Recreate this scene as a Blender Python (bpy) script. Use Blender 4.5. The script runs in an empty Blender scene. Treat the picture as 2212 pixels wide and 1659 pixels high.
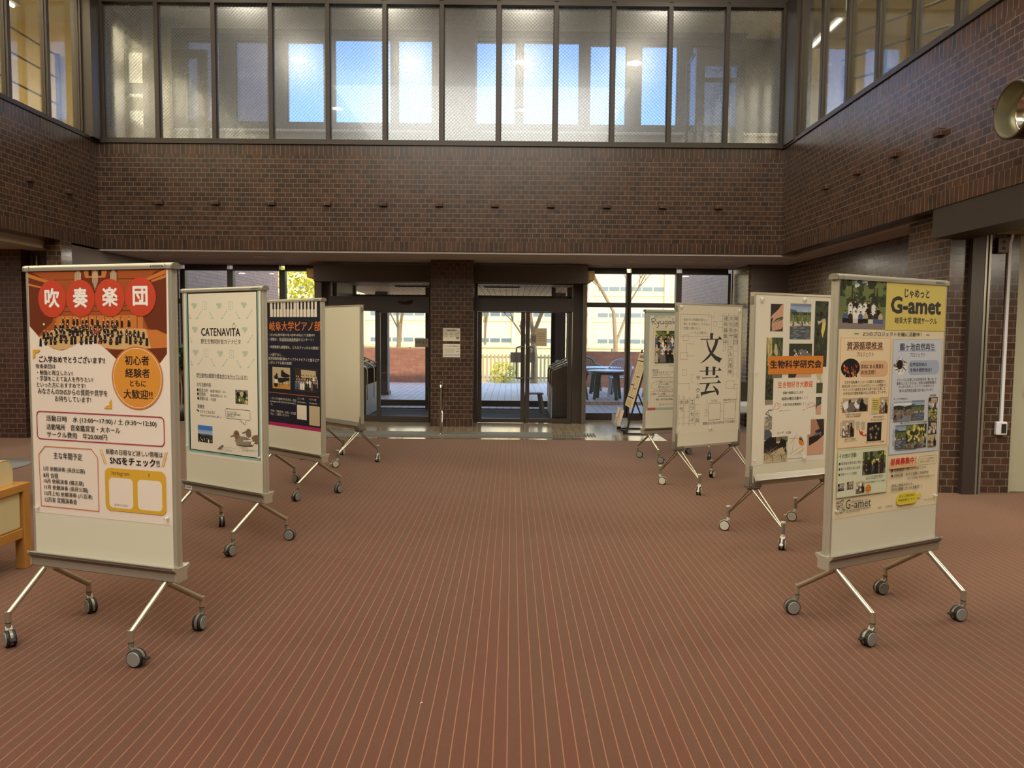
# -*- coding: utf-8 -*-
import bpy, math, random
from math import sin, cos, pi, radians
from mathutils import Vector, Matrix

SC = bpy.context.scene
COL = SC.collection

# ------------------------------------------------------------------ camera
W_IMG, H_IMG = 2212, 1659
F_PX, PITCH, YAW, ROLL = 1631.7, 0.06466, -0.00076, -0.00883
fwd = Vector((-sin(YAW) * cos(PITCH), cos(YAW) * cos(PITCH), -sin(PITCH)))
rgt0 = Vector((cos(YAW), sin(YAW), 0))
dwn0 = fwd.cross(rgt0)
rgt = cos(ROLL) * rgt0 + sin(ROLL) * dwn0
dwn = -sin(ROLL) * rgt0 + cos(ROLL) * dwn0
cam_d = bpy.data.cameras.new('camera')
cam = bpy.data.objects.new('camera', cam_d)
COL.objects.link(cam)
cam_d.sensor_width = 36
cam_d.lens = F_PX / W_IMG * 36
cam_d.clip_end = 400
cam.matrix_world = Matrix(((rgt.x, -dwn.x, -fwd.x, 0), (rgt.y, -dwn.y, -fwd.y, 0), (rgt.z, -dwn.z, -fwd.z, 1.5), (0, 0, 0, 1)))
SC.camera = cam

# ------------------------------------------------------------------ colour management, sky, sun
SC.view_settings.view_transform = 'Standard'
SC.view_settings.look = 'None'
SC.view_settings.gamma = 1
SC.view_settings.exposure = 0.0
SC.view_settings.use_curve_mapping = False
cy = SC.cycles
cy.max_bounces = 9
cy.diffuse_bounces = 4
cy.glossy_bounces = 4
cy.transmission_bounces = 6
cy.transparent_max_bounces = 24
cy.caustics_reflective = False
cy.caustics_refractive = False
cy.sample_clamp_indirect = 4
cy.use_denoising = True
cy.use_adaptive_sampling = True
cy.adaptive_threshold = 0.02

SUN_DIR = Vector((0.34, -0.64, 0.68)).normalized()     # towards the sun
world = bpy.data.worlds.new('sky')
SC.world = world
world.use_nodes = True
wn = world.node_tree
sky = wn.nodes.new('ShaderNodeTexSky')
sky.sky_type = 'NISHITA'
sky.sun_disc = False
sky.sun_elevation = math.asin(SUN_DIR.z)
sky.sun_rotation = math.atan2(SUN_DIR.x, SUN_DIR.y)
sky.air_density = 1.1
sky.dust_density = 0.25
sky.ozone_density = 1.6
bg = wn.nodes['Background']
bg.inputs['Strength'].default_value = 0.85
wn.links.new(sky.outputs[0], bg.inputs['Color'])

sun_d = bpy.data.lights.new('sun', 'SUN')
sun_d.energy = 4.2
sun_d.angle = radians(0.6)
sun_d.color = (1.0, 0.88, 0.66)
sun = bpy.data.objects.new('sun', sun_d)
COL.objects.link(sun)
sun.location = (10, -30, 30)
sun.rotation_euler = SUN_DIR.to_track_quat('Z', 'Y').to_euler()

FILL_RADIANCE = 5.6      # radiance of the added luminous ceiling
DOWNLIGHT = 22.0
WING_L, WING_R, FRONT_U, LOBBY = 1100.0, 500.0, 55.0, 40.0
ROW_POWER = (75.0, 55.0, 8.0)     # lamp power of each downlight, front row first


def area_light(name, loc, size, power, col, size_y=None, rot=(0, 0, 0)):
    d = bpy.data.lights.new(name, 'AREA')
    d.energy = power
    d.color = col
    d.size = size
    if size_y:
        d.shape = 'RECTANGLE'
        d.size_y = size_y
    o = bpy.data.objects.new(name, d)
    COL.objects.link(o)
    o.location = loc
    o.rotation_euler = rot
    return o


WARM = (1.0, 0.83, 0.52)
for i, y in enumerate((9.6, 6.0, 2.4)):  # unseen area lights added to brighten the side corridors
    area_light('left_corridor_fill', (-7.9, y, 6.55), 2.6, WING_L / 3, WARM, 2.6)
    area_light('right_corridor_fill', (6.1, y, 6.55), 2.6, WING_R / 3, WARM, 2.6)
for x in (-3.4, 1.3):
    area_light('gallery_fill', (x, 11.78, 6.62), 4.4, FRONT_U / 2, (1, 0.97, 0.92), 0.3)  # fill light added for the gallery, hidden above the glazing frame
area_light('left_lobby_lamp', (-8.0, 8.5, 2.55), 0.8, LOBBY, (1, 0.88, 0.7))
area_light('right_lobby_lamp', (5.8, 5.2, 2.5), 0.8, LOBBY * 2, (1, 0.88, 0.7))


# ------------------------------------------------------------------ mesh helper
class MB:
    def __init__(s):
        s.v, s.f, s.m, s.sm = [], [], [], []

    def add(s, vs, fs, m=0, smooth=False):
        b = len(s.v)
        s.v += [tuple(p) for p in vs]
        for f in fs:
            s.f.append(tuple(b + i for i in f))
            s.m.append(m)
            s.sm.append(smooth)

    def box(s, x0, x1, y0, y1, z0, z1, m=0):
        x0, x1 = min(x0, x1), max(x0, x1)
        y0, y1 = min(y0, y1), max(y0, y1)
        z0, z1 = min(z0, z1), max(z0, z1)
        s.add([(x, y, z) for z in (z0, z1) for y in (y0, y1) for x in (x0, x1)],
              [(0, 2, 3, 1), (4, 5, 7, 6), (0, 1, 5, 4), (2, 6, 7, 3), (0, 4, 6, 2), (1, 3, 7, 5)], m)

    def bar(s, a, b, w, h, m=0, up=(0, 0, 1)):
        a, b = Vector(a), Vector(b)
        d = (b - a).normalized()
        u = Vector(up)
        if abs(d.dot(u)) > 0.98:
            u = Vector((0, 1, 0))
        r = d.cross(u).normalized() * w / 2
        t = r.cross(d).normalized() * h / 2
        vs = [p + i * r + j * t for p in (a, b) for i, j in ((-1, -1), (1, -1), (1, 1), (-1, 1))]
        s.add(vs, [(3, 2, 1, 0), (4, 5, 6, 7), (0, 1, 5, 4), (1, 2, 6, 5), (2, 3, 7, 6), (3, 0, 4, 7)], m)

    def tube(s, path, r, n=10, m=0, caps=True, closed=False):
        P = [Vector(p) for p in path]
        N = len(P)
        rs = r if isinstance(r, (list, tuple)) else [r] * N
        T = []
        for i in range(N):
            if closed:
                d = P[(i + 1) % N] - P[i - 1]
            else:
                d = P[min(i + 1, N - 1)] - P[max(i - 1, 0)]
            T.append(d.normalized())
        u = T[0].orthogonal().normalized()
        vs = []
        for i in range(N):
            u = (u - T[i] * u.dot(T[i]))
            u = u.normalized() if u.length > 1e-6 else T[i].orthogonal().normalized()
            w = T[i].cross(u)
            vs += [P[i] + rs[i] * (cos(2 * pi * k / n) * u + sin(2 * pi * k / n) * w) for k in range(n)]
        fs = []
        for i in range(N if closed else N - 1):
            a, b = i * n, ((i + 1) % N) * n
            fs += [(a + k, a + (k + 1) % n, b + (k + 1) % n, b + k) for k in range(n)]
        s.add(vs, fs, m, True)
        if caps and not closed:
            s.add(vs[:n], [tuple(range(n - 1, -1, -1))], m)
            s.add(vs[-n:], [tuple(range(n))], m)

    def cyl(s, a, b, r, n=20, m=0, r2=None):
        s.tube([a, b], [r, r if r2 is None else r2], n, m)

    def lathe(s, prof, c=(0, 0, 0), ax='z', n=24, m=0):
        """prof: list of (radius, height)"""
        vs = []
        for r, h in prof:
            for k in range(n):
                a = 2 * pi * k / n
                p = (r * cos(a), r * sin(a), h)
                if ax == 'y':
                    p = (p[0], p[2], p[1])
                elif ax == 'x':
                    p = (p[2], p[0], p[1])
                vs.append((c[0] + p[0], c[1] + p[1], c[2] + p[2]))
        fs = []
        for i in range(len(prof) - 1):
            fs += [(i * n + k, i * n + (k + 1) % n, (i + 1) * n + (k + 1) % n, (i + 1) * n + k) for k in range(n)]
        s.add(vs, fs, m, True)

    def prism(s, prof, axis, a, b, m=0, smooth=False):
        """closed 2D profile extruded along an axis ('x': prof=(y,z), 'y': prof=(x,z), 'z': prof=(x,y))"""
        n = len(prof)

        def P(t, q):
            return {'x': (t, q[0], q[1]), 'y': (q[0], t, q[1]), 'z': (q[0], q[1], t)}[axis]
        vs = [P(a, q) for q in prof] + [P(b, q) for q in prof]
        s.add(vs, [(i, (i + 1) % n, n + (i + 1) % n, n + i) for i in range(n)], m, smooth)
        s.add(vs, [tuple(range(n - 1, -1, -1)), tuple(range(n, 2 * n))], m)

    def sphere(s, c, r, n=12, m=0, sc=(1, 1, 1)):
        vs, fs = [], []
        h = n // 2
        for i in range(h + 1):
            t = pi * i / h
            for k in range(n):
                a = 2 * pi * k / n
                vs.append((c[0] + r * sc[0] * sin(t) * cos(a), c[1] + r * sc[1] * sin(t) * sin(a), c[2] + r * sc[2] * cos(t)))
        for i in range(h):
            fs += [(i * n + k, (i + 1) * n + k, (i + 1) * n + (k + 1) % n, i * n + (k + 1) % n) for k in range(n)]
        s.add(vs, fs, m, True)

    def build(s, name, mats, parent=None, bevel=0, kind=None, loc=None):
        me = bpy.data.meshes.new(name)
        me.from_pydata(s.v, [], s.f)
        for m in (mats if isinstance(mats, (list, tuple)) else [mats]):
            me.materials.append(m)
        me.polygons.foreach_set('material_index', s.m)
        me.polygons.foreach_set('use_smooth', s.sm)
        uv = me.uv_layers.new(name='metres')
        me.update()
        for p in me.polygons:
            n = p.normal
            ax, ay, az = abs(n.x), abs(n.y), abs(n.z)
            for li in p.loop_indices:
                c = me.vertices[me.loops[li].vertex_index].co
                if az > ax and az > ay:
                    uv.data[li].uv = (c.x, c.y)
                elif ax > ay:
                    uv.data[li].uv = (c.y, c.z)
                else:
                    uv.data[li].uv = (c.x, c.z)
        o = bpy.data.objects.new(name, me)
        COL.objects.link(o)
        if parent is not None:
            o.parent = parent
        if loc is not None:
            o.location = loc
        if bevel:
            b = o.modifiers.new('bevel', 'BEVEL')
            b.width = bevel
            b.segments = 2
            b.limit_method = 'ANGLE'
        if kind:
            o['kind'] = kind
        return o


def thing(name, label, cat, loc=(0, 0, 0), rz=0, group=None, kind=None):
    o = bpy.data.objects.new(name, None)
    o.empty_display_size = 0.1
    COL.objects.link(o)
    o.location = loc
    o.rotation_euler = (0, 0, rz)
    if kind:
        o['kind'] = kind
    return tag(o, label, cat, group)


def tag(o, label, cat, group=None):
    if label:
        o['label'] = label
    if cat:
        o['category'] = cat
    if group:
        o['group'] = group
    return o


def struct(name, mb, mats, label=None, parent=None, bevel=0):
    o = mb.build(name, mats, parent, bevel)
    if parent is None:
        o['kind'] = 'structure'
        if label:
            o['label'] = label
    return o


# ------------------------------------------------------------------ materials
def s2l(c):
    c = c / 255
    return c / 12.92 if c <= 0.04045 else ((c + 0.055) / 1.055) ** 2.4


def rgb(*c):
    return (s2l(c[0]), s2l(c[1]), s2l(c[2]), 1)


def mat(name, c, rough=0.5, metal=0.0, noise=0.0, nscale=20, spec=0.5, bump=0.0):
    m = bpy.data.materials.new(name)
    m.use_nodes = True
    nt = m.node_tree
    b = nt.nodes['Principled BSDF']
    b.inputs['Roughness'].default_value = rough
    b.inputs['Metallic'].default_value = metal
    b.inputs['Specular IOR Level'].default_value = spec
    b.inputs['Base Color'].default_value = c
    if noise or bump:
        tc = nt.nodes.new('ShaderNodeTexCoord')
        nz = nt.nodes.new('ShaderNodeTexNoise')
        nz.inputs['Scale'].default_value = nscale
        nz.inputs['Detail'].default_value = 4
        nt.links.new(tc.outputs['Object'], nz.inputs['Vector'])
        if noise:
            mx = nt.nodes.new('ShaderNodeMix')
            mx.data_type = 'RGBA'
            mx.inputs['A'].default_value = tuple(v * (1 - noise) for v in c[:3]) + (1,)
            mx.inputs['B'].default_value = tuple(min(1, v * (1 + noise)) for v in c[:3]) + (1,)
            nt.links.new(nz.outputs['Fac'], mx.inputs['Factor'])
            nt.links.new(mx.outputs['Result'], b.inputs['Base Color'])
        if bump:
            bp_ = nt.nodes.new('ShaderNodeBump')
            bp_.inputs['Strength'].default_value = bump
            bp_.inputs['Distance'].default_value = 0.002
            nt.links.new(nz.outputs['Fac'], bp_.inputs['Height'])
            nt.links.new(bp_.outputs['Normal'], b.inputs['Normal'])
    return m


def emit(name, c, s):
    m = bpy.data.materials.new(name)
    m.use_nodes = True
    nt = m.node_tree
    nt.nodes.remove(nt.nodes['Principled BSDF'])
    e = nt.nodes.new('ShaderNodeEmission')
    e.inputs['Color'].default_value = c
    e.inputs['Strength'].default_value = s
    nt.links.new(e.outputs[0], nt.nodes['Material Output'].inputs[0])
    return m


def math_node(nt, op, a, b=None):
    n = nt.nodes.new('ShaderNodeMath')
    n.operation = op
    for i, v in enumerate((a, b)):
        if v is None:
            continue
        if isinstance(v, (int, float)):
            n.inputs[i].default_value = v
        else:
            nt.links.new(v, n.inputs[i])
    return n.outputs[0]


def brick(name, c1, c2, mortar, bw=0.118, rh=0.07, ms=0.009, swap=False, off=(0, 0), rough=0.55, offset=0.5, bump=0.35, spec=0.4, dark=None):
    """brick / tile pattern laid out in metres on the mesh's UV map"""
    m = bpy.data.materials.new(name)
    m.use_nodes = True
    nt = m.node_tree
    b = nt.nodes['Principled BSDF']
    b.inputs['Roughness'].default_value = rough
    b.inputs['Specular IOR Level'].default_value = spec
    uv = nt.nodes.new('ShaderNodeUVMap')
    sp = nt.nodes.new('ShaderNodeSeparateXYZ')
    nt.links.new(uv.outputs[0], sp.inputs[0])
    cb = nt.nodes.new('ShaderNodeCombineXYZ')
    u, v = (1, 0) if swap else (0, 1)
    nt.links.new(math_node(nt, 'ADD', sp.outputs[u], off[0]), cb.inputs[0])
    nt.links.new(math_node(nt, 'ADD', sp.outputs[v], off[1]), cb.inputs[1])
    t = nt.nodes.new('ShaderNodeTexBrick')
    t.offset = offset
    t.inputs['Color1'].default_value = c1
    t.inputs['Color2'].default_value = c2
    t.inputs['Mortar'].default_value = mortar
    t.inputs['Scale'].default_value = 1
    t.inputs['Mortar Size'].default_value = ms / 2
    t.inputs['Mortar Smooth'].default_value = 0.1
    t.inputs['Bias'].default_value = 0
    t.inputs['Brick Width'].default_value = bw
    t.inputs['Row Height'].default_value = rh
    nt.links.new(cb.outputs[0], t.inputs['Vector'])
    nz = nt.nodes.new('ShaderNodeTexNoise')
    nz.inputs['Scale'].default_value = 9
    nz.inputs['Detail'].default_value = 5
    nt.links.new(uv.outputs[0], nz.inputs['Vector'])
    mx = nt.nodes.new('ShaderNodeMix')
    mx.data_type = 'RGBA'
    mx.blend_type = 'MULTIPLY'
    mx.inputs['Factor'].default_value = 0.45
    nt.links.new(t.outputs['Color'], mx.inputs['A'])
    ramp = nt.nodes.new('ShaderNodeValToRGB')
    ramp.color_ramp.elements[0].position = 0.3
    ramp.color_ramp.elements[0].color = (0.55, 0.5, 0.48, 1)
    ramp.color_ramp.elements[1].position = 0.7
    ramp.color_ramp.elements[1].color = (1.2, 1.15, 1.1, 1)
    nt.links.new(nz.outputs['Fac'], ramp.inputs[0])
    nt.links.new(ramp.outputs[0], mx.inputs['B'])
    nt.links.new(mx.outputs['Result'], b.inputs['Base Color'])
    bp_ = nt.nodes.new('ShaderNodeBump')
    bp_.inputs['Strength'].default_value = bump
    bp_.inputs['Distance'].default_value = 0.004
    bp_.invert = True
    nt.links.new(t.outputs['Fac'], bp_.inputs['Height'])
    nt.links.new(bp_.outputs['Normal'], b.inputs['Normal'])
    return m


def glass(name, refl=1.0, wire=False, film=0.0, dusty=0.0, tint=(0.95, 0.97, 0.97)):
    m = bpy.data.materials.new(name)
    m.use_nodes = True
    nt = m.node_tree
    nt.nodes.remove(nt.nodes['Principled BSDF'])
    out = nt.nodes['Material Output']
    tr = nt.nodes.new('ShaderNodeBsdfTransparent')
    tr.inputs[0].default_value = tint + (1,)
    gl = nt.nodes.new('ShaderNodeBsdfGlossy')
    gl.inputs['Roughness'].default_value = 0.015
    fr = nt.nodes.new('ShaderNodeFresnel')
    fr.inputs['IOR'].default_value = 1.5
    mx = nt.nodes.new('ShaderNodeMixShader')
    nt.links.new(math_node(nt, 'MINIMUM', math_node(nt, 'MULTIPLY', fr.outputs[0], refl), 1.0), mx.inputs[0])
    nt.links.new(tr.outputs[0], mx.inputs[1])
    nt.links.new(gl.outputs[0], mx.inputs[2])
    last = mx.outputs[0]
    if dusty:
        g2 = nt.nodes.new('ShaderNodeBsdfGlossy')
        g2.inputs['Roughness'].default_value = 0.2
        m0 = nt.nodes.new('ShaderNodeMixShader')
        m0.inputs[0].default_value = dusty
        nt.links.new(gl.outputs[0], m0.inputs[1])
        nt.links.new(g2.outputs[0], m0.inputs[2])
        nt.links.new(m0.outputs[0], mx.inputs[2])
    if wire or film:
        df = nt.nodes.new('ShaderNodeBsdfDiffuse')
        df.inputs[0].default_value = (0.3, 0.31, 0.3, 1)
        m2 = nt.nodes.new('ShaderNodeMixShader')
        fac = film
        if wire:
            uv = nt.nodes.new('ShaderNodeUVMap')
            sp = nt.nodes.new('ShaderNodeSeparateXYZ')
            nt.links.new(uv.outputs[0], sp.inputs[0])
            masks = []
            for op in ('ADD', 'SUBTRACT'):
                t = math_node(nt, op, sp.outputs[0], sp.outputs[1])
                t = math_node(nt, 'PINGPONG', t, 0.026)
                masks.append(math_node(nt, 'LESS_THAN', t, 0.0022))
            w = math_node(nt, 'MAXIMUM', masks[0], masks[1])
            fac = math_node(nt, 'MINIMUM', math_node(nt, 'ADD', math_node(nt, 'MULTIPLY', w, 0.5), film), 1.0)
            nt.links.new(fac, m2.inputs[0])
        else:
            m2.inputs[0].default_value = film
        nt.links.new(last, m2.inputs[1])
        nt.links.new(df.outputs[0], m2.inputs[2])
        last = m2.outputs[0]
    nt.links.new(last, out.inputs[0])
    return m


def carpet_mat():
    m = bpy.data.materials.new('striped carpet')
    m.use_nodes = True
    nt = m.node_tree
    b = nt.nodes['Principled BSDF']
    b.inputs['Roughness'].default_value = 0.95
    b.inputs['Specular IOR Level'].default_value = 0.12
    b.inputs['Sheen Weight'].default_value = 0.6
    b.inputs['Sheen Roughness'].default_value = 0.45
    b.inputs['Sheen Tint'].default_value = (0.9, 0.68, 0.52, 1)
    uv = nt.nodes.new('ShaderNodeUVMap')
    sp = nt.nodes.new('ShaderNodeSeparateXYZ')
    nt.links.new(uv.outputs[0], sp.inputs[0])
    wob = nt.nodes.new('ShaderNodeTexNoise')
    wob.inputs['Scale'].default_value = 2.5
    nt.links.new(uv.outputs[0], wob.inputs['Vector'])
    x = math_node(nt, 'ADD', math_node(nt, 'ADD', sp.outputs[0], 0.002), math_node(nt, 'MULTIPLY', wob.outputs['Fac'], 0.004))
    pp = math_node(nt, 'PINGPONG', x, 0.0253)
    line = math_node(nt, 'LESS_THAN', pp, 0.0021)
    dots = math_node(nt, 'MULTIPLY_ADD', math_node(nt, 'SINE', math_node(nt, 'MULTIPLY', sp.outputs[1], 1400.0)), 0.25)
    dots.node.inputs[2].default_value = 0.7
    wn_ = nt.nodes.new('ShaderNodeTexWhiteNoise')
    wn_.noise_dimensions = '1D'
    nt.links.new(math_node(nt, 'FLOOR', math_node(nt, 'MULTIPLY', x, 1 / 0.0506)), wn_.inputs['W'])
    mx = nt.nodes.new('ShaderNodeMix')
    mx.data_type = 'RGBA'
    mx.inputs['A'].default_value = rgb(101, 58, 44)
    mx.inputs['B'].default_value = rgb(95, 61, 46)
    nt.links.new(wn_.outputs['Value'], mx.inputs['Factor'])
    nz = nt.nodes.new('ShaderNodeTexNoise')
    nz.inputs['Scale'].default_value = 350
    nz.inputs['Detail'].default_value = 2
    nt.links.new(uv.outputs[0], nz.inputs['Vector'])
    m2 = nt.nodes.new('ShaderNodeMix')
    m2.data_type = 'RGBA'
    m2.blend_type = 'MULTIPLY'
    m2.inputs['Factor'].default_value = 0.5
    nt.links.new(mx.outputs['Result'], m2.inputs['A'])
    nt.links.new(nz.outputs['Fac'], m2.inputs['B'])
    m3 = nt.nodes.new('ShaderNodeMix')
    m3.data_type = 'RGBA'
    m3.inputs['B'].default_value = rgb(152, 106, 82)
    nt.links.new(math_node(nt, 'MULTIPLY', line, dots), m3.inputs['Factor'])
    nt.links.new(m2.outputs['Result'], m3.inputs['A'])
    nt.links.new(m3.outputs['Result'], b.inputs['Base Color'])
    bp_ = nt.nodes.new('ShaderNodeBump')
    bp_.inputs['Strength'].default_value = 0.4
    bp_.inputs['Distance'].default_value = 0.003
    nt.links.new(nz.outputs['Fac'], bp_.inputs['Height'])
    nt.links.new(bp_.outputs['Normal'], b.inputs['Normal'])
    return m


BR = dict(c1=rgb(88, 64, 50), c2=rgb(65, 51, 44), mortar=rgb(118, 107, 96), rough=0.25, spec=0.45)
M = {}
M['brick'] = brick('brown brick', **BR)
M['soldier_t'] = brick('upright brick', swap=True, bw=10, off=(5, 0), **BR)
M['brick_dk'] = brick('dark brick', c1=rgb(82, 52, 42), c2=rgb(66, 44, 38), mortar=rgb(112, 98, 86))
M['brick_out'] = brick('outdoor brick', c1=rgb(186, 124, 92), c2=rgb(168, 110, 84), mortar=rgb(150, 122, 106), bw=0.218, rh=0.075)
M['brick_wing'] = brick('outdoor tile brick', c1=rgb(186, 140, 120), c2=rgb(172, 128, 112), mortar=rgb(116, 92, 84))
M['carpet'] = carpet_mat()
M['tile_in'] = brick('entrance tile', c1=rgb(176, 160, 132), c2=rgb(158, 142, 116), mortar=rgb(82, 72, 62), bw=0.2, rh=0.1, ms=0.007, swap=True, offset=0.0, rough=0.13, bump=0.08, spec=0.7)
M['tile_out'] = brick('terrace tile', c1=rgb(226, 202, 184), c2=rgb(216, 192, 174), mortar=rgb(120, 108, 104), bw=0.6, rh=0.15, ms=0.012, swap=True, offset=0.0, rough=0.5, bump=0.2)
M['border'] = mat('polished stone border', rgb(126, 108, 92), 0.1, noise=0.1, spec=0.7)
M['ramp'] = mat('grey ramp', rgb(112, 110, 102), 0.6)
M['mat'] = mat('door mat', rgb(92, 86, 82), 0.95, noise=0.2, nscale=300)
M['frame'] = mat('dark bronze aluminium', rgb(68, 60, 54), 0.38, 0.2)
M['fascia'] = mat('dark bronze panel', rgb(92, 82, 74), 0.5)
M['steel_dk'] = mat('dark painted steel', rgb(66, 58, 52), 0.45, 0.2, noise=0.08, nscale=3)
M['ceil'] = mat('lower ceiling', rgb(206, 198, 190), 0.8)
M['ceil_u'] = mat('gallery ceiling', rgb(206, 196, 168), 0.9, noise=0.12, nscale=60)
M['plaster'] = mat('white plaster', rgb(214, 208, 196), 0.85)
M['cream'] = mat('cream wall', rgb(216, 196, 140), 0.8)
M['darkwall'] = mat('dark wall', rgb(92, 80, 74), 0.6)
M['greydoor'] = mat('pale grey door', rgb(176, 174, 150), 0.45)
M['wired'] = glass('wired glass', refl=4.6, wire=True, film=0.05, dusty=0.88, tint=(0.83, 0.86, 0.9))
M['side_glass'] = glass('side glass', refl=0.8, film=0.03)
M['clear'] = glass('clear glass', refl=1.0)
M['tinted'] = glass('blue tinted glass', refl=0.2, tint=(0.58, 0.68, 0.80))
M['wired_low'] = glass('wired transom glass', refl=0.7, wire=True, film=0.0)
M['wood_ceil'] = brick('board ceiling', c1=rgb(232, 194, 132), c2=rgb(222, 184, 124), mortar=rgb(110, 88, 60), bw=8, rh=0.13, ms=0.014, swap=True, offset=0, rough=0.6, bump=0.1)
M['alu'] = mat('satin aluminium', rgb(196, 192, 174), 0.36, 0.55)
M['alu_d'] = mat('satin aluminium darker', rgb(150, 146, 134), 0.4, 0.6)
M['board'] = mat('whiteboard face', rgb(226, 220, 194), 0.22, spec=0.45)
M['tray'] = mat('tray aluminium', rgb(178, 172, 156), 0.4, 0.5)
M['traylip'] = mat('tray lip', rgb(140, 130, 116), 0.45, 0.4)
M['tube'] = mat('leg tube', rgb(200, 194, 172), 0.28, 0.8)
M['rubber'] = mat('black rubber', rgb(34, 32, 30), 0.6)
M['hub'] = mat('wheel cover', rgb(150, 148, 138), 0.4, 0.2)
M['hub_l'] = mat('pale wheel cover', rgb(206, 202, 186), 0.4)
M['chrome'] = mat('stainless steel', rgb(200, 196, 188), 0.16, 1.0)
M['wood'] = mat('oak', rgb(178, 126, 58), 0.4, noise=0.18, nscale=9)
M['fabric'] = mat('cream leatherette', rgb(206, 190, 146), 0.55, bump=0.15, nscale=120)
M['white'] = mat('white paint', rgb(232, 230, 222), 0.5)
M['plast_w'] = mat('white plastic', rgb(226, 228, 232), 0.4)
M['plast_g'] = mat('green grey plastic', rgb(92, 108, 102), 0.45)
M['paper'] = mat('notice paper', rgb(236, 230, 214), 0.8)
M['paper_back'] = mat('back of a paper notice', rgb(186, 176, 150), 0.9)
M['ink'] = mat('black print', rgb(38, 36, 36), 0.8)
M['magnet'] = mat('clear plastic', rgb(240, 238, 228), 0.12, spec=0.8)
M['magnet'].node_tree.nodes['Principled BSDF'].inputs['Alpha'].default_value = 0.45
M['leaf'] = mat('dark leaf', rgb(54, 78, 40), 0.5, noise=0.3, nscale=5)
M['leaf_y'] = mat('yellow green leaf', rgb(196, 180, 48), 0.6, noise=0.35, nscale=3)
M['bark'] = mat('bark', rgb(150, 122, 86), 0.9, noise=0.25, nscale=8)
M['soil'] = mat('dry soil', rgb(196, 176, 132), 1.0, noise=0.2, nscale=2)
M['concrete'] = mat('cream concrete', rgb(218, 196, 148), 0.85, noise=0.06, nscale=1)
M['facade'] = mat('cream facade', rgb(216, 192, 142), 0.85, noise=0.05, nscale=0.5)
M['pane_far'] = mat('far window pane', rgb(96, 104, 108), 0.2)
M['fence'] = mat('pale fence', rgb(206, 180, 130), 0.7)
M['pillar'] = mat('dark pillar', rgb(104, 98, 96), 0.6, noise=0.15, nscale=6)
M['lamp'] = emit('lamp glow', (1, 0.9, 0.7, 1), DOWNLIGHT)
M['tubelamp'] = emit('fluorescent tube', (1, 0.93, 0.75, 1), 9.0)
M['fill_panel'] = emit('added luminous ceiling', (1, 0.96, 0.86, 1), FILL_RADIANCE)  # glow of the added panel, no known fitting
M['lamp_off'] = mat('unlit lamp', rgb(210, 206, 196), 0.3)
M['stain_in'] = mat('brushed steel', rgb(150, 144, 116), 0.4, 0.6)
M['bronze'] = mat('brown housing', rgb(84, 70, 58), 0.45, 0.3)
M['exit'] = emit('exit sign panel', (1, 0.95, 0.55, 1), 1.2)
M['grey'] = mat('mid grey paint', rgb(120, 118, 114), 0.5)
M['bench'] = mat('pale bench cushion', rgb(196, 196, 196), 0.6)


M['acrylic'] = mat('clear acrylic', rgb(226, 228, 232), 0.1, spec=0.8)
M['acrylic'].node_tree.nodes['Principled BSDF'].inputs['Alpha'].default_value = 0.22

# ================================================================== the setting
XL, XR, YF = -6.13, 3.99, 11.32
ZB, ZS, ZT = 2.73, 4.30, 6.29
YW, YD, YC = 13.5, 12.85, 12.25

mb = MB()
mb.box(-9.6, 8.1, -9.2, 10.78, -0.12, 0)
mb.box(-9.6, -3.15, 10.78, 13.5, -0.12, 0)
mb.box(2.25, 8.1, 10.78, 13.5, -0.12, 0)
struct('floor', mb, M['carpet'], 'brown red carpet with thin pale stripes')
mb = MB()
mb.box(-3.15, 2.25, 11.02, 13.44, -0.12, 0.0, 0)
mb.box(-3.15, 2.25, 10.78, 11.02, -0.12, 0.002, 1)
struct('floor.001', mb, [M['tile_in'], M['border']], 'beige entrance tiles with a polished border')
mb = MB()
mb.prism([(11.06, 0.002), (11.10, 0.03), (11.40, 0.03), (11.44, 0.002)], 'x', -3.1, 0.62)
for i in range(14):
    mb.box(0.66 + i * 0.045, 0.68 + i * 0.045, 11.1 + i * 0.006, 11.4 + i * 0.006, 0.0, 0.016)
struct('trim_1', mb, M['ramp'], 'low grey ramp strip with a ribbed end in front of the doors')


def band_wall(name, axis, pos, thick, a, b, label):
    """upper brick wall with an upright course at its top and at its bottom edge"""
    mb = MB()
    for z0, z1, m in ((ZB, 2.872, 1), (2.872, 4.118, 0), (4.118, ZS, 1)):
        if axis == 'y':
            mb.box(a, b, pos, pos + thick, z0, z1, m)
        else:
            mb.box(pos, pos + thick, a, b, z0, z1, m)
    return struct(name, mb, [M['brick'], M['soldier_t']], label)


band_wall('wall_front', 'y', YF, 0.25, XL, XR, 'brown brick balcony wall above the entrance')
band_wall('wall_left', 'x', XL - 0.25, 0.25, -9.2, YF + 0.25, 'brown brick balcony wall on the left')
band_wall('wall_right', 'x', XR, 0.25, -9.2, YF + 0.25, 'brown brick balcony wall on the right')

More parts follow.
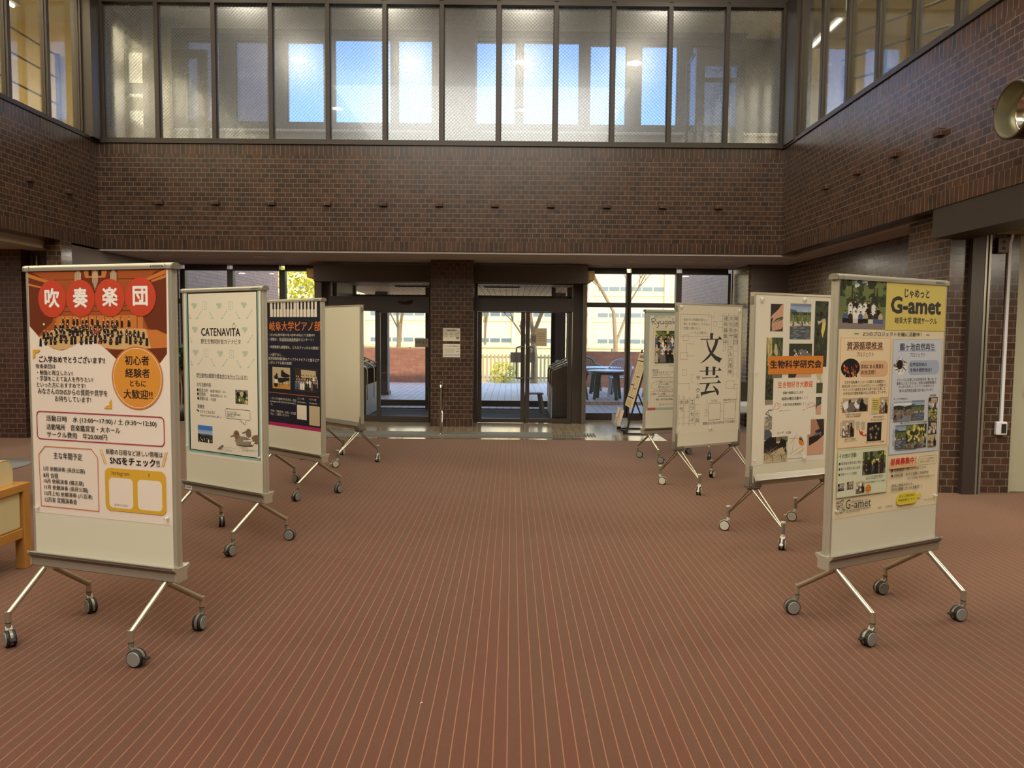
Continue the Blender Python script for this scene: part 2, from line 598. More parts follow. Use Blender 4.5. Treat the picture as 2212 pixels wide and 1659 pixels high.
# walls above the clerestory, roof, ceilings
mb = MB()
mb.box(XL, XR, YF, YF + 0.25, ZT + 0.06, 8.6)
struct('wall_front.001', mb, M['steel_dk'])
for nm, x in (('wall_left.001', XL - 0.25), ('wall_right.001', XR)):
    mb = MB()
    mb.box(x, x + 0.25, -9.2, YF + 0.25, ZT + 0.06, 8.6)
    struct(nm, mb, M['steel_dk'])
mb = MB()
mb.box(XL - 0.2, XR + 0.2, -9.2, YF + 0.2, 8.5, 8.6)
struct('ceiling', mb, M['ceil_u'])
mb = MB()
mb.box(-9.8, 8.3, -9.6, 13.7, 8.6, 8.75)
struct('ceiling.001', mb, M['plaster'])
mb = MB()
mb.box(-9.6, XL - 0.25, -9.2, 13.5, 6.66, 6.75)
mb.box(XR + 0.25, 8.1, -9.2, 13.5, 6.66, 6.75)
mb.box(XL - 0.25, XR + 0.25, YF + 0.25, 13.5, 6.66, 6.75)
struct('ceiling.002', mb, M['ceil_u'], 'pale textured ceiling of the upper gallery')
mb = MB()
mb.box(-9.6, 4.62, YF + 0.02, 13.5, 2.7, 3.3)
mb.box(XR + 0.25, 4.62, 7.25, YF + 0.02, 2.7, 3.3)
mb.box(-9.6, XL - 0.25, -9.2, YF + 0.02, 2.62, 3.3)
mb.box(4.62, 8.1, -9.2, 13.5, 2.55, 3.3)
mb.box(XR + 0.25, 4.62, -9.2, 7.25, 2.55, 3.3)
struct('ceiling.003', mb, M['ceil'], 'grey lower ceiling over the entrance')

# outer shell
mb = MB()
mb.box(-9.8, -9.6, -9.6, 13.7, 0, 8.6)
struct('wall_left.002', mb, M['cream'])
mb = MB()
mb.box(8.1, 8.3, -9.6, 13.7, 0, 8.6)
struct('wall_right.002', mb, M['cream'])
mb = MB()
mb.box(-9.8, 8.3, -9.4, -9.2, 0, 8.6)
struct('wall_back', mb, M['brick'])

# upper front outer wall with its window openings
ops = [(-5.73, -5.14, 6.6), (-4.88, -4.30, 6.6), (-3.99, -3.31, 6.6), (-3.16, -2.14, 6.65), (-2.05, -0.73 - 0.55, 6.65),
       (-0.73, 0.05, 6.63), (0.14, 1.16, 6.63), (1.31, 1.98, 6.59), (2.21, 2.88, 6.59), (3.10, 3.68, 6.58)]
mb = MB()
x = -9.6
for a, b, zt in ops:
    mb.box(x, a, 13.5, 13.68, 2.7, 8.6)
    mb.box(a, b, 13.5, 13.68, 2.7, 5.18)
    mb.box(a, b, 13.5, 13.68, zt, 8.6)
    x = b
mb.box(x, 8.1, 13.5, 13.68, 2.7, 8.6)
struct('wall_front.002', mb, M['pillar'], 'dark window wall at the far side of the upper gallery')
for i, (a, b, zt) in enumerate(ops):
    w = thing('window_%d' % (i + 1), 'tall outer window of the upper gallery', None, ((a + b) / 2, 13.56, 5.18), kind='structure')
    del w['label']
    h = (b - a) / 2
    mb = MB()
    for q in (-h, h - 0.03):
        mb.box(q, q + 0.03, 0, 0.06, 0, zt - 5.18)
    mb.box(-h, h, 0, 0.06, 0, 0.03)
    mb.box(-h, h, 0, 0.06, zt - 5.21, zt - 5.18)
    mb.build('window_frame', M['frame'], w)
    mb = MB()
    mb.box(-h + 0.03, h - 0.03, 0.025, 0.035, 0.03, zt - 5.21)
    mb.build('pane', M['tinted'], w)
mb = MB()
mb.box(-9.6, 8.1, 13.38, 13.5, 3.3, 4.98, 0)
mb.box(-9.6, 8.1, 13.3, 13.5, 4.98, 5.02, 1)
struct('trim_2', mb, [M['plaster'], M['white']], 'pale ledge under the upper gallery windows')
mb = MB()
mb.box(-1.31, -0.62, 12.3, 12.98, 3.3, 6.66)
struct('trim_3', mb, M['brick_dk'], 'brown brick column behind the upper glass')
mb = MB()
mb.box(-6.0, XR, 13.2, 13.5, 6.66, 6.86)
mb.box(-9.6, 8.1, 13.42, 13.5, 6.62, 6.75)
struct('trim_4', mb, M['pillar'])


# clerestory glazing round the hall
def bay(n, x0, x1, axis, pos, zt=ZT):
    gm = M['wired'] if axis == 'y' else M['side_glass']
    """one glazed bay: frame with a stile on each side and one wired pane"""
    c = (x0 + x1) / 2
    loc = (c, pos, ZS) if axis == 'y' else (pos, c, ZS)
    w = thing('window_%d' % n, None, None, loc, 0 if axis == 'y' else pi / 2, kind='structure')
    h = (x1 - x0) / 2
    H = zt - ZS
    mb = MB()
    e = 0.06 if axis == 'y' else 0.05
    for q in (-h, h - 0.03):
        mb.box(q, q + 0.03, 0.03 - e - 0.01, 0.01 + e, 0.0, H + 0.06)
    mb.box(-h + 0.03, h - 0.03, -0.05, 0.07, 0, 0.05)
    mb.box(-h + 0.03, h - 0.03, -0.05, 0.07, H - 0.0, H + 0.06)
    mb.box(-h + 0.03, -h + 0.042, 0.0, 0.05, 0.05, H, 1)
    mb.box(h - 0.042, h - 0.03, 0.0, 0.05, 0.05, H, 1)
    mb.build('window_frame', [M['frame'], M['steel_dk']], w)
    mb = MB()
    mb.box(-h + 0.042, h - 0.042, 0.02, 0.026, 0.05, H)
    mb.build('pane', gm, w)
    return w


n = 20
xs = [-6.05] + [-5.241 + 0.836 * k for k in range(12)]
for a, b in zip(xs, xs[1:]):
    bay(n, a, b, 'y', YF + 0.05)
    n += 1
for ys, px_ in (([10.9 - 0.768 * k for k in range(14)], XR + 0.08), ([11.08 - 0.795 * k for k in range(14)], XL - 0.08)):
    for a, b in zip(ys[1:], ys):
        bay(n, a, b, 'x', px_)
        n += 1
for x0, x1, y0, y1 in ((XL - 0.05, -6.05, YF - 0.35, YF + 0.1), (3.955, XR + 0.1, YF - 0.35, YF + 0.1)):
    pass
mb = MB()
mb.box(XL - 0.2, -6.05, 11.08, YF + 0.2, ZS, ZT + 0.08)
mb.box(3.955, XR + 0.2, 10.9, YF + 0.2, ZS, ZT + 0.08)
struct('trim_5', mb, M['frame'], 'dark corner posts of the upper glazing')
mb = MB()
mb.box(XL, XR, YF - 0.03, YF + 0.2, ZS - 0.03, ZS + 0.012)
mb.box(XL - 0.2, XL + 0.02, -9.2, YF, ZS - 0.03, ZS + 0.012)
mb.box(XR - 0.02, XR + 0.2, -9.2, YF, ZS - 0.03, ZS + 0.012)
struct('trim_6', mb, M['frame'], 'dark sill under the upper glazing')

# projecting bricks
k = 7
for i in range(11):
    x = -5.22 + 0.8255 * i
    mb = MB()
    mb.box(x - 0.055, x + 0.055, YF - 0.055, YF + 0.01, 3.385, 3.447)
    struct('trim_%d' % k, mb, M['brick_dk'], None)
    k += 1
for y in (9.74, 8.86, 8.01, 7.18, 6.30, 5.45):
    mb = MB()
    mb.box(XR - 0.055, XR + 0.01, y - 0.055, y + 0.055, 3.385, 3.447)
    struct('trim_%d' % k, mb, M['brick_dk'], None)
    k += 1
for y in (9.71, 10.55, 8.87):
    mb = MB()
    mb.box(XL - 0.01, XL + 0.055, y - 0.055, y + 0.055, 3.385, 3.447)
    struct('trim_%d' % k, mb, M['brick_dk'], None)
    k += 1

# ---- lower right side
mb = MB()
mb.box(4.18, 4.36, 7.28, 8.05, 0, 2.7)
struct('wall_right.003', mb, M['brick'], 'brown brick pier on the right behind the tall poster stands')
mb = MB()
mb.box(4.58, 4.8, 8.05, 12.9, 0, 2.7)
mb.box(4.36, 4.6, 7.85, 8.05, 0, 2.7)
struct('wall_right.004', mb, M['brick'], 'brown brick wall on the right under the balcony')
mb = MB()
mb.box(3.96, 4.6, 12.62, 12.9, 0, 2.7)
struct('wall_right.005', mb, M['darkwall'], 'dark wall return by the right windows')
mb = MB()
mb.box(3.92, 4.1, 12.9, 13.5, 0, 2.7)
mb.box(3.92, 3.962, 12.62, 12.9, 0, 2.7)
struct('wall_right.006', mb, M['brick'], 'sunlit brick jamb beside the right windows')
mb = MB()
mb.box(4.54, 4.86, 7.3, 7.5, 0, 2.55)
struct('wall_right.007', mb, M['brick'], 'brown brick wall with the conduit on the right')
mb = MB()
mb.box(4.36, 4.48, 7.22, 7.5, 0, 2.55, 0)
mb.box(4.485, 4.505, 7.22, 7.3, 0, 2.5, 1)
mb.box(4.52, 4.54, 7.22, 7.3, 0, 2.5, 1)
mb.box(4.48, 8.1, 7.26, 7.3, 2.5, 2.55, 1)
struct('trim_30', mb, [M['steel_dk'], M['alu_d']], 'dark steel post with pale edge strips beside the brick pier')
mb = MB()
mb.box(4.0, 4.36, -9.2, 7.28, 2.45, 2.73)
struct('trim_31', mb, M['steel_dk'], 'dark steel lintel beam under the right balcony')
d3 = thing('door_3', 'pale grey door at the right edge of the photo', None, (5.45, 7.36, 0), kind='structure')
mb = MB()
mb.box(-0.59, 0.59, 0, 0.06, 0.005, 2.5)
mb.build('door_leaf', M['greydoor'], d3)
mb = MB()
mb.box(-0.59, -0.55, -0.02, 0.0, 0, 2.5)
mb.build('door_frame', M['greydoor'], d3)
mb = MB()
mb.tube([(-0.42, 0, 1.0), (-0.42, -0.06, 1.0), (-0.3, -0.06, 1.0)], 0.012)
mb.build('door_handle', M['chrome'], d3)
mb = MB()
mb.box(6.04, 8.1, 7.3, 7.5, 0, 2.55)
struct('wall_right.008', mb, M['plaster'])

# ---- lower left side
mb = MB()
mb.box(-6.36, XL, 11.4, 13.5, 0, 2.7)
mb.box(-6.3, XL, 10.6, 11.4, 0, 2.7)
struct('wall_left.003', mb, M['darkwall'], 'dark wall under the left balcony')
mb = MB()
mb.box(-6.33, XL, 10.35, 10.6, 0, 2.73)
struct('wall_left.004', mb, M['brick'], 'narrow brick jamb under the left balcony')
mb = MB()
mb.box(-7.2, -6.78, 10.5, 10.9, 0, 2.62)
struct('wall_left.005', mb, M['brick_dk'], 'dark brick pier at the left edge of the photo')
mb = MB()
mb.box(-6.78, -6.33, 10.7, 10.8, 0, 2.62, 0)
mb.box(-6.74, -6.72, 10.66, 10.7, 0, 2.55, 1)
mb.box(-6.67, -6.65, 10.66, 10.7, 0, 2.55, 1)
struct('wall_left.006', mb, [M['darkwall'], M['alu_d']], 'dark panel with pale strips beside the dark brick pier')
mb = MB()
mb.box(-9.6, -7.2, 12.9, 13.4, 0, 2.62)
struct('wall_left.007', mb, M['plaster'], 'white wall behind the dark brick pier')

# ---- gallery rooms behind the left and right glazing
mb = MB()
mb.box(-9.6, -6.62, 13.0, 13.12, 3.3, 6.66)
struct('wall_left.008', mb, M['cream'])
mb = MB()
mb.box(4.6, 8.1, 13.28, 13.4, 3.3, 6.66)
struct('wall_right.009', mb, M['cream'])
mb = MB()
mb.box(-6.3, -5.98, 11.57, 13.2, 6.3, 6.66)
mb.box(-6.62, -6.5, 11.9, 13.0, 3.3, 6.66, 0)
struct('wall_left.009', mb, M['brick_dk'])

# ---- entrance: pier, fascia, doors, lower windows
mb = MB()
for z0, z1, m in ((0, 0.13, 1), (0.13, 2.7, 0)):
    mb.box(-1.316, -0.628, YC, 13.1, z0, z1, m)
struct('wall_front.003', mb, [M['brick'], M['soldier_t']], 'brown brick pier between the two glass doors')
mb = MB()
mb.box(-3.32, -1.316, 12.7, 13.0, 2.37, 2.66)
mb.box(-0.628, 1.26, 12.7, 13.0, 2.37, 2.66)
mb.box(-3.32, -3.2, 12.75, 13.6, 0, 2.4)
mb.box(1.19, 1.26, 12.75, 13.6, 0, 2.4)
struct('trim_32', mb, M['fascia'], 'dark bronze fascia over the entrance doors')


def rect_frame(mb, x0, x1, z0, z1, w, y0, y1, m=0, wt=None, wb=None):
    wt = w if wt is None else wt
    wb = w if wb is None else wb
    mb.box(x0, x0 + w, y0, y1, z0, z1, m)
    mb.box(x1 - w, x1, y0, y1, z0, z1, m)
    mb.box(x0 + w, x1 - w, y0, y1, z1 - wt, z1, m)
    if wb:
        mb.box(x0 + w, x1 - w, y0, y1, z0, z0 + wb, m)


# left door: sliding
d1 = thing('door_1', 'automatic glass sliding door left of the brick pier', None, (0, YD, 0), kind='structure')
mb = MB()
mb.box(-3.2, -3.07, 0, 0.12, 0, 2.37)
mb.box(-1.40, -1.316, 0, 0.12, 0, 2.37)
mb.box(-3.07, -1.40, -0.04, 0.16, 1.89, 2.13)
mb.box(-3.07, -1.40, 0, 0.12, 2.365, 2.37)
mb.box(-2.30, -2.245, 0.0, 0.1, 0, 1.89)
mb.box(-3.07, -2.30, 0.02, 0.1, 0, 0.11)
mb.build('door_frame', M['frame'], d1)
mb = MB()
mb.box(-3.07, -2.30, 0.05, 0.058, 0.11, 1.89)
mb.build('fixed_pane', M['clear'], d1)
mb = MB()
mb.box(-3.07, -1.40, 0.05, 0.058, 2.13, 2.365)
mb.build('transom_pane', M['wired_low'], d1)
lf = MB()
rect_frame(lf, -2.245, -1.40, 0.0, 1.89, 0.012, -0.03, 0.0, 0, 0.03, 0.105)
lf = lf.build('sliding_leaf', M['frame'], d1)
mb = MB()
mb.box(-2.233, -1.412, -0.018, -0.010, 0.105, 1.86)
mb.build('pane', M['clear'], lf)
mb = MB()
mb.lathe([(0.0, 0), (0.13, 0), (0.12, -0.03), (0.0, -0.035)], (-1.8, -0.04, 2.07), 'z')
mb.build('door_sensor', M['frame'], d1)
# right door: two hinged leaves
d2 = thing('door_2', 'double glass door right of the brick pier', None, (0, YD, 0), kind='structure')
mb = MB()
mb.box(-0.628, -0.585, 0, 0.12, 0, 2.37)
mb.box(1.03, 1.19, 0, 0.12, 0, 2.37)
mb.box(-0.585, 1.03, -0.03, 0.14, 1.90, 2.12)
mb.box(-0.585, 1.03, 0, 0.12, 2.355, 2.37)
mb.build('door_frame', M['frame'], d2)
mb = MB()
mb.box(-0.585, 1.03, 0.05, 0.058, 2.12, 2.355)
mb.build('transom_pane', M['wired_low'], d2)
for x0, x1, hx in ((-0.58, 0.225, 0.115), (0.235, 1.02, 0.345)):
    lf = MB()
    rect_frame(lf, x0, x1, 0.008, 1.895, 0.07, -0.01, 0.04, 0, 0.015, 0.07)
    lf = lf.build('door_leaf', M['frame'], d2)
    mb = MB()
    mb.box(x0 + 0.07, x1 - 0.07, 0.012, 0.02, 0.078, 1.88)
    mb.build('pane', M['clear'], lf)
    mb = MB()
    hz = hx - 0.03 if hx < 0.2 else hx + 0.03
    base = 0.19 if hx < 0.2 else 0.27
    mb.tube([(base, -0.01, 1.30), (base - (0.03 if hx < 0.2 else -0.03), -0.06, 1.31), (hz, -0.075, 1.29), (hz - 0.005, -0.075, 1.25), (hz - 0.005, -0.075, 0.82), (hz, -0.075, 0.78), (base - (0.03 if hx < 0.2 else -0.03), -0.06, 0.765), (base, -0.01, 0.775)], 0.014, 10)
    mb.build('pull_handle', M['grey'], lf)
    mb = MB()
    if hx < 0.2:
        mb.box(-0.02, 0.155, -0.02, -0.012, 1.035, 1.21)
    else:
        mb.box(0.30, 0.395, -0.02, -0.012, 1.035, 1.21)
    mb.build('push_plate', M['grey'], lf, bevel=0.004)


def lower_window(name, x0, x1, label):
    w = thing(name, label, None, (0, YW, 0), kind='structure')
    mb = MB()
    mb.box(x0 - 0.05, x0, -0.03, 0.1, 0, 2.62)
    mb.box(x1, x1 + 0.05, -0.03, 0.1, 0, 2.62)
    mb.box(x0, x1, -0.03, 0.1, 0, 0.12)
    mb.box(x0, x1, -0.02, 0.08, 2.01, 2.09)
    mb.box(x0, x1, -0.03, 0.1, 2.60, 2.7)
    mb.build('window_frame', M['frame'], w)
    for a, b in ((0.12, 2.01), (2.09, 2.60)):
        mb = MB()
        mb.box(x0, x1, 0.03, 0.038, a, b)
        mb.build('pane', M['clear'], w)


j = 60
for x0, x1 in ((-5.99, -5.89), (-5.80, -5.05), (-4.95, -4.13), (-4.03, -3.32), (1.26, 2.025), (2.112, 2.906), (3.005, 3.824)):
    lower_window('window_%d' % j, x0, x1, None)
    j += 1
# vestibule behind the doors
mb = MB()
mb.box(-3.2, 1.19, 12.9, 15.2, -0.12, 0.0, 1)
mb.box(-3.3, 1.3, 15.2, 15.8, -0.12, 0.02, 0)
struct('floor.002', mb, [M['tile_out'], M['mat']], 'dark mat in the entrance vestibule')
mb = MB()
mb.box(-3.5, 1.4, 12.95, 18.4, 2.45, 2.6)
struct('ceiling.004', mb, M['wood_ceil'], 'board ceiling of the entrance canopy')
mb = MB()
for x0, x1 in ((-3.2, -3.1), (-1.72, -1.64), (-1.05, -0.95), (0.78, 0.86), (1.09, 1.19)):
    mb.box(x0, x1, 15.05, 15.15, 0.0, 2.45)
mb.box(-3.2, 1.19, 15.05, 15.15, 2.2, 2.28)
mb.box(-3.2, 0.86, 15.06, 15.14, 0.07, 0.19)
struct('trim_33', mb, M['frame'], 'dark outer frame of the vestibule')
mb = MB()
mb.box(-3.2, -3.14, 13.6, 15.05, 0, 2.45)
for q in range(4):
    mb.box(1.15, 1.19, 13.75 + q * 0.36, 13.8 + q * 0.36, 0, 2.45)
struct('trim_34', mb, M['frame'])
for x in (-1.95, -0.2):
    mb = MB()
    mb.box(x - 0.36, x + 0.36, 14.92, 15.04, 2.43, 2.455, 0)
    mb.box(x - 0.33, x + 0.33, 14.95, 15.01, 2.42, 2.435, 1)
    tag(mb.build('strip_light', [M['grey'], M['lamp_off']]), 'grey recessed strip light in the board ceiling %s' % ('behind the sliding door' if x < -1 else 'behind the double door'), 'ceiling light', 'strip lights in the canopy ceiling')

# ================================================================== outdoors
mb = MB()
mb.box(-6.0, 3.95, 15.8, 21.6, -0.1, 0.12, 0)
mb.box(-6.0, -3.3, 13.68, 15.8, -0.1, 0.06, 0)
mb.box(1.3, 3.95, 13.68, 15.8, -0.1, 0.06, 0)
struct('floor.003', mb, M['tile_out'], 'grey outdoor terrace tiles')
mb = MB()
mb.box(-60, 60, 21.6, 120, -0.3, 0.06)
struct('floor.004', mb, M['soil'], 'dry ground beyond the terrace')
mb = MB()
mb.box(-6.4, -6.0, 13.68, 19.5, 0, 8.6)
struct('wall_left.010', mb, M['brick_wing'], 'outdoor brick wing seen through the left windows')
mb = MB()
mb.box(3.95, 4.35, 13.68, 18.5, 0, 8.6)
struct('wall_right.010', mb, M['brick_wing'], 'outdoor brick wing seen through the right windows')
mb = MB()
mb.box(-9.0, -1.35, 21.6, 21.85, 0.06, 1.1)
tag(mb.build('brick_garden_wall', M['brick_out']), 'low orange brick wall beyond the sliding door', 'wall')
mb = MB()
mb.box(1.72, 9.0, 20.2, 20.45, 0.06, 1.08)
tag(mb.build('brick_garden_wall', M['brick_out']), 'low brick wall behind the patio table, outside the right window', 'wall')
for x, lab in ((-2.95, 'dark square canopy post seen through the sliding door'), (1.07, 'dark square canopy post seen through the double door')):
    mb = MB()
    mb.box(x - 0.14, x + 0.14, 17.1, 17.4, 0.12, 2.45, 0)
    mb.box(x - 0.17, x + 0.17, 17.07, 17.43, 0.12, 0.2, 0)
    tag(mb.build('canopy_post', M['pillar'], bevel=0.01), lab, 'post', 'posts of the entrance canopy')

# picket fence
fe = thing('picket_fence', 'pale picket fence behind shrubs outside the double door', 'fence', (0, 23.6, 0.06))
mb = MB()
mb.box(-1.9, 1.75, -0.02, 0.02, 0.72, 0.78)
mb.box(-1.9, 1.75, -0.02, 0.02, 0.08, 0.14)
mb.build('rail', M['fence'], fe)
for i in range(31):
    mb = MB()
    mb.box(-1.88 + i * 0.12, -1.82 + i * 0.12, -0.05, -0.02, 0.0, 0.84)
    mb.build('picket', M['fence'], fe)
# retaining wall
mb = MB()
for i in range(18):
    mb.box(-18 + i * 2.0, -16.06 + i * 2.0, 30, 30.4, 0.06, 1.0)
    mb.box(-18 + i * 2.0, -16.0 + i * 2.0, 29.95, 30.4, 1.0, 1.1)
tag(mb.build('retaining_wall', M['concrete']), 'long cream block wall beyond the picket fence', 'wall')
# far building
fb = thing('office_building', 'cream building with narrow window strips in the distance', 'building', (0, 80, 0))
mb = MB()
mb.box(-60, 60, 0, 12, 0, 13)
for i in range(13):
    mb.box(-48 + i * 8, -47.5 + i * 8, -0.25, 0, 0, 13)
for z in (0.55, 3.3, 6.05, 8.8):
    mb.box(-60, 60, -0.12, 0, z - 0.35, z - 0.22)
mb.build('facade', M['facade'], fb)
for fl, z in enumerate((0.95, 3.7, 6.45, 9.2)):
    for i in range(12):
        x0 = -47 + i * 8
        if x0 < -24 or x0 > 24:
            continue
        mb = MB()
        for q in range(6):
            mb.box(x0 + q * 1.16 + 0.1, x0 + q * 1.16 + 1.1, -0.08, 0.02, z - 0.2, z + 0.2)
        mb.build('window_strip', M['pane_far'], fb)


def bare_tree(loc, h, r, seed, label, depth=6, lean=0.0, spread=0.5):
    rg = random.Random(seed)
    mb = MB()

    def grow(p, d, length, rad, lev):
        q = p + d * length * 0.5
        e = q + (d + Vector((rg.uniform(-.12, .12), rg.uniform(-.12, .12), 0))).normalized() * length * 0.5
        mb.tube([p, q, e], [rad, rad * 0.85, rad * 0.68], 6 if lev > 2 else 4, 0, caps=False)
        if lev == 0:
            return
        for _ in range(3):
            nd = (d + Vector((rg.uniform(-1, 1), rg.uniform(-1, 1), rg.uniform(-.1, .6))) * spread * 1.3).normalized()
            grow(e if rg.random() < 0.6 else q, nd, length * rg.uniform(0.6, 0.85), rad * 0.55, lev - 1)
    grow(Vector((0, 0, -0.05)), Vector((lean, 0, 1)).normalized(), h, r, depth)
    o = mb.build('bare_tree', M['bark'], loc=loc)
    return tag(o, label, 'tree', 'bare trees outside')


bare_tree((0.68, 22.6, 0.06), 1.5, 0.12, 3, 'bare tree with a thick pale trunk seen through the right leaf of the double door')
bare_tree((3.9, 28.4, 0.06), 2.4, 0.1, 8, 'bare tree seen through the upper panes of the right window beside the wing wall')
bare_tree((-1.2, 34.0, 0.06), 2.0, 0.07, 12, 'bare tree seen through the left leaf of the double door')
bare_tree((-3.9, 26.0, 0.06), 1.9, 0.1, 15, 'bare tree with a yellowish trunk seen through the sliding door')


def leafy(name, loc, r, hgt, count, size, mats, label, cat, seed, trunk=0.0, group=None, squash=(1, 1, 1)):
    rg = random.Random(seed)
    t = thing(name, label, cat, loc, group=group)
    mb = MB()
    for _ in range(count):
        a, b_, rr = rg.uniform(0, 2 * pi), rg.uniform(-1, 1), r * rg.uniform(0.35, 1) ** 0.5
        s_ = math.sqrt(1 - b_ * b_)
        c = Vector((rr * s_ * cos(a) * squash[0], rr * s_ * sin(a) * squash[1], hgt + rr * b_ * squash[2]))
        u = Vector((rg.uniform(-1, 1), rg.uniform(-1, 1), rg.uniform(-1, 1))).normalized() * size * rg.uniform(0.6, 1.2)
        v = u.orthogonal().normalized() * size * 0.45
        mb.add([c - u, c + v - u * 0.2, c + u, c - v - u * 0.2], [(0, 1, 2, 3)])
    mb.build('foliage', mats, t)
    if trunk:
        mb = MB()
        mb.tube([(0, 0, -0.03), (0.02, 0, hgt * 0.5), (-0.02, 0.02, hgt)], [trunk, trunk * 0.8, trunk * 0.4], 7)
        for q in range(5):
            a = q * 1.3
            mb.tube([(0, 0, hgt * 0.6), (cos(a) * r * 0.5, sin(a) * r * 0.5, hgt)], [trunk * 0.5, trunk * 0.2], 5)
        mb.build('trunk', M['bark'], t)
    return t


leafy('evergreen_tree', (-8.6, 27.5, 0.06), 2.3, 2.9, 4200, 0.11, M['leaf_y'], 'yellow green leafy tree seen through the left window', 'tree', 4, 0.14)
for i, (x, y, r, lab) in enumerate(((-1.3, 22.4, 0.36, 'straggly shrub at the left of the picket fence'), (-0.25, 22.9, 0.4, 'yellow green shrub in front of the picket fence, beside the door handles'), (-4.2, 23.5, 0.6, 'shrub above the orange brick wall at the left edge of the sliding door'))):
    leafy('shrub', (x, y, 0.06), r, r * 0.7, 420, 0.05, M['leaf_y'], lab, 'shrub', 20 + i, 0.02, 'shrubs outside the entrance')


# patio furniture
def patio_table(loc, top, label, mt, ml):
    t = thing('patio_table', label, 'table', loc, group='patio tables outside the right window')
    mb = MB()
    mb.lathe([(0, 0.60), (top * 0.97, 0.60), (top, 0.612), (top, 0.622), (top * 0.97, 0.63), (0, 0.63)], n=36)
    mb.build('table_top', mt, t)
    for a in (0.5, 2.1, 3.7, 5.2):
        mb = MB()
        mb.bar((cos(a) * top * 0.62, sin(a) * top * 0.62, 0.6), (cos(a) * top * 0.8, sin(a) * top * 0.8, 0.0), 0.07, 0.05)
        mb.build('leg', ml, t, bevel=0.008)
    mb = MB()
    mb.lathe([(top * 0.78, 0.54), (top * 0.82, 0.54), (top * 0.82, 0.6), (top * 0.78, 0.6), (top * 0.78, 0.54)], n=30)
    mb.build('apron', ml, t)
    return t


def patio_chair(loc, rz, label, m):
    t = thing('patio_chair', label, 'chair', loc, rz, 'plastic patio chairs outside the right window')
    mb = MB()
    mb.prism([(-0.22, -0.22), (0.22, -0.22), (0.25, 0.2), (0.2, 0.23), (-0.2, 0.23), (-0.25, 0.2)], 'z', 0.41, 0.435)
    mb.build('seat', m, t, bevel=0.008)
    arch = [(-0.25, 0.24, 0.44), (-0.26, 0.29, 0.66), (-0.2, 0.31, 0.76), (-0.1, 0.33, 0.82), (0, 0.335, 0.835), (0.1, 0.33, 0.82), (0.2, 0.31, 0.76), (0.26, 0.29, 0.66), (0.25, 0.24, 0.44)]
    mb = MB()
    mb.tube(arch, 0.022, 8)
    for q in range(9):
        x = -0.18 + q * 0.045
        mb.bar((x, 0.24, 0.44), (x * 1.05, 0.325, 0.80 - abs(x) * 0.35), 0.022, 0.01)
    mb.build('backrest', m, t)
    for sx in (-1, 1):
        mb = MB()
        mb.tube([(sx * 0.26, 0.29, 0.66), (sx * 0.29, 0.05, 0.64), (sx * 0.29, -0.2, 0.63), (sx * 0.27, -0.24, 0.58), (sx * 0.24, -0.22, 0.43)], 0.02, 8)
        mb.build('armrest', m, t)
        for y0, y1 in ((-0.2, -0.26), (0.2, 0.28)):
            mb = MB()
            mb.bar((sx * 0.22, y0, 0.42), (sx * 0.25, y1, 0.0), 0.045, 0.035)
            mb.build('leg', m, t, bevel=0.006)
    return t


patio_table((2.1, 16.55, 0.12), 0.44, 'round white topped patio table nearest the right window', M['plast_w'], M['plast_g'])
patio_table((2.2, 18.2, 0.12), 0.46, 'pale blue topped patio table behind the nearer white one', M['plast_w'], M['plast_g'])
patio_chair((1.95, 19.1, 0.12), 0.2, 'grey green plastic armchair behind the far patio table', M['plast_g'])
patio_chair((2.5, 17.35, 0.12), -0.2, 'white plastic armchair between the two patio tables', M['plast_w'])
patio_chair((1.32, 16.4, 0.12), pi / 2 + 0.3, 'dark plastic armchair left of the white patio table, half hidden by the door jamb', M['plast_g'])
patio_chair((3.3, 17.0, 0.12), -pi / 2 + 0.2, 'grey plastic armchair right of the patio tables, behind the window mullion', M['plast_g'])

# ================================================================== lamps of the hall and an added light panel
fill_panel = thing('added_light_panel', 'wide added luminous ceiling panel out of view over the back of the hall', 'ceiling light', (-0.9, -3.6, 8.42))  # added to light the hall and give the glazing a milky reflection
mb = MB()
mb.box(-4.2, 4.2, -4.8, 4.8, 0.05, 0.06)
mb.build('diffuser', M['fill_panel'], fill_panel)
mb = MB()
for x in (-4.24, 4.2):
    mb.box(x, x + 0.04, -4.84, 4.84, 0, 0.08)
for y in (-4.84, 4.8):
    mb.box(-4.2, 4.2, y, y + 0.04, 0, 0.08)
mb.build('light_frame', M['frame'], fill_panel)
fy = ('over the front of the hall', 'over the camera side of the hall', 'over the back of the hall')
for iy, y in enumerate((7.2, 3.13, -0.98)):
    for ix, x in enumerate((-5.45, -2.63, 0.21, 3.05)):
        t = thing('downlight', 'round ceiling downlight %s, number %d from the left' % (fy[iy], ix + 1), 'ceiling light', (x, y, 8.4), group='round downlights of the hall ceiling')
        mb = MB()
        mb.lathe([(0.24, 0.1), (0.24, 0.0), (0.2, 0.0), (0.2, 0.04)], n=28)
        mb.build('trim_ring', M['white'], t)
        mb = MB()
        mb.lathe([(0.2, 0.03), (0, 0.03)], n=28)
        mb.build('lamp_disc', M['lamp'], t)
        d = bpy.data.lights.new('downlight_lamp', 'AREA')
        d.shape = 'DISK'
        d.size = 0.36
        d.energy = ROW_POWER[iy]
        d.color = (1, 0.9, 0.7)
        lo = bpy.data.objects.new('downlight_lamp', d)
        COL.objects.link(lo)
        lo.parent = t
        lo.location = (0, 0, 0.01)

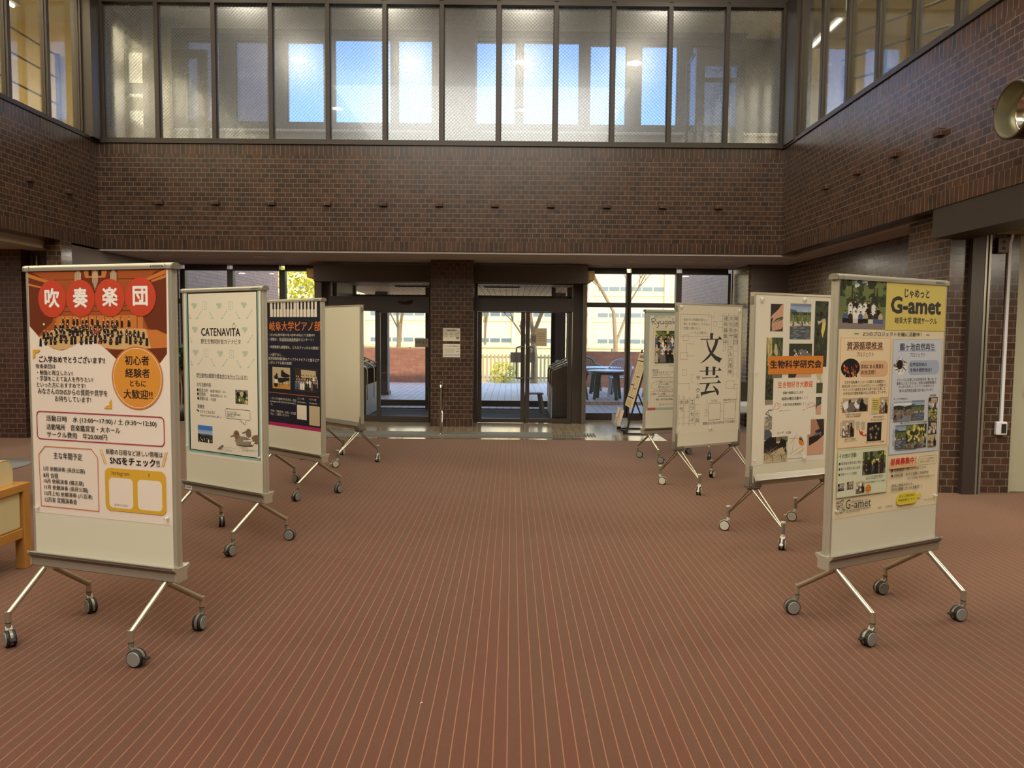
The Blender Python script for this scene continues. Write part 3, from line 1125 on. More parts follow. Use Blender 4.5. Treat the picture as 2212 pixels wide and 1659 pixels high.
# downlights and slot vents in the lower ceiling
for x, y, r, lab in ((-5.4, 11.84, 0.085, 'left end of the lower ceiling, above the orchestra poster stand'), (-4.82, 11.83, 0.06, 'small dark one, second from the left in the lower ceiling'), (-3.96, 11.92, 0.075, 'above the left windows, third from the left in the lower ceiling'),
                     (1.93, 12.2, 0.075, 'above the right window, nearest the double door'), (2.81, 12.12, 0.06, 'in the lower ceiling above the middle of the right windows'), (3.41, 12.07, 0.08, 'in the lower ceiling at the right end of the right windows')):
    t = thing('recessed_downlight', 'small recessed ceiling downlight, ' + lab, 'ceiling light', (x, y, 2.69), group='small downlights in the lower ceiling')
    mb = MB()
    mb.lathe([(r, 0.01), (r * 1.25, 0.01), (r * 1.25, 0.0), (r, -0.004), (r * 0.9, 0.008)], n=24)
    mb.build('trim_ring', M['white'], t)
    mb = MB()
    mb.lathe([(r * 0.92, 0.007), (0, 0.007)], n=24)
    mb.build('lamp_face', M['lamp_off'], t)
    d = bpy.data.lights.new('recessed_fill', 'AREA')  # fittings are unlit; this light is added to lift the dark entrance
    d.shape = 'DISK'
    d.size = r * 1.6
    d.energy = 9
    d.color = (1, 0.9, 0.74)
    lo = bpy.data.objects.new('recessed_fill', d)
    COL.objects.link(lo)
    lo.parent = t
    lo.location = (0, 0, -0.006)
for x0, x1, y, lab in ((-5.79, -3.76, 12.5, 'left'), (1.7, 3.73, 12.85, 'right')):
    t = thing('ceiling_vent', 'long linear ceiling vent above the %s windows' % lab, 'vent', ((x0 + x1) / 2, y, 2.7), group='linear vents in the lower ceiling')
    h = (x1 - x0) / 2
    mb = MB()
    for q in (-0.06, 0.045):
        mb.box(-h, h, q, q + 0.015, -0.015, 0)
    for q in (-h, h - 0.015):
        mb.box(q, q + 0.015, -0.045, 0.045, -0.015, 0)
    mb.build('vent_frame', M['ceil'], t)
    mb = MB()
    mb.box(-h + 0.015, h - 0.015, -0.008, 0.008, -0.012, 0)
    mb.build('vent_blade', M['ceil'], t)
for i, (x0, x1, y) in enumerate(((-5.35, -3.75, 12.35), (-3.3, -1.62, 12.35), (-0.15, 1.35, 12.35), (1.75, 3.3, 12.35))):
    t = thing('ceiling_vent', 'slim strip diffuser in the gallery ceiling, %s' % ('leftmost of four', 'left of the brick column', 'right of the brick column', 'rightmost of four')[i], 'vent', ((x0 + x1) / 2, y, 6.66), group='strip diffusers in the gallery ceiling')
    h = (x1 - x0) / 2
    mb = MB()
    for q in (-0.09, 0.07):
        mb.box(-h, h, q, q + 0.02, -0.02, 0)
    for q in (-h, h - 0.02):
        mb.box(q, q + 0.02, -0.07, 0.07, -0.02, 0)
    mb.build('vent_frame', M['white'], t)
    mb = MB()
    mb.box(-h + 0.02, h - 0.02, -0.07, 0.07, -0.006, 0)
    mb.build('vent_slot', M['grey'], t)

# fluorescent fittings in the gallery rooms
for x, y, lab in ((5.03, 12.62, 'behind the right glazing'), (-7.6, 11.2, 'behind the left glazing')):
    t = thing('tube_light', 'bright fluorescent batten %s' % lab, 'ceiling light', (x, y, 6.4), group='fluorescent battens of the upper rooms')
    mb = MB()
    mb.box(-0.09, 0.09, -0.65, 0.65, 0.03, 0.09)
    mb.bar((0, -0.4, 0.09), (0, -0.4, 0.26), 0.02, 0.02)
    mb.bar((0, 0.4, 0.09), (0, 0.4, 0.26), 0.02, 0.02)
    mb.build('light_body', M['white'], t)
    mb = MB()
    mb.cyl((0, -0.6, 0.01), (0, 0.6, 0.01), 0.025, 10)
    mb.build('tube', M['tubelamp'], t)

# railings
t = thing('guard_railing', 'dark horizontal railing behind the left upper glazing', 'railing', (-7.6, 11.2, 3.3))
for z in (1.15, 1.55, 1.97, 2.40, 2.77):
    mb = MB()
    mb.cyl((0, -2.3, z), (0, 1.75, z), 0.016, 8)
    mb.build('rail', M['frame'], t)
for y in (-2.2, 0.0, 1.7):
    mb = MB()
    mb.box(-0.03, 0.03, y - 0.03, y + 0.03, 0, 2.8)
    mb.build('post', M['frame'], t)
t = thing('stair_railing', 'sloping stair railing behind the right upper glazing', 'railing', (5.5, 11.8, 3.3))
for z in (2.25, 2.6, 2.95):
    mb = MB()
    mb.cyl((0, -2.0, z - 0.45), (0, 1.2, z + 0.25), 0.02, 8)
    mb.build('rail', M['grey'], t)
for y in (-1.9, -0.4, 1.1):
    mb = MB()
    mb.box(-0.03, 0.03, y - 0.03, y + 0.03, 0, 2.5 + y * 0.2)
    mb.build('post', M['grey'], t)
mb = MB()
mb.prism([(-2.0, 1.2), (1.2, 2.1), (1.2, 1.85), (-2.0, 0.95)], 'x', -0.03, 0.03)
mb.build('stringer', M['steel_dk'], t)

# partition frame in the left corner of the gallery
t = thing('door_4', 'dark framed glazed partition behind the leftmost upper pane', None, (-6.2, 12.45, 3.3), kind='structure')
mb = MB()
mb.box(-0.42, -0.28, 0, 0.08, 0, 3.36)
mb.box(0.22, 0.42, 0, 0.08, 0, 3.36)
mb.box(-0.28, 0.22, 0, 0.08, 3.05, 3.36)
mb.box(-0.28, 0.22, 0, 0.08, 2.05, 2.2)
mb.build('door_frame', M['pillar'], t)
mb = MB()
mb.box(-0.28, 0.22, 0.03, 0.036, 2.2, 3.05)
mb.box(-0.28, 0.22, 0.03, 0.036, 0.1, 2.05)
mb.build('pane', M['clear'], t)
mb = MB()
mb.box(-6.5, -5.75, 12.95, 13.0, 3.3, 6.66)
struct('wall_front.004', mb, M['cream'])
t = thing('stair_stringer', 'dark sloping stair beam behind the leftmost upper pane', 'stair', (-6.25, 12.75, 3.3))
mb = MB()
mb.prism([(-0.4, 3.3), (0.36, 2.62), (0.36, 2.5), (-0.4, 3.14)], 'y', -0.05, 0.05)
mb.build('beam', M['pillar'], t)
mb = MB()
mb.cyl((-0.4, -0.08, 3.42), (0.36, -0.08, 2.74), 0.015, 8)
mb.build('rail', M['chrome'], t)
t = thing('door_5', 'dark L shaped door frame behind the second upper pane', None, (-5.55, 13.05, 3.3), kind='structure')
mb = MB()
mb.box(-0.42, 0.36, 0, 0.07, 2.82, 2.95)
mb.box(0.21, 0.36, 0, 0.07, 0, 2.82)
mb.build('door_frame', M['frame'], t)

# exit sign
t = thing('exit_sign', 'small yellow lit exit sign at the top edge, behind the right glazing', 'sign', (4.98, 11.4, 6.34))
mb = MB()
mb.box(-0.03, 0.03, -0.25, 0.25, 0.02, 0.26)
mb.build('sign_housing', M['white'], t, bevel=0.005)
mb = MB()
mb.box(-0.034, -0.0305, -0.23, 0.23, 0.035, 0.245)
mb.build('sign_face', M['exit'], t)
mb = MB()
mb.bar((-0.036, -0.1, 0.08), (-0.036, 0.06, 0.12), 0.012, 0.02)
mb.bar((-0.036, 0.06, 0.12), (-0.036, 0.02, 0.2), 0.012, 0.02)
mb.build('pictogram', M['leaf'], t)

POSTERS={
'orch':dict(k=1,u0=-0.4167,z1=1.7977,w=0.8394,h=1.2035,col='paperwarm',el=[
['p','wood',[[.0,.0],[-.0047,.2747],[.0585,.3278],[.1205,.3722],[.1464,.3842],[.1725,.3907],[.2038,.3915],[.2354,.3838],[.2669,.3704],[.2984,.3546],[.3295,.3462],[.3602,.3431],[.3906,.3448],[.4206,.3524],[.46,.3759],[.4991,.4032],[.5378,.4343],[.6632,.5028],[.7849,.4395],[.822,.3981],[.8272,-.0121]]],
['p','woodd',[[.0,.0],[.0003,.0817],[-.0047,.2747],[.0534,.3217],[.1463,.2536],[.1585,.0753],[.0863,.0379]]],
['p','woodd',[[.8272,-.0121],[.8243,.3053],[.7175,.2828],[.6902,.2285],[.6944,.0812],[.7628,.0205]]],
['p','woodl',[[-.0008,.0184],[.1591,.0612],[.1585,.0753],[-.0016,.0367]]],
['p','woodl',[[.8252,.0081],[.7048,.0523],[.7044,.0658],[.8247,.0291]]],
['p','woodl',[[-.0028,.0653],[.0845,.0826],[.0842,.0907],[-.0032,.0756]]],
['p','woodl',[[.8246,.0329],[.7427,.0586],[.7425,.0682],[.8242,.0482]]],
['p','woodl',[[.1579,.2252],[.6905,.2188],[.6887,.283],[.1659,.2881]]],
['l','woodd',.004,[[.1684,.2252],[.1662,.282]]],
['l','woodd',.004,[[.219,.2251],[.2168,.2818]]],
['l','woodd',.004,[[.2692,.225],[.2671,.2815]]],
['l','woodd',.004,[[.319,.225],[.317,.2812]]],
['l','woodd',.004,[[.3684,.2249],[.3664,.2809]]],
['l','woodd',.004,[[.4174,.2249],[.4155,.2806]]],
['l','woodd',.004,[[.466,.2248],[.4641,.2804]]],
['l','woodd',.004,[[.5142,.2248],[.5124,.2801]]],
['l','woodd',.004,[[.562,.2247],[.5603,.2798]]],
['l','woodd',.004,[[.6095,.2247],[.6079,.2796]]],
['l','woodd',.004,[[.6566,.2246],[.655,.2793]]],
['l','woodd',.004,[[.1647,.0511],[.6952,.0502]]],
['l','woodd',.004,[[.1596,.1805],[.6918,.1741]]],
['l','woodd',.004,[[.1587,.2049],[.6911,.1974]]],
['l','woodl',.0015,[[.1857,.0482],[.1853,.0574]]],
['l','woodl',.0015,[[.2028,.0484],[.2025,.0577]]],
['l','woodl',.0015,[[.22,.0486],[.2196,.0579]]],
['l','woodl',.0015,[[.237,.0489],[.2367,.0581]]],
['l','woodl',.0015,[[.254,.0491],[.2537,.0583]]],
['l','woodl',.0015,[[.271,.0493],[.2707,.0585]]],
['l','woodl',.0015,[[.2879,.0495],[.2876,.0587]]],
['l','woodl',.0015,[[.3048,.0497],[.3045,.0589]]],
['l','woodl',.0015,[[.3217,.05],[.3213,.0591]]],
['l','woodl',.0015,[[.3384,.0502],[.3381,.0593]]],
['l','woodl',.0015,[[.3552,.0504],[.3549,.0595]]],
['l','woodl',.0015,[[.3719,.0506],[.3716,.0598]]],
['l','woodl',.0015,[[.3885,.0508],[.3882,.06]]],
['l','woodl',.0015,[[.4051,.0511],[.4048,.0602]]],
['l','woodl',.0015,[[.4217,.0513],[.4214,.0604]]],
['l','woodl',.0015,[[.4382,.0515],[.4379,.0606]]],
['l','woodl',.0015,[[.4547,.0517],[.4544,.0608]]],
['l','woodl',.0015,[[.4711,.0519],[.4708,.061]]],
['l','woodl',.0015,[[.4875,.0521],[.4872,.0612]]],
['l','woodl',.0015,[[.5038,.0524],[.5036,.0614]]],
['l','woodl',.0015,[[.5201,.0526],[.5199,.0616]]],
['l','woodl',.0015,[[.5364,.0528],[.5361,.0618]]],
['l','woodl',.0015,[[.5526,.053],[.5523,.062]]],
['l','woodl',.0015,[[.5688,.0532],[.5685,.0622]]],
['l','woodl',.0015,[[.5849,.0534],[.5846,.0624]]],
['l','woodl',.0015,[[.601,.0536],[.6007,.0626]]],
['l','woodl',.0015,[[.617,.0539],[.6167,.0628]]],
['l','woodl',.0015,[[.633,.0541],[.6327,.063]]],
['l','woodl',.0015,[[.649,.0543],[.6487,.0632]]],
['l','woodl',.0015,[[.6649,.0545],[.6646,.0634]]],
['p','woodd',[[.291,-.0051],[.5491,-.0064],[.5452,.1187],[.2865,.1167]]],
['p','woodl',[[.3465,.0098],[.4869,.0101],[.4759,.0433],[.3554,.0437]]],
['p','black',[[.377,.0043],[.3972,.0035],[.3962,.0343],[.376,.034]]],
['p','black',[[.4338,.0041],[.4548,.0037],[.4538,.0332],[.4328,.0341]]],
['p','pipe',[[.2927,.0169],[.2973,.0169],[.2954,.0708],[.2908,.0707]]],
['p','pipe',[[.2996,.0098],[.3042,.0099],[.3016,.0828],[.297,.0828]]],
['p','pipe',[[.3065,.0027],[.3111,.0028],[.3078,.0949],[.3032,.0948]]],
['p','pipe',[[.3132,.0029],[.3177,.0029],[.3144,.095],[.3098,.0949]]],
['p','pipe',[[.3195,.0101],[.3241,.0102],[.3215,.0831],[.3169,.083]]],
['p','pipe',[[.3259,.0174],[.3305,.0175],[.3285,.0712],[.324,.0711]]],
['p','pipe',[[.3991,.0221],[.4021,.0222],[.4006,.0661],[.3976,.066]]],
['p','pipe',[[.4044,.0151],[.4074,.0151],[.4052,.078],[.4022,.078]]],
['p','pipe',[[.4096,.008],[.4126,.0081],[.4099,.0899],[.4068,.0899]]],
['p','pipe',[[.4149,.001],[.4179,.0011],[.4145,.1018],[.4115,.1018]]],
['p','pipe',[[.4196,.0082],[.4227,.0083],[.4199,.09],[.4169,.09]]],
['p','pipe',[[.4244,.0154],[.4274,.0154],[.4253,.0782],[.4223,.0782]]],
['p','pipe',[[.4292,.0226],[.4322,.0226],[.4307,.0664],[.4277,.0664]]],
['p','pipe',[[.5064,.0202],[.5108,.0203],[.5091,.0732],[.5047,.0732]]],
['p','pipe',[[.513,.0133],[.5174,.0134],[.5152,.0851],[.5107,.085]]],
['p','pipe',[[.5196,.0064],[.5241,.0064],[.5212,.0969],[.5168,.0969]]],
['p','pipe',[[.526,.0065],[.5305,.0065],[.5276,.097],[.5232,.0969]]],
['p','pipe',[[.5322,.0136],[.5366,.0137],[.5344,.0853],[.53,.0852]]],
['p','pipe',[[.5384,.0207],[.5428,.0208],[.5412,.0736],[.5367,.0735]]],
['p','stage',[[.0585,.3278],[.1554,.2882],[.6983,.283],[.8237,.3285],[.8236,.3691],[.569,.3843],[.46,.3759],[.4206,.3524],[.3602,.3431],[.2984,.3546],[.2354,.3838],[.1725,.3907],[.1205,.3722]]],
['p','woodl',[[.7077,.2907],[.7652,.2864],[.8242,.3092],[.8227,.3691],[.7342,.3761]]],
['p','woodd',[[.4747,.3856],[.8236,.3702],[.822,.3981],[.7849,.4395],[.6643,.4634],[.5378,.4343]]],
['p','black',[[.2049,.2708],[.2076,.2419],[.2118,.2369],[.2166,.2369],[.2211,.2438],[.2209,.2707]]],
['e','skin',.2143,.2334,.0042,.0044],
['p','brass',[[.2118,.2457],[.2214,.2399],[.2228,.2438]]],
['p','black',[[.2297,.2735],[.2327,.2447],[.2377,.2397],[.2434,.2397],[.2489,.2466],[.2489,.2734]]],
['e','skin',.2406,.2363,.0042,.0044],
['p','black',[[.2706,.2716],[.2734,.2429],[.2777,.2379],[.2827,.2379],[.2875,.2448],[.2873,.2715]]],
['e','skin',.2803,.2344,.0041,.0044],
['p','brass',[[.2778,.2467],[.2873,.2409],[.2887,.2448]]],
['p','black',[[.2927,.2704],[.2952,.2417],[.299,.2367],[.3034,.2367],[.3076,.2436],[.3073,.2703]]],
['e','skin',.3013,.2333,.0041,.0044],
['p','black',[[.3243,.277],[.3272,.2484],[.3319,.2434],[.3373,.2434],[.3425,.2502],[.3425,.2769]]],
['e','skin',.3347,.24,.0041,.0044],
['p','brass',[[.3322,.2522],[.3416,.2464],[.343,.2502]]],
['p','black',[[.3463,.2751],[.3491,.2466],[.3537,.2416],[.359,.2416],[.364,.2484],[.364,.275]]],
['e','skin',.3564,.2382,.004,.0044],
['p','black',[[.3818,.2698],[.3844,.2413],[.3888,.2364],[.3938,.2364],[.3986,.2432],[.3986,.2697]]],
['e','skin',.3915,.2329,.004,.0044],
['p','black',[[.4153,.2745],[.4179,.2461],[.422,.2412],[.4268,.2411],[.4314,.2479],[.4313,.2744]]],
['e','skin',.4245,.2378,.004,.0044],
['p','brass',[[.4221,.2499],[.4314,.2442],[.4327,.2479]]],
['p','black',[[.4512,.2808],[.4538,.2525],[.458,.2476],[.4629,.2476],[.4675,.2544],[.4675,.2808]]],
['e','skin',.4606,.2442,.004,.0043],
['p','brass',[[.4582,.2563],[.4673,.2506],[.4687,.2544]]],
['p','black',[[.475,.2779],[.4777,.2497],[.4824,.2448],[.4879,.2448],[.4931,.2515],[.4932,.2778]]],
['e','skin',.4853,.2414,.004,.0044],
['p','black',[[.5024,.2763],[.505,.2481],[.5093,.2432],[.5142,.2432],[.5189,.2499],[.5189,.2762]]],
['e','skin',.5119,.2399,.004,.0044],
['p','brass',[[.5095,.2518],[.5186,.2462],[.5199,.2499]]],
['p','black',[[.5299,.2751],[.5326,.247],[.5371,.2421],[.5424,.2421],[.5475,.2488],[.5476,.275]]],
['e','skin',.5398,.2387,.0039,.0043],
['p','brass',[[.5375,.2507],[.5466,.2451],[.5479,.2488]]],
['p','black',[[.5596,.278],[.5619,.2499],[.5657,.2451],[.57,.245],[.5741,.2517],[.5741,.2779]]],
['e','skin',.5679,.2417,.004,.0043],
['p','black',[[.5994,.2751],[.6021,.2471],[.6068,.2423],[.6124,.2423],[.6177,.2489],[.6179,.275]]],
['e','skin',.6097,.2389,.0039,.0043],
['p','brass',[[.6074,.2508],[.6164,.2452],[.6177,.2489]]],
['p','black',[[.1556,.2993],[.1584,.2719],[.163,.2671],[.1683,.267],[.1733,.2736],[.1732,.2992]]],
['e','skin',.1658,.2637,.0042,.0045],
['p','brass',[[.1632,.2755],[.1729,.27],[.1743,.2736]]],
['p','black',[[.1524,.2847],[.1786,.2835],[.1784,.29],[.1521,.2913]]],
['l','pipe',.0012,[[.1534,.2865],[.1775,.2853]]],
['p','black',[[.1851,.3003],[.1879,.2729],[.1924,.2681],[.1975,.2681],[.2023,.2746],[.2022,.3002]]],
['e','skin',.1951,.2648,.0042,.0045],
['p','black',[[.1817,.2857],[.2079,.2844],[.2076,.291],[.1815,.2923]]],
['l','pipe',.0012,[[.1827,.2875],[.2067,.2863]]],
['p','black',[[.201,.2993],[.2039,.2719],[.2087,.2671],[.2141,.2671],[.2194,.2736],[.2193,.2992]]],
['e','skin',.2116,.2639,.0042,.0044],
['p','black',[[.1982,.2847],[.2243,.2834],[.2241,.29],[.198,.2913]]],
['l','pipe',.0012,[[.1992,.2865],[.2232,.2853]]],
['p','black',[[.2303,.2986],[.233,.2713],[.2373,.2665],[.2422,.2665],[.2468,.273],[.2467,.2985]]],
['e','skin',.2399,.2632,.0042,.0045],
['p','brass',[[.2373,.2749],[.2469,.2694],[.2483,.273]]],
['p','black',[[.2266,.284],[.2526,.2828],[.2523,.2893],[.2264,.2906]]],
['l','pipe',.0012,[[.2276,.2858],[.2515,.2846]]],
['p','black',[[.2611,.3059],[.2639,.2786],[.2686,.2739],[.2739,.2739],[.2791,.2804],[.2791,.3058]]],
['e','skin',.2713,.2706,.0042,.0044],
['p','black',[[.2582,.2914],[.284,.2901],[.2838,.2967],[.258,.2979]]],
['l','pipe',.0012,[[.2592,.2932],[.283,.2919]]],
['p','black',[[.2782,.3059],[.281,.2786],[.2857,.2739],[.2912,.2739],[.2964,.2804],[.2964,.3057]]],
['e','skin',.2886,.2707,.0041,.0045],
['p','brass',[[.2861,.2822],[.2956,.2768],[.297,.2804]]],
['p','black',[[.3085,.3042],[.311,.2771],[.315,.2723],[.3195,.2723],[.3238,.2788],[.3236,.3041]]],
['e','skin',.3173,.2691,.0041,.0044],
['p','brass',[[.3149,.2807],[.3243,.2752],[.3257,.2788]]],
['p','black',[[.3043,.2898],[.3299,.2885],[.3297,.295],[.3041,.2963]]],
['l','pipe',.0012,[[.3053,.2916],[.3289,.2903]]],
['p','black',[[.3252,.2999],[.3281,.2728],[.3331,.268],[.3388,.268],[.3443,.2745],[.3444,.2997]]],
['e','skin',.3361,.2648,.0041,.0044],
['p','brass',[[.3336,.2763],[.343,.2709],[.3444,.2745]]],
['p','black',[[.3231,.2854],[.3486,.2842],[.3484,.2907],[.3229,.2919]]],
['l','pipe',.0012,[[.324,.2872],[.3476,.286]]],
['p','black',[[.3492,.2977],[.352,.2706],[.3567,.2659],[.3621,.2659],[.3672,.2723],[.3672,.2975]]],
['e','skin',.3594,.2626,.004,.0045],
['p','brass',[[.357,.2742],[.3664,.2687],[.3678,.2723]]],
['p','black',[[.3465,.2833],[.372,.282],[.3718,.2885],[.3463,.2898]]],
['l','pipe',.0012,[[.3475,.2851],[.3709,.2838]]],
['p','black',[[.3751,.3053],[.3776,.2783],[.3817,.2736],[.3864,.2736],[.3909,.28],[.3909,.3052]]],
['e','skin',.3841,.2703,.004,.0044],
['p','brass',[[.3818,.2819],[.3911,.2764],[.3925,.28]]],
['p','black',[[.3713,.2909],[.3967,.2897],[.3965,.2961],[.3711,.2974]]],
['l','pipe',.0012,[[.3723,.2927],[.3956,.2915]]],
['p','black',[[.3984,.2973],[.401,.2704],[.4055,.2657],[.4107,.2657],[.4156,.2721],[.4156,.2972]]],
['e','skin',.4082,.2624,.004,.0043],
['p','brass',[[.4058,.2739],[.415,.2685],[.4164,.2721]]],
['p','black',[[.3954,.283],[.4206,.2817],[.4204,.2882],[.3952,.2894]]],
['l','pipe',.0012,[[.3963,.2848],[.4196,.2835]]],
['p','black',[[.4269,.2979],[.4297,.271],[.4346,.2663],[.4403,.2663],[.4458,.2727],[.4459,.2978]]],
['e','skin',.4376,.2631,.004,.0044],
['p','brass',[[.4352,.2746],[.4444,.2691],[.4458,.2727]]],
['p','black',[[.4248,.2836],[.45,.2823],[.4498,.2888],[.4246,.29]]],
['l','pipe',.0012,[[.4258,.2854],[.4489,.2841]]],
['p','black',[[.4543,.2992],[.4571,.2724],[.462,.2677],[.4677,.2677],[.4731,.2741],[.4733,.2991]]],
['e','skin',.4649,.2645,.0039,.0044],
['p','brass',[[.4626,.2759],[.4717,.2705],[.4731,.2741]]],
['p','black',[[.4523,.2849],[.4773,.2837],[.4771,.2901],[.4521,.2914]]],
['l','pipe',.0012,[[.4532,.2867],[.4762,.2855]]],
['p','black',[[.4758,.2955],[.4782,.2687],[.4822,.2641],[.4869,.2641],[.4913,.2705],[.4913,.2954]]],
['e','skin',.4847,.2609,.0039,.0043],
['p','brass',[[.4823,.2723],[.4914,.2669],[.4928,.2705]]],
['p','black',[[.5057,.2997],[.5079,.273],[.5113,.2683],[.5152,.2683],[.519,.2747],[.5188,.2996]]],
['e','skin',.5133,.2651,.004,.0044],
['p','brass',[[.511,.2765],[.5201,.2712],[.5215,.2747]]],
['p','black',[[.5008,.2855],[.5256,.2843],[.5254,.2907],[.5006,.2919]]],
['l','pipe',.0012,[[.5018,.2873],[.5246,.2861]]],
['p','black',[[.5197,.2971],[.5224,.2704],[.527,.2657],[.5324,.2657],[.5376,.2721],[.5377,.297]]],
['e','skin',.5299,.2626,.004,.0044],
['p','brass',[[.5275,.2739],[.5365,.2685],[.5379,.2721]]],
['p','black',[[.5173,.2829],[.5421,.2816],[.5419,.288],[.5171,.2893]]],
['l','pipe',.0012,[[.5182,.2846],[.541,.2834]]],
['p','black',[[.0802,.3364],[.0835,.3057],[.0887,.3003],[.0948,.3003],[.1005,.3076],[.1003,.3362]]],
['e','skin',.0919,.2966,.0043,.0045],
['p','brass',[[.0892,.3097],[.099,.3035],[.1005,.3076]]],
['p','black',[[.105,.3384],[.1081,.3077],[.1129,.3023],[.1185,.3023],[.1237,.3096],[.1235,.3382]]],
['e','skin',.1159,.2986,.0042,.0044],
['p','brass',[[.1132,.3117],[.123,.3055],[.1244,.3096]]],
['p','black',[[.1022,.3221],[.1287,.3206],[.1284,.328],[.1019,.3294]]],
['l','pipe',.0012,[[.1032,.3241],[.1276,.3227]]],
['p','black',[[.1264,.339],[.1296,.3083],[.1346,.303],[.1404,.303],[.146,.3103],[.1458,.3388]]],
['e','skin',.1377,.2993,.0042,.0045],
['p','black',[[.1241,.3227],[.1505,.3212],[.1502,.3286],[.1238,.33]]],
['l','pipe',.0012,[[.1251,.3247],[.1494,.3233]]],
['p','black',[[.1606,.3298],[.1636,.2992],[.1682,.2939],[.1735,.2939],[.1785,.3011],[.1783,.3296]]],
['e','skin',.171,.2902,.0042,.0045],
['p','black',[[.1575,.3135],[.1837,.3121],[.1835,.3194],[.1572,.3209]]],
['l','pipe',.0012,[[.1584,.3155],[.1826,.3141]]],
['p','black',[[.189,.3284],[.1917,.2979],[.1958,.2926],[.2003,.2926],[.2046,.2999],[.2043,.3283]]],
['e','skin',.1982,.2889,.0042,.0045],
['p','black',[[.2067,.331],[.2098,.3006],[.2149,.2953],[.2207,.2952],[.2263,.3025],[.2262,.3308]]],
['e','skin',.2179,.2916,.0042,.0045],
['p','black',[[.2045,.3148],[.2306,.3134],[.2303,.3207],[.2043,.3221]]],
['l','pipe',.0012,[[.2055,.3168],[.2295,.3154]]],
['p','black',[[.2443,.3225],[.2473,.2921],[.2524,.2868],[.2582,.2868],[.2638,.294],[.2637,.3223]]],
['e','skin',.2555,.2832,.0041,.0045],
['p','black',[[.2422,.3063],[.2681,.3049],[.2678,.3122],[.2419,.3136]]],
['l','pipe',.0012,[[.2431,.3083],[.267,.3069]]],
['p','black',[[.2631,.3272],[.266,.2969],[.2704,.2916],[.2755,.2916],[.2803,.2988],[.2801,.3271]]],
['e','skin',.2731,.288,.0042,.0044],
['p','black',[[.2897,.3209],[.2927,.2906],[.2977,.2854],[.3034,.2853],[.3088,.2925],[.3088,.3207]]],
['e','skin',.3007,.2817,.0041,.0044],
['p','brass',[[.2981,.2946],[.3076,.2885],[.309,.2925]]],
['p','black',[[.3153,.3284],[.3182,.2982],[.3229,.293],[.3283,.2929],[.3335,.3001],[.3334,.3283]]],
['e','skin',.3258,.2893,.0041,.0045],
['p','black',[[.3127,.3124],[.3383,.3109],[.338,.3182],[.3124,.3196]]],
['l','pipe',.0012,[[.3136,.3144],[.3372,.313]]],
['p','black',[[.3518,.3222],[.3546,.2921],[.3591,.2869],[.3643,.2869],[.3692,.294],[.3691,.3221]]],
['e','skin',.3618,.2833,.0041,.0044],
['p','brass',[[.3593,.2961],[.3687,.29],[.3701,.294]]],
['p','black',[[.3773,.3246],[.38,.2946],[.3842,.2893],[.3891,.2893],[.3938,.2965],[.3937,.3244]]],
['e','skin',.3869,.2857,.0041,.0044],
['p','brass',[[.3843,.2985],[.3937,.2925],[.395,.2965]]],
['p','black',[[.3739,.3086],[.3992,.3072],[.399,.3144],[.3736,.3158]]],
['l','pipe',.0012,[[.3748,.3106],[.3981,.3092]]],
['p','black',[[.4004,.3246],[.4033,.2946],[.408,.2894],[.4135,.2893],[.4188,.2965],[.4188,.3244]]],
['e','skin',.4109,.2858,.004,.0044],
['p','black',[[.398,.3086],[.4233,.3072],[.423,.3144],[.3978,.3158]]],
['l','pipe',.0012,[[.399,.3106],[.4222,.3092]]],
['p','black',[[.4248,.327],[.4274,.2971],[.4316,.2919],[.4365,.2918],[.4411,.299],[.441,.3268]]],
['e','skin',.4342,.2883,.004,.0044],
['p','brass',[[.4317,.301],[.441,.295],[.4424,.299]]],
['p','black',[[.4566,.3202],[.4592,.2903],[.4635,.2852],[.4684,.2851],[.473,.2922],[.4729,.32]]],
['e','skin',.466,.2815,.004,.0043],
['p','brass',[[.4636,.2943],[.4728,.2883],[.4742,.2922]]],
['p','black',[[.4766,.3214],[.4791,.2916],[.4833,.2864],[.488,.2864],[.4925,.2935],[.4924,.3213]]],
['e','skin',.4858,.2829,.004,.0043],
['p','black',[[.4731,.3056],[.498,.3042],[.4978,.3113],[.4728,.3127]]],
['l','pipe',.0012,[[.474,.3075],[.4969,.3062]]],
['p','black',[[.4988,.3249],[.5016,.2952],[.5063,.29],[.5117,.29],[.517,.297],[.517,.3247]]],
['e','skin',.5091,.2864,.004,.0043],
['p','black',[[.4965,.3091],[.5213,.3077],[.5211,.3148],[.4963,.3162]]],
['l','pipe',.0012,[[.4974,.311],[.5203,.3097]]],
['p','black',[[.5358,.326],[.5381,.2964],[.5415,.2912],[.5455,.2912],[.5493,.2983],[.5491,.3259]]],
['e','skin',.5436,.2876,.004,.0043],
['p','black',[[.5311,.3103],[.5558,.3089],[.5556,.316],[.5309,.3174]]],
['l','pipe',.0012,[[.532,.3122],[.5548,.3109]]],
['p','black',[[.5538,.3264],[.5563,.2968],[.5603,.2917],[.5649,.2916],[.5692,.2987],[.5691,.3263]]],
['e','skin',.5626,.2882,.004,.0043],
['p','black',[[.5502,.3107],[.5748,.3093],[.5746,.3164],[.5499,.3178]]],
['l','pipe',.0012,[[.5511,.3126],[.5738,.3113]]],
['p','black',[[.5871,.3199],[.5894,.2904],[.593,.2852],[.597,.2852],[.6009,.2923],[.6008,.3198]]],
['e','skin',.5951,.2817,.0039,.0043],
['p','brass',[[.5928,.2943],[.6017,.2883],[.6031,.2922]]],
['p','black',[[.5827,.3042],[.6072,.3028],[.607,.3099],[.5825,.3113]]],
['l','pipe',.0012,[[.5836,.3061],[.6061,.3048]]],
['p','black',[[.6068,.3266],[.6094,.2971],[.6138,.292],[.6188,.2919],[.6236,.299],[.6237,.3264]]],
['e','skin',.6164,.2884,.0039,.0043],
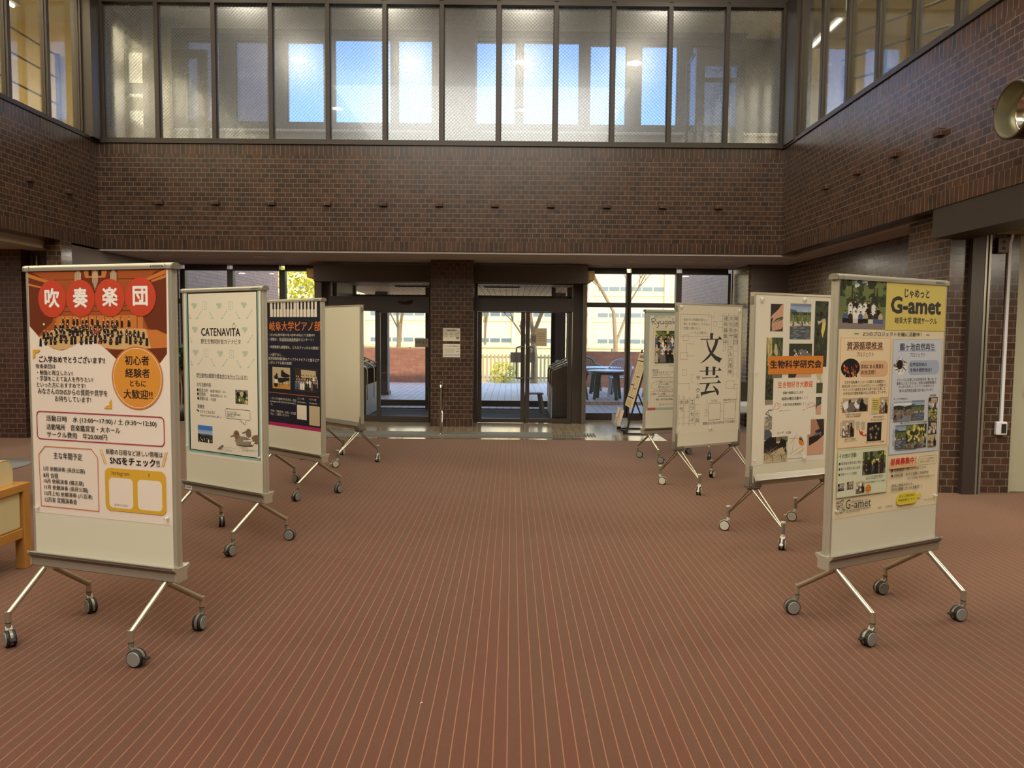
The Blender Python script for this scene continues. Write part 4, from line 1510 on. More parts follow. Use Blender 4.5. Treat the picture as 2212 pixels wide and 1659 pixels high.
['p','brass',[[.6141,.301],[.623,.295],[.6244,.2989]]],
['p','black',[[.604,.3109],[.6284,.3095],[.6282,.3166],[.6038,.318]]],
['l','pipe',.0012,[[.6049,.3128],[.6274,.3115]]],
['p','black',[[.6323,.3224],[.6349,.293],[.6392,.2879],[.6442,.2878],[.6491,.2949],[.6491,.3222]]],
['e','skin',.6418,.2843,.0039,.0043],
['p','brass',[[.6395,.2969],[.6484,.2909],[.6498,.2948]]],
['p','black',[[.6295,.3067],[.6538,.3054],[.6536,.3124],[.6293,.3138]]],
['l','pipe',.0012,[[.6304,.3087],[.6528,.3073]]],
['p','black',[[.655,.3256],[.6573,.2962],[.6611,.2911],[.6655,.2911],[.6697,.2981],[.6697,.3254]]],
['e','skin',.6634,.2876,.0039,.0043],
['p','black',[[.6837,.3315],[.6861,.3022],[.6903,.2971],[.6951,.2971],[.6997,.3041],[.6997,.3314]]],
['e','skin',.6927,.2936,.0039,.0043],
['p','brass',[[.6905,.3061],[.6993,.3002],[.7007,.3041]]],
['p','black',[[.059,.3732],[.062,.3392],[.0662,.3333],[.0709,.3333],[.0753,.3413],[.0748,.373]]],
['e','skin',.0688,.3292,.0042,.0045],
['p','black',[[.0936,.3681],[.0964,.3343],[.1003,.3284],[.1047,.3283],[.1088,.3364],[.1083,.3679]]],
['e','skin',.1026,.3243,.0042,.0045],
['p','black',[[.0889,.3501],[.1155,.3485],[.1151,.3566],[.0886,.3582]]],
['l','pipe',.0012,[[.0899,.3524],[.1143,.3507]]],
['p','black',[[.1263,.3647],[.1291,.3309],[.1328,.325],[.1371,.325],[.1411,.333],[.1405,.3645]]],
['e','skin',.1351,.321,.0043,.0045],
['p','brass',[[.1325,.3354],[.1422,.3285],[.1436,.333]]],
['p','black',[[.1509,.3637],[.1538,.33],[.1581,.3242],[.1629,.3241],[.1674,.3322],[.1669,.3635]]],
['e','skin',.1606,.3201,.0042,.0045],
['p','black',[[.147,.3458],[.1733,.3442],[.173,.3523],[.1467,.3539]]],
['l','pipe',.0012,[[.148,.3481],[.1722,.3464]]],
['p','black',[[.1882,.3554],[.1911,.3218],[.1954,.316],[.2002,.3159],[.2047,.3239],[.2043,.3552]]],
['e','skin',.198,.3119,.0042,.0045],
['p','black',[[.1844,.3375],[.2106,.3359],[.2103,.344],[.1841,.3456]]],
['l','pipe',.0012,[[.1854,.3397],[.2094,.3382]]],
['p','black',[[.2202,.3573],[.223,.3238],[.2271,.318],[.2317,.3179],[.236,.3259],[.2356,.3571]]],
['e','skin',.2295,.314,.0042,.0045],
['p','brass',[[.2269,.3282],[.2365,.3214],[.2379,.3259]]],
['p','black',[[.2161,.3395],[.2421,.3379],[.2418,.3459],[.2158,.3475]]],
['l','pipe',.0012,[[.217,.3417],[.241,.3401]]],
['p','black',[[.2533,.3618],[.2564,.3284],[.2612,.3225],[.2667,.3225],[.2719,.3304],[.2717,.3616]]],
['e','skin',.2641,.3185,.0041,.0045],
['p','black',[[.2755,.3591],[.2784,.3258],[.2827,.32],[.2876,.3199],[.2923,.3279],[.292,.3589]]],
['e','skin',.2853,.316,.0041,.0045],
['p','black',[[.3148,.3624],[.3174,.3291],[.3212,.3234],[.3254,.3233],[.3293,.3312],[.3289,.3622]]],
['e','skin',.3234,.3194,.0041,.0044],
['p','black',[[.3102,.3447],[.3358,.3431],[.3356,.3511],[.3099,.3527]]],
['l','pipe',.0012,[[.3111,.3469],[.3347,.3453]]],
['p','black',[[.3433,.3587],[.3463,.3255],[.3511,.3197],[.3566,.3197],[.3618,.3276],[.3616,.3584]]],
['e','skin',.3539,.3157,.004,.0044],
['p','brass',[[.3514,.3299],[.3608,.3231],[.3622,.3275]]],
['p','black',[[.3695,.3582],[.3725,.3251],[.3774,.3193],[.383,.3192],[.3883,.3271],[.3882,.3579]]],
['e','skin',.3804,.3153,.004,.0044],
['p','black',[[.3673,.3405],[.3927,.339],[.3924,.3469],[.367,.3485]]],
['l','pipe',.0012,[[.3682,.3427],[.3916,.3412]]],
['p','black',[[.3987,.3552],[.4015,.3222],[.4059,.3164],[.411,.3164],[.4158,.3243],[.4156,.355]]],
['e','skin',.4087,.3125,.004,.0044],
['p','black',[[.4304,.3555],[.4333,.3226],[.438,.3169],[.4434,.3168],[.4485,.3247],[.4484,.3553]]],
['e','skin',.4409,.3129,.004,.0044],
['p','brass',[[.4384,.3269],[.4476,.3203],[.449,.3247]]],
['p','black',[[.428,.338],[.4531,.3364],[.4528,.3443],[.4277,.3459]]],
['l','pipe',.0012,[[.4289,.3402],[.452,.3386]]],
['p','black',[[.4568,.3532],[.4595,.3203],[.4638,.3146],[.4686,.3145],[.4732,.3224],[.4731,.353]]],
['e','skin',.4663,.3106,.004,.0043],
['p','black',[[.4535,.3357],[.4785,.3341],[.4783,.342],[.4532,.3436]]],
['l','pipe',.0012,[[.4544,.3379],[.4775,.3363]]],
['p','black',[[.4905,.3601],[.4932,.3273],[.4976,.3216],[.5026,.3216],[.5073,.3294],[.5072,.3599]]],
['e','skin',.5002,.3176,.004,.0043],
['p','brass',[[.4978,.3316],[.5069,.325],[.5083,.3293]]],
['p','black',[[.4874,.3426],[.5124,.3411],[.5121,.3489],[.4872,.3505]]],
['l','pipe',.0012,[[.4884,.3448],[.5113,.3433]]],
['p','black',[[.5267,.36],[.5295,.3273],[.5343,.3216],[.5398,.3216],[.545,.3293],[.545,.3598]]],
['e','skin',.5372,.3176,.004,.0043],
['p','black',[[.5245,.3426],[.5493,.341],[.549,.3489],[.5243,.3504]]],
['l','pipe',.0012,[[.5254,.3448],[.5482,.3432]]],
['p','black',[[.5482,.3528],[.5506,.3202],[.5543,.3145],[.5585,.3145],[.5625,.3223],[.5623,.3526]]],
['e','skin',.5565,.3106,.004,.0043],
['p','black',[[.5858,.3513],[.5882,.3188],[.5919,.3132],[.5961,.3131],[.6001,.3209],[.5999,.3512]]],
['e','skin',.5941,.3093,.0039,.0043],
['p','brass',[[.5917,.3231],[.6007,.3166],[.6021,.3209]]],
['p','black',[[.6065,.3572],[.6091,.3247],[.6134,.319],[.6184,.319],[.6232,.3267],[.6231,.357]]],
['e','skin',.616,.3151,.0039,.0043],
['p','black',[[.6385,.3543],[.6408,.3219],[.6443,.3163],[.6484,.3162],[.6522,.3239],[.652,.3541]]],
['e','skin',.6464,.3124,.0039,.0043],
['p','brass',[[.6441,.3262],[.653,.3196],[.6544,.3239]]],
['p','black',[[.6341,.3371],[.6584,.3355],[.6582,.3433],[.6339,.3448]]],
['l','pipe',.0012,[[.635,.3392],[.6574,.3377]]],
['p','black',[[.6684,.358],[.6706,.3257],[.674,.32],[.6778,.32],[.6815,.3277],[.6813,.3578]]],
['e','skin',.6761,.3162,.0038,.0043],
['p','black',[[.6637,.3408],[.6879,.3392],[.6877,.347],[.6635,.3485]]],
['l','pipe',.0012,[[.6646,.3429],[.6869,.3414]]],
['p','black',[[.7019,.363],[.7044,.3308],[.7088,.3252],[.7138,.3251],[.7186,.3328],[.7186,.3628]]],
['e','skin',.7113,.3213,.0038,.0043],
['p','redcl',[[.3999,.2947],[.4301,.2933],[.4298,.3045],[.3995,.3055]]],
['p','redcl',[[.4208,.3464],[.4435,.3462],[.4406,.3562],[.423,.3564]]],
['e','balloon',.093,.2652,.0058,.0058],
['e','redor',.149,.1426,.0866,.09],
['e','redor',.3245,.1403,.0867,.0887],
['e','redor',.5005,.1382,.0872,.089],
['e','redor',.6802,.1346,.088,.0907],
['t','white','吹',.1024,.1369,.0929,.0955,3],
['t','white','奏',.2781,.1369,.0918,.0962,3],
['t','white','楽',.4555,.1331,.0917,.0929,3],
['t','white','団',.6351,.1304,.0866,.0915,3],
['t','ink','ご入学おめでとうございます!!',.054,.4354,.4082,.0322,2],
['t','ink','吹奏楽団は',.0339,.4704,.124,.0232,1],
['t','ink','・勉強と両立したい!',.0406,.5012,.2242,.0241,1],
['t','ink','・学部をこえて友人を作りたい!',.0394,.53,.349,.0249,1],
['t','ink','といった方におすすめです!',.0354,.561,.3045,.025,1],
['t','ink','みなさんのSNSからの質問や見学を',.0405,.5931,.4326,.0299,1],
['t','ink','お待ちしています!',.1484,.6273,.2234,.0289,1],
['e','gold2',.6504,.5151,.1489,.1499],
['e','white',.6505,.5151,.1401,.1412],
['e','gold',.6506,.5151,.1377,.1389],
['t','ink','初心者',.5812,.4322,.1409,.0455,2],
['t','ink','経験者',.5814,.4916,.1425,.0436,2],
['t','ink','ともに',.6074,.5404,.0935,.0297,2],
['t','ink','大歓迎!!',.5685,.592,.1695,.0446,2],
['p','gold3',[[.0174,.3901],[.0667,.3894],[.05,.4053],[.0328,.4055],[.032,.425],[.0154,.4376]]],
['p','gold3',[[.4982,.6175],[.4967,.6649],[.4505,.6666],[.4636,.6517],[.4812,.6494],[.4817,.635]]],
['ro','wine',.022,.005,.0289,.6944,.7986,.8312],
['t','ink','活動日時\u3000水 (13:00〜17:00) / 土 (9:30〜12:30)',.0885,.7287,.6675,.0324,1],
['t','ink','活動場所\u3000音楽鑑賞室・大ホール',.0886,.7679,.4539,.03,1],
['t','ink','サークル費用\u3000年20,000円',.0898,.8059,.3739,.03,1],
['l','orange2',.0042,[[.074,.8678],[.3651,.8669],[.4031,.9065],[.4019,1.1689],[.0403,1.1679],[.0346,.9097],[.074,.8678]]],
['t','ink','主な年間予定',.1284,.9093,.1796,.0334,1],
['t','ink','5月 依頼演奏 (長良公園)',.0598,.9799,.2628,.0261,1],
['t','ink','8月 合宿',.0601,1.0113,.0937,.0261,1],
['t','ink','10月 依頼演奏 (矯正展)',.0616,1.0416,.2511,.0262,1],
['t','ink','11月 依頼演奏 (長良公園)',.063,1.0721,.2755,.0262,1],
['t','ink','12月上旬 依頼演奏 (八百津)',.0645,1.1033,.3002,.0263,1],
['t','ink','12月末 定期演奏会',.0644,1.1332,.2044,.0263,1],
['t','ink','新歓の日程など詳しい情報は',.4538,.8722,.3343,.0264,1],
['t','ink','SNSをチェック!!',.4767,.9138,.2921,.0374,2],
['l','gold3',.004,[[.4186,.8661],[.4443,.933]]],
['l','gold3',.004,[[.4298,.8655],[.4535,.9325]]],
['l','gold3',.004,[[.8036,.8593],[.7809,.927]]],
['l','gold3',.004,[[.8146,.8587],[.7914,.9264]]],
['rr','gold3',.03,.4447,.9513,.8023,1.1588],
['t','ink','Instagram',.4868,.9773,.1053,.0252,0],
['t','ink','X',.7,.9746,.0131,.0192,0],
['rr','paperwarm',.022,.4685,.9975,.6104,1.1437],
['rr','paperwarm',.022,.6383,.9974,.7797,1.1418],
['t','ink','@GIDAI_SUISOU',.4985,1.1304,.0816,.0131,0],
]),
'cate':dict(k=2,u0=-0.3988,z1=1.8101,w=0.8121,h=1.2136,col='paper',el=[
['r','mint',.006,.0045,.7994,1.196],
['r','black',.0232,.0214,.7851,1.1805],
['r','paper',.0361,.03,.7752,1.1735],
['p','mintl',[[.069,.1019],[.0954,.0941],[.1082,.1008],[.1282,.0957],[.1381,.1138],[.107,.1424],[.0769,.1295]]],
['p','paper',[[.0704,.1129],[.0843,.1169],[.0924,.1379],[.0786,.1311]]],
['p','mintl',[[.3495,.1059],[.3745,.0982],[.3867,.1048],[.4057,.0997],[.4151,.1174],[.3857,.1452],[.3571,.1327]]],
['p','paper',[[.3509,.1166],[.3641,.1205],[.3718,.1408],[.3587,.1343]]],
['p','mintl',[[.6158,.1044],[.6394,.0969],[.651,.1033],[.669,.0984],[.678,.1156],[.6502,.1428],[.6231,.1305]]],
['p','paper',[[.6171,.1148],[.6296,.1186],[.637,.1385],[.6246,.1321]]],
['p','mintl',[[.0726,.2751],[.099,.2668],[.1119,.2734],[.132,.2679],[.1418,.2859],[.1107,.3151],[.0806,.3026]]],
['p','paper',[[.0741,.2861],[.0879,.2899],[.096,.3108],[.0823,.3043]]],
['p','mintl',[[.6199,.2765],[.6436,.2686],[.6552,.2748],[.6733,.2696],[.6822,.2867],[.6544,.3144],[.6272,.3026]]],
['p','paper',[[.6213,.2869],[.6338,.2905],[.6412,.3103],[.6287,.3041]]],
['p','mintl',[[.0747,.4434],[.1011,.4347],[.114,.4411],[.1341,.4352],[.144,.4531],[.1128,.483],[.0826,.4709]]],
['p','paper',[[.0761,.4544],[.09,.458],[.0981,.4789],[.0843,.4725]]],
['p','mintl',[[.3533,.4464],[.3784,.4379],[.3906,.4441],[.4097,.4384],[.4191,.4559],[.3896,.4849],[.3609,.4732]]],
['p','paper',[[.3547,.4572],[.3679,.4607],[.3757,.481],[.3626,.4748]]],
['p','mintl',[[.6203,.443],[.644,.4347],[.6556,.4407],[.6737,.4352],[.6827,.4522],[.6548,.4805],[.6276,.4691]]],
['p','paper',[[.6216,.4534],[.6341,.4569],[.6416,.4766],[.6291,.4706]]],
['l','mintl',.004,[[.2013,.0902],[.2454,.092],[.2439,.146],[.1998,.1444],[.2013,.0902]]],
['p','mintl',[[.215,.1175],[.226,.1203],[.2299,.1328],[.2164,.1294]]],
['l','mintl',.003,[[.2102,.1066],[.234,.1069]]],
['l','mintl',.004,[[.4862,.0946],[.528,.0963],[.5268,.1488],[.485,.1473],[.4862,.0946]]],
['p','mintl',[[.4993,.1211],[.5097,.1239],[.5134,.136],[.5007,.1327]]],
['l','mintl',.003,[[.4947,.1105],[.5172,.1108]]],
['l','mintl',.004,[[.2081,.4317],[.2523,.432],[.2508,.4865],[.2066,.4864],[.2081,.4317]]],
['p','mintl',[[.2219,.4587],[.2329,.4613],[.2368,.4737],[.2232,.4707]]],
['l','mintl',.003,[[.217,.4479],[.2409,.4475]]],
['l','mintl',.004,[[.4904,.4343],[.5322,.4346],[.531,.4876],[.4892,.4875],[.4904,.4343]]],
['p','mintl',[[.5035,.4606],[.5139,.463],[.5177,.4751],[.5049,.4722]]],
['l','mintl',.003,[[.4989,.4501],[.5215,.4496]]],
['l','mintl',.006,[[.1798,.1578],[.1354,.2093]]],
['e','mintl',.1301,.2093,.0077,.0055],
['e','mintl',.1406,.2077,.0077,.0055],
['e','mintl',.1797,.1578,.0068,.0049],
['l','mintl',.006,[[.2813,.1668],[.3094,.21]]],
['e','mintl',.3044,.21,.0075,.0054],
['e','mintl',.3145,.2084,.0075,.0054],
['e','mintl',.2812,.1668,.0067,.0049],
['l','mintl',.006,[[.4629,.1603],[.4128,.2104]]],
['e','mintl',.4079,.2104,.0073,.0053],
['e','mintl',.4177,.2088,.0073,.0054],
['e','mintl',.4628,.1603,.0065,.0048],
['l','mintl',.006,[[.5669,.1691],[.5977,.2111]]],
['e','mintl',.5929,.2112,.0071,.0053],
['e','mintl',.6025,.2096,.0071,.0052],
['e','mintl',.567,.1691,.0064,.0047],
['l','mintl',.006,[[.7274,.1575],[.68,.2089]]],
['e','mintl',.6753,.2088,.007,.0052],
['e','mintl',.6846,.2073,.007,.0052],
['e','mintl',.7273,.1575,.0062,.0046],
['l','mintl',.006,[[.0506,.1897],[.0588,.209]]],
['e','mintl',.0536,.209,.0079,.0055],
['e','mintl',.0641,.2074,.0078,.0055],
['e','mintl',.0506,.1898,.007,.005],
['l','mintl',.006,[[.0545,.3552],[.0643,.38]]],
['e','mintl',.059,.38,.0079,.0055],
['e','mintl',.0696,.3783,.0079,.0055],
['e','mintl',.0545,.3553,.007,.005],
['l','mintl',.006,[[.7317,.3279],[.6842,.3777]]],
['e','mintl',.6796,.3778,.007,.0053],
['e','mintl',.6889,.3761,.007,.0052],
['e','mintl',.7317,.3279,.0061,.0047],
['l','mintl',.006,[[.1875,.4977],[.1432,.5412]]],
['e','mintl',.138,.5413,.0078,.0055],
['e','mintl',.1484,.5394,.0078,.0055],
['e','mintl',.1875,.4978,.0068,.005],
['l','mintl',.006,[[.2892,.5046],[.3174,.5472]]],
['e','mintl',.3124,.5474,.0076,.0054],
['e','mintl',.3225,.5454,.0076,.0054],
['e','mintl',.2892,.5046,.0068,.0049],
['l','mintl',.006,[[.4629,.5003],[.4169,.5444]]],
['e','mintl',.412,.5445,.0074,.0054],
['e','mintl',.4219,.5426,.0074,.0054],
['e','mintl',.4629,.5003,.0065,.0048],
['l','mintl',.006,[[.5713,.5083],[.6022,.5496]]],
['e','mintl',.5975,.5497,.0071,.0053],
['e','mintl',.6069,.5479,.0071,.0053],
['e','mintl',.5714,.5082,.0064,.0048],
['l','mintl',.006,[[.7399,.4962],[.6846,.5498]]],
['e','mintl',.6799,.5499,.007,.0053],
['e','mintl',.6893,.5481,.007,.0052],
['e','mintl',.7399,.4962,.0061,.0047],
['l','mintl',.006,[[.0565,.5241],[.0681,.5488]]],
['e','mintl',.0628,.549,.0079,.0055],
['e','mintl',.0734,.547,.0079,.0055],
['e','mintl',.0566,.5241,.0071,.005],
['t','ink','CATENAVITA',.1782,.307,.4269,.0573,2],
['t','ink','野生生物同好会カテナビタ',.1737,.3747,.4347,.0361,1],
['eo','grey',.002,.5393,.2635,.0184,.0137],
['l','grey',.003,[[.5333,.2488],[.5398,.2435],[.5477,.2477]]],
['t','ink','野生動物の観察や標本作りを行っています！',.1166,.622,.5548,.0321,1],
['l','ink',.002,[[.1162,.6375],[.6813,.6352]]],
['t','ink','主な活動内容',.1173,.6905,.1628,.0305,1],
['t','ink','◆鳥見の会',.1161,.7312,.1291,.0289,1],
['t','ink','毎週木曜日7：30〜',.2705,.7329,.1804,.0219,0],
['t','ink','◆定例会',.1179,.7601,.1009,.0289,1],
['t','ink','毎週金曜日18：15〜',.2714,.7641,.1893,.0219,0],
['t','ink','◆剥製の会',.1187,.7926,.1265,.0289,1],
['t','ink','不定期',.2714,.7944,.0606,.023,0],
['ph','animal',3,.5452,.7107,.6769,.8088],
['t','ink','連絡先',.1214,.8508,.0803,.0306,1],
['t','ink','カテナビタ公式X',.1508,.8879,.1679,.0234,0],
['p','ink',[[.1033,.8741],[.1251,.8756],[.1422,.8841],[.1332,.8957],[.1205,.8843]]],
['t','ink','https://x.com/catena_gifu_u',.1517,.9163,.238,.02,0],
['ro','ink',.012,.003,.4382,.8501,.6966,.9192],
['p','paper',[[.5902,.92],[.6434,.9509],[.6535,.9184]]],
['l','ink',.003,[[.5885,.9243],[.6433,.9546],[.6534,.9253]]],
['t','ink','カテナビタ公式X',.454,.8735,.1053,.014,0],
['t','ink','活動の様子や観察の情報を',.4537,.8886,.1427,.0141,0],
['t','ink','確認できます！',.4533,.9042,.0852,.014,0],
['ph','valley',5,.1218,.9889,.2885,1.113],
['p','duckb',[[.7059,1.0362],[.7373,1.0195],[.7745,1.0135],[.7732,1.0807],[.7361,1.0796]]],
['p','duckb',[[.6479,.9983],[.664,.9822],[.6852,.977],[.703,.9889],[.7061,1.0282],[.6824,1.0417],[.6551,1.0322],[.6516,1.0123]]],
['p','grey',[[.6081,1.0119],[.6479,.9967],[.6516,1.0112],[.6159,1.0182]]],
['p','duckg',[[.5307,1.0714],[.5473,1.0486],[.5876,1.0374],[.651,1.0378],[.7055,1.0547],[.7457,1.0646],[.7202,1.0983],[.6259,1.1063],[.5541,1.1033]]],
['p','ink',[[.5462,1.0997],[.626,1.1026],[.7203,1.093],[.7202,1.0999],[.6258,1.1079],[.5541,1.1055]]],
['p','duckr',[[.5172,1.0241],[.5281,1.0056],[.5525,.9984],[.5739,1.0054],[.5845,1.0323],[.5834,1.0495],[.5469,1.0663],[.5311,1.0537]]],
['p','duckgr',[[.5342,1.0228],[.5546,1.0111],[.5784,1.0195],[.5734,1.0279],[.5413,1.0292]]],
['p','grey',[[.4826,1.0467],[.5195,1.0309],[.5265,1.0422],[.4947,1.0522]]],
['p','white',[[.6188,1.0659],[.7055,1.0557],[.7287,1.0633],[.6187,1.0723]]],
['p','white',[[.6974,1.0712],[.7442,1.0647],[.7141,1.092]]],
['p','grey',[[.3355,1.1513],[.3652,1.1323],[.3973,1.1121],[.4119,1.1229],[.3814,1.1517]]],
['l','grey',.0012,[[.6065,1.1412],[.6268,1.1367],[.6469,1.1397],[.6737,1.1352]]],
['l','grey',.0012,[[.6082,1.1346],[.6283,1.1302],[.6482,1.1332],[.6748,1.1288]]],
['l','grey',.0012,[[.4046,1.1456],[.4314,1.1406],[.4578,1.1432],[.493,1.138]]],
['l','grey',.0012,[[.373,1.1477],[.3865,1.1438],[.3997,1.1476],[.4174,1.1439]]],
['l','grey',.0012,[[.4414,1.1556],[.459,1.1513],[.4764,1.1547],[.4997,1.1504]]],
['l','grey',.0012,[[.6563,1.13],[.672,1.1259],[.6875,1.1294],[.7083,1.1254]]],
['l','grey',.0012,[[.5019,1.1331],[.5123,1.1295],[.5224,1.1335],[.5362,1.1302]]],
['l','grey',.0012,[[.3547,1.1633],[.3841,1.158],[.413,1.1603],[.4516,1.1548]]],
['l','grey',.0012,[[.4058,1.1331],[.4327,1.1281],[.4592,1.1307],[.4945,1.1255]]],
['l','grey',.0012,[[.4327,1.1545],[.4536,1.15],[.4742,1.1531],[.5017,1.1485]]],
['l','grey',.0012,[[.6065,1.1272],[.6197,1.1234],[.6326,1.1271],[.65,1.1234]]],
['l','grey',.0012,[[.7028,1.1308],[.7254,1.1262],[.7478,1.129],[.7723,1.1247]]],
['l','grey',.0012,[[.6823,1.1359],[.6989,1.1318],[.7153,1.1351],[.7372,1.1311]]],
['l','grey',.0012,[[.6465,1.1366],[.6671,1.1321],[.6875,1.1351],[.7148,1.1305]]],
['l','grey',.0012,[[.5719,1.1173],[.599,1.1123],[.6259,1.1148],[.6617,1.1097]]],
['l','grey',.0012,[[.5814,1.1234],[.6083,1.1184],[.6348,1.1209],[.6702,1.1158]]],
['l','ink',.001,[[.654,1.0472],[.665,1.049]]],
['l','ink',.001,[[.6586,1.0567],[.6695,1.0585]]],
['l','ink',.001,[[.6919,1.0723],[.7028,1.074]]],
['l','ink',.001,[[.6091,1.0897],[.6202,1.0914]]],
['l','ink',.001,[[.6574,1.0606],[.6684,1.0623]]],
['l','ink',.001,[[.6882,1.0829],[.6991,1.0847]]],
['l','ink',.001,[[.697,1.0818],[.7078,1.0836]]],
['l','ink',.001,[[.6621,1.0764],[.6731,1.0782]]],
['l','ink',.001,[[.6542,1.0693],[.6652,1.0711]]],
['l','ink',.001,[[.7114,1.0568],[.7223,1.0586]]],
['l','ink',.001,[[.575,1.0842],[.5861,1.086]]],
['l','ink',.001,[[.6382,1.0714],[.6492,1.0732]]],
['l','ink',.001,[[.6535,1.0569],[.6644,1.0586]]],
['l','ink',.001,[[.5938,1.0535],[.6049,1.0553]]],
['l','ink',.001,[[.6803,1.0843],[.6912,1.0861]]],
['l','ink',.001,[[.6684,1.0497],[.6793,1.0514]]],
['l','ink',.001,[[.7097,1.0782],[.7205,1.08]]],
['l','ink',.001,[[.6404,1.0467],[.6514,1.0484]]],
['l','ink',.001,[[.6899,1.0707],[.7008,1.0725]]],
['l','ink',.001,[[.6573,1.0461],[.6683,1.0479]]],
['l','ink',.001,[[.6739,1.0455],[.6848,1.0473]]],
['l','ink',.001,[[.6356,1.0535],[.6466,1.0553]]],
['l','ink',.001,[[.617,1.0888],[.6281,1.0905]]],
['l','ink',.001,[[.6754,1.0806],[.6864,1.0823]]],
]),
'piano':dict(k=3,u0=-0.4460,z1=1.8088,w=0.8775,h=1.2035,col='navy',el=[
['r','magenta',.0234,1.1701,.8775,1.2047],
['rr','paper',.004,.0588,-.0018,.1085,.1541],
['rr','paper',.004,.119,-.0005,.1641,.1546],
['rr','paper',.004,.1745,.0008,.2192,.155],
['rr','paper',.004,.2294,.0019,.2758,.1555],
['rr','paper',.004,.2858,.0032,.3288,.156],
['rr','paper',.004,.3386,.0043,.3843,.1564],
['rr','paper',.004,.394,.0055,.4393,.1569],
['rr','paper',.004,.4488,.0067,.4938,.1573],
['rr','paper',.004,.5031,.0079,.5477,.1578],
['rr','paper',.004,.5569,.0091,.604,.1582],
['rr','paper',.004,.613,.0103,.6617,.1587],
['rr','paper',.004,.6705,.0115,.7207,.1592],
['rr','paper',.004,.7293,.0128,.7752,.1597],
['rr','paper',.004,.7837,.014,.8256,.1601],
['r','navy',.1012,-.0038,.13,.0809],
['r','navy',.1568,-.0026,.1853,.0817],
['r','navy',.2129,-.0014,.2412,.0825],
['r','navy',.3235,.001,.3514,.0842],
['r','navy',.377,.0022,.4046,.0849],
['r','navy',.431,.0034,.4584,.0857],
['r','navy',.5423,.0059,.5693,.0874],
['r','navy',.5986,.0071,.6253,.0882],
['r','navy',.6553,.0083,.6818,.089],
['r','navy',.7123,.0096,.7386,.0898],
['r','navy',.7669,.0108,.793,.0906],
['t','orange','岐阜大学ピアノ部',.0452,.2435,.8375,.0912,1],
['t','paper','・計37名(医学部27名+全学10名)にて活動中！',.0358,.3283,.7531,.0292,0],
['t','paper','・活動は、年3回完全自由参加のコンサート！',.035,.3682,.7318,.0292,0],
['t','paper','・未経験者も経験者も、どんなジャンルも大歓迎！',.0334,.4424,.8164,.0293,0],
['t','paper','・入部すると…',.0318,.5158,.2466,.0294,0],
['t','paper','医学部教育福利棟のアップライトピアノと電子ピア',.0257,.5542,.8292,.0293,0],
['t','paper','ノがいつでも弾き放題！',.0248,.5939,.3921,.0294,0],
['l','paper',.002,[[.2117,.3844],[.5197,.3837]]],
['ph','pianist',1,.088,.6357,.3915,.8421],
['ph','group',2,.4681,.6361,.8307,.8505],
['l','orange',.004,[[.0241,.8841],[.8489,.8878]]],
['t','paper','一少しでも興味がある方は、左記',.0476,.9393,.4384,.0234,0],
['t','paper','InstagramまたはX(Twitter)に',.0469,.9704,.4337,.0234,0],
['t','paper','て。',.0485,1.0006,.0427,.0235,0],
['t','paper','「学年・学部学科・氏名」を記載',.0471,1.0634,.4339,.0234,0],
['t','paper','の上、ご連絡ください!!',.0465,1.0915,.3134,.0235,0],
['t','paper','ピアノ部',.5131,.9179,.0998,.0189,0],
['t','paper','X(Twitter)',.5056,.9532,.1291,.0189,0],
['t','paper','ピアノ部',.7006,.9168,.1031,.0186,0],
['t','paper','instagram',.6972,.9523,.1229,.0186,0],
['r','paper',.4993,.9773,.6536,1.1132],
['r','beige',.694,.975,.8595,1.1545],
]),
'bungei':dict(k=5,u0=-0.4378,z1=1.7997,w=0.8452,h=1.2414,col='paper2',el=[
['l','ink2',.002,[[.4353,.2585],[.4345,.0832],[.0232,.0837],[.0266,.2976],[.4182,.2969]]],
['t','ink2','・本好きの仲間が欲しい',.041,.1345,.349,.027,0],
['t','ink2','・想いを言葉にしてみたい',.0422,.1766,.3765,.027,0],
['t','ink2','・文章に慣れたい',.0435,.2183,.2469,.0271,0],
['t','ink2','──そんな貴方に',.1426,.2611,.237,.0273,0],
['l','ink2',.002,[[.3871,.0511],[.389,.104],[.4674,.1039],[.4655,.0518]]],
['l','ink2',.002,[[.4641,.1462],[.5019,.1456],[.5036,.193],[.4658,.1935],[.4641,.1462]]],
['l','ink2',.002,[[.065,.2838],[.1283,.2833],[.1287,.3369],[.0647,.3371],[.065,.2838]]],
['l','ink2',.002,[[.2122,.3709],[.1101,.3686],[.1125,.4882],[.2161,.4874]]],
['l','ink2',.002,[[.0295,.4546],[.1272,.455],[.128,.5201],[.0302,.5193],[.0295,.4546]]],
['l','ink2',.002,[[.0637,.6171],[.1147,.6178],[.1153,.6791],[.0643,.6781],[.0637,.6171]]],
['l','ink2',.002,[[.2075,.6709],[.1856,.6705],[.1881,.7469],[.2093,.7484]]],
['l','ink2',.002,[[.0083,.7562],[.1533,.7569],[.1555,.8249]]],
['l','ink2',.002,[[.6564,.7439],[.7773,.7431],[.7781,.8186],[.6592,.8184],[.6564,.7439]]],
['l','ink2',.002,[[.7645,.7823],[.8199,.7827],[.8203,.8291],[.7642,.8295],[.7645,.7823]]],
['l','ink2',.002,[[.8131,.8299],[.8037,1.0503],[.793,1.0524]]],
['l','ink2',.002,[[.4003,.9174],[.3968,1.0529],[.4241,1.0516]]],
['l','ink2',.002,[[.3767,1.0229],[.406,1.0221],[.4062,1.0876],[.3775,1.0872],[.3767,1.0229]]],
['l','ink2',.002,[[.5869,1.0486],[.6361,1.0492]]],
['l','ink2',.002,[[.5888,.0614],[.5842,.2546]]],
['l','ink2',.002,[[.6028,.0611],[.6033,.4509]]],
['l','ink2',.002,[[.6637,.0598],[.6623,.4866]]],
['l','ink2',.002,[[.6764,.0595],[.6771,.6926]]],
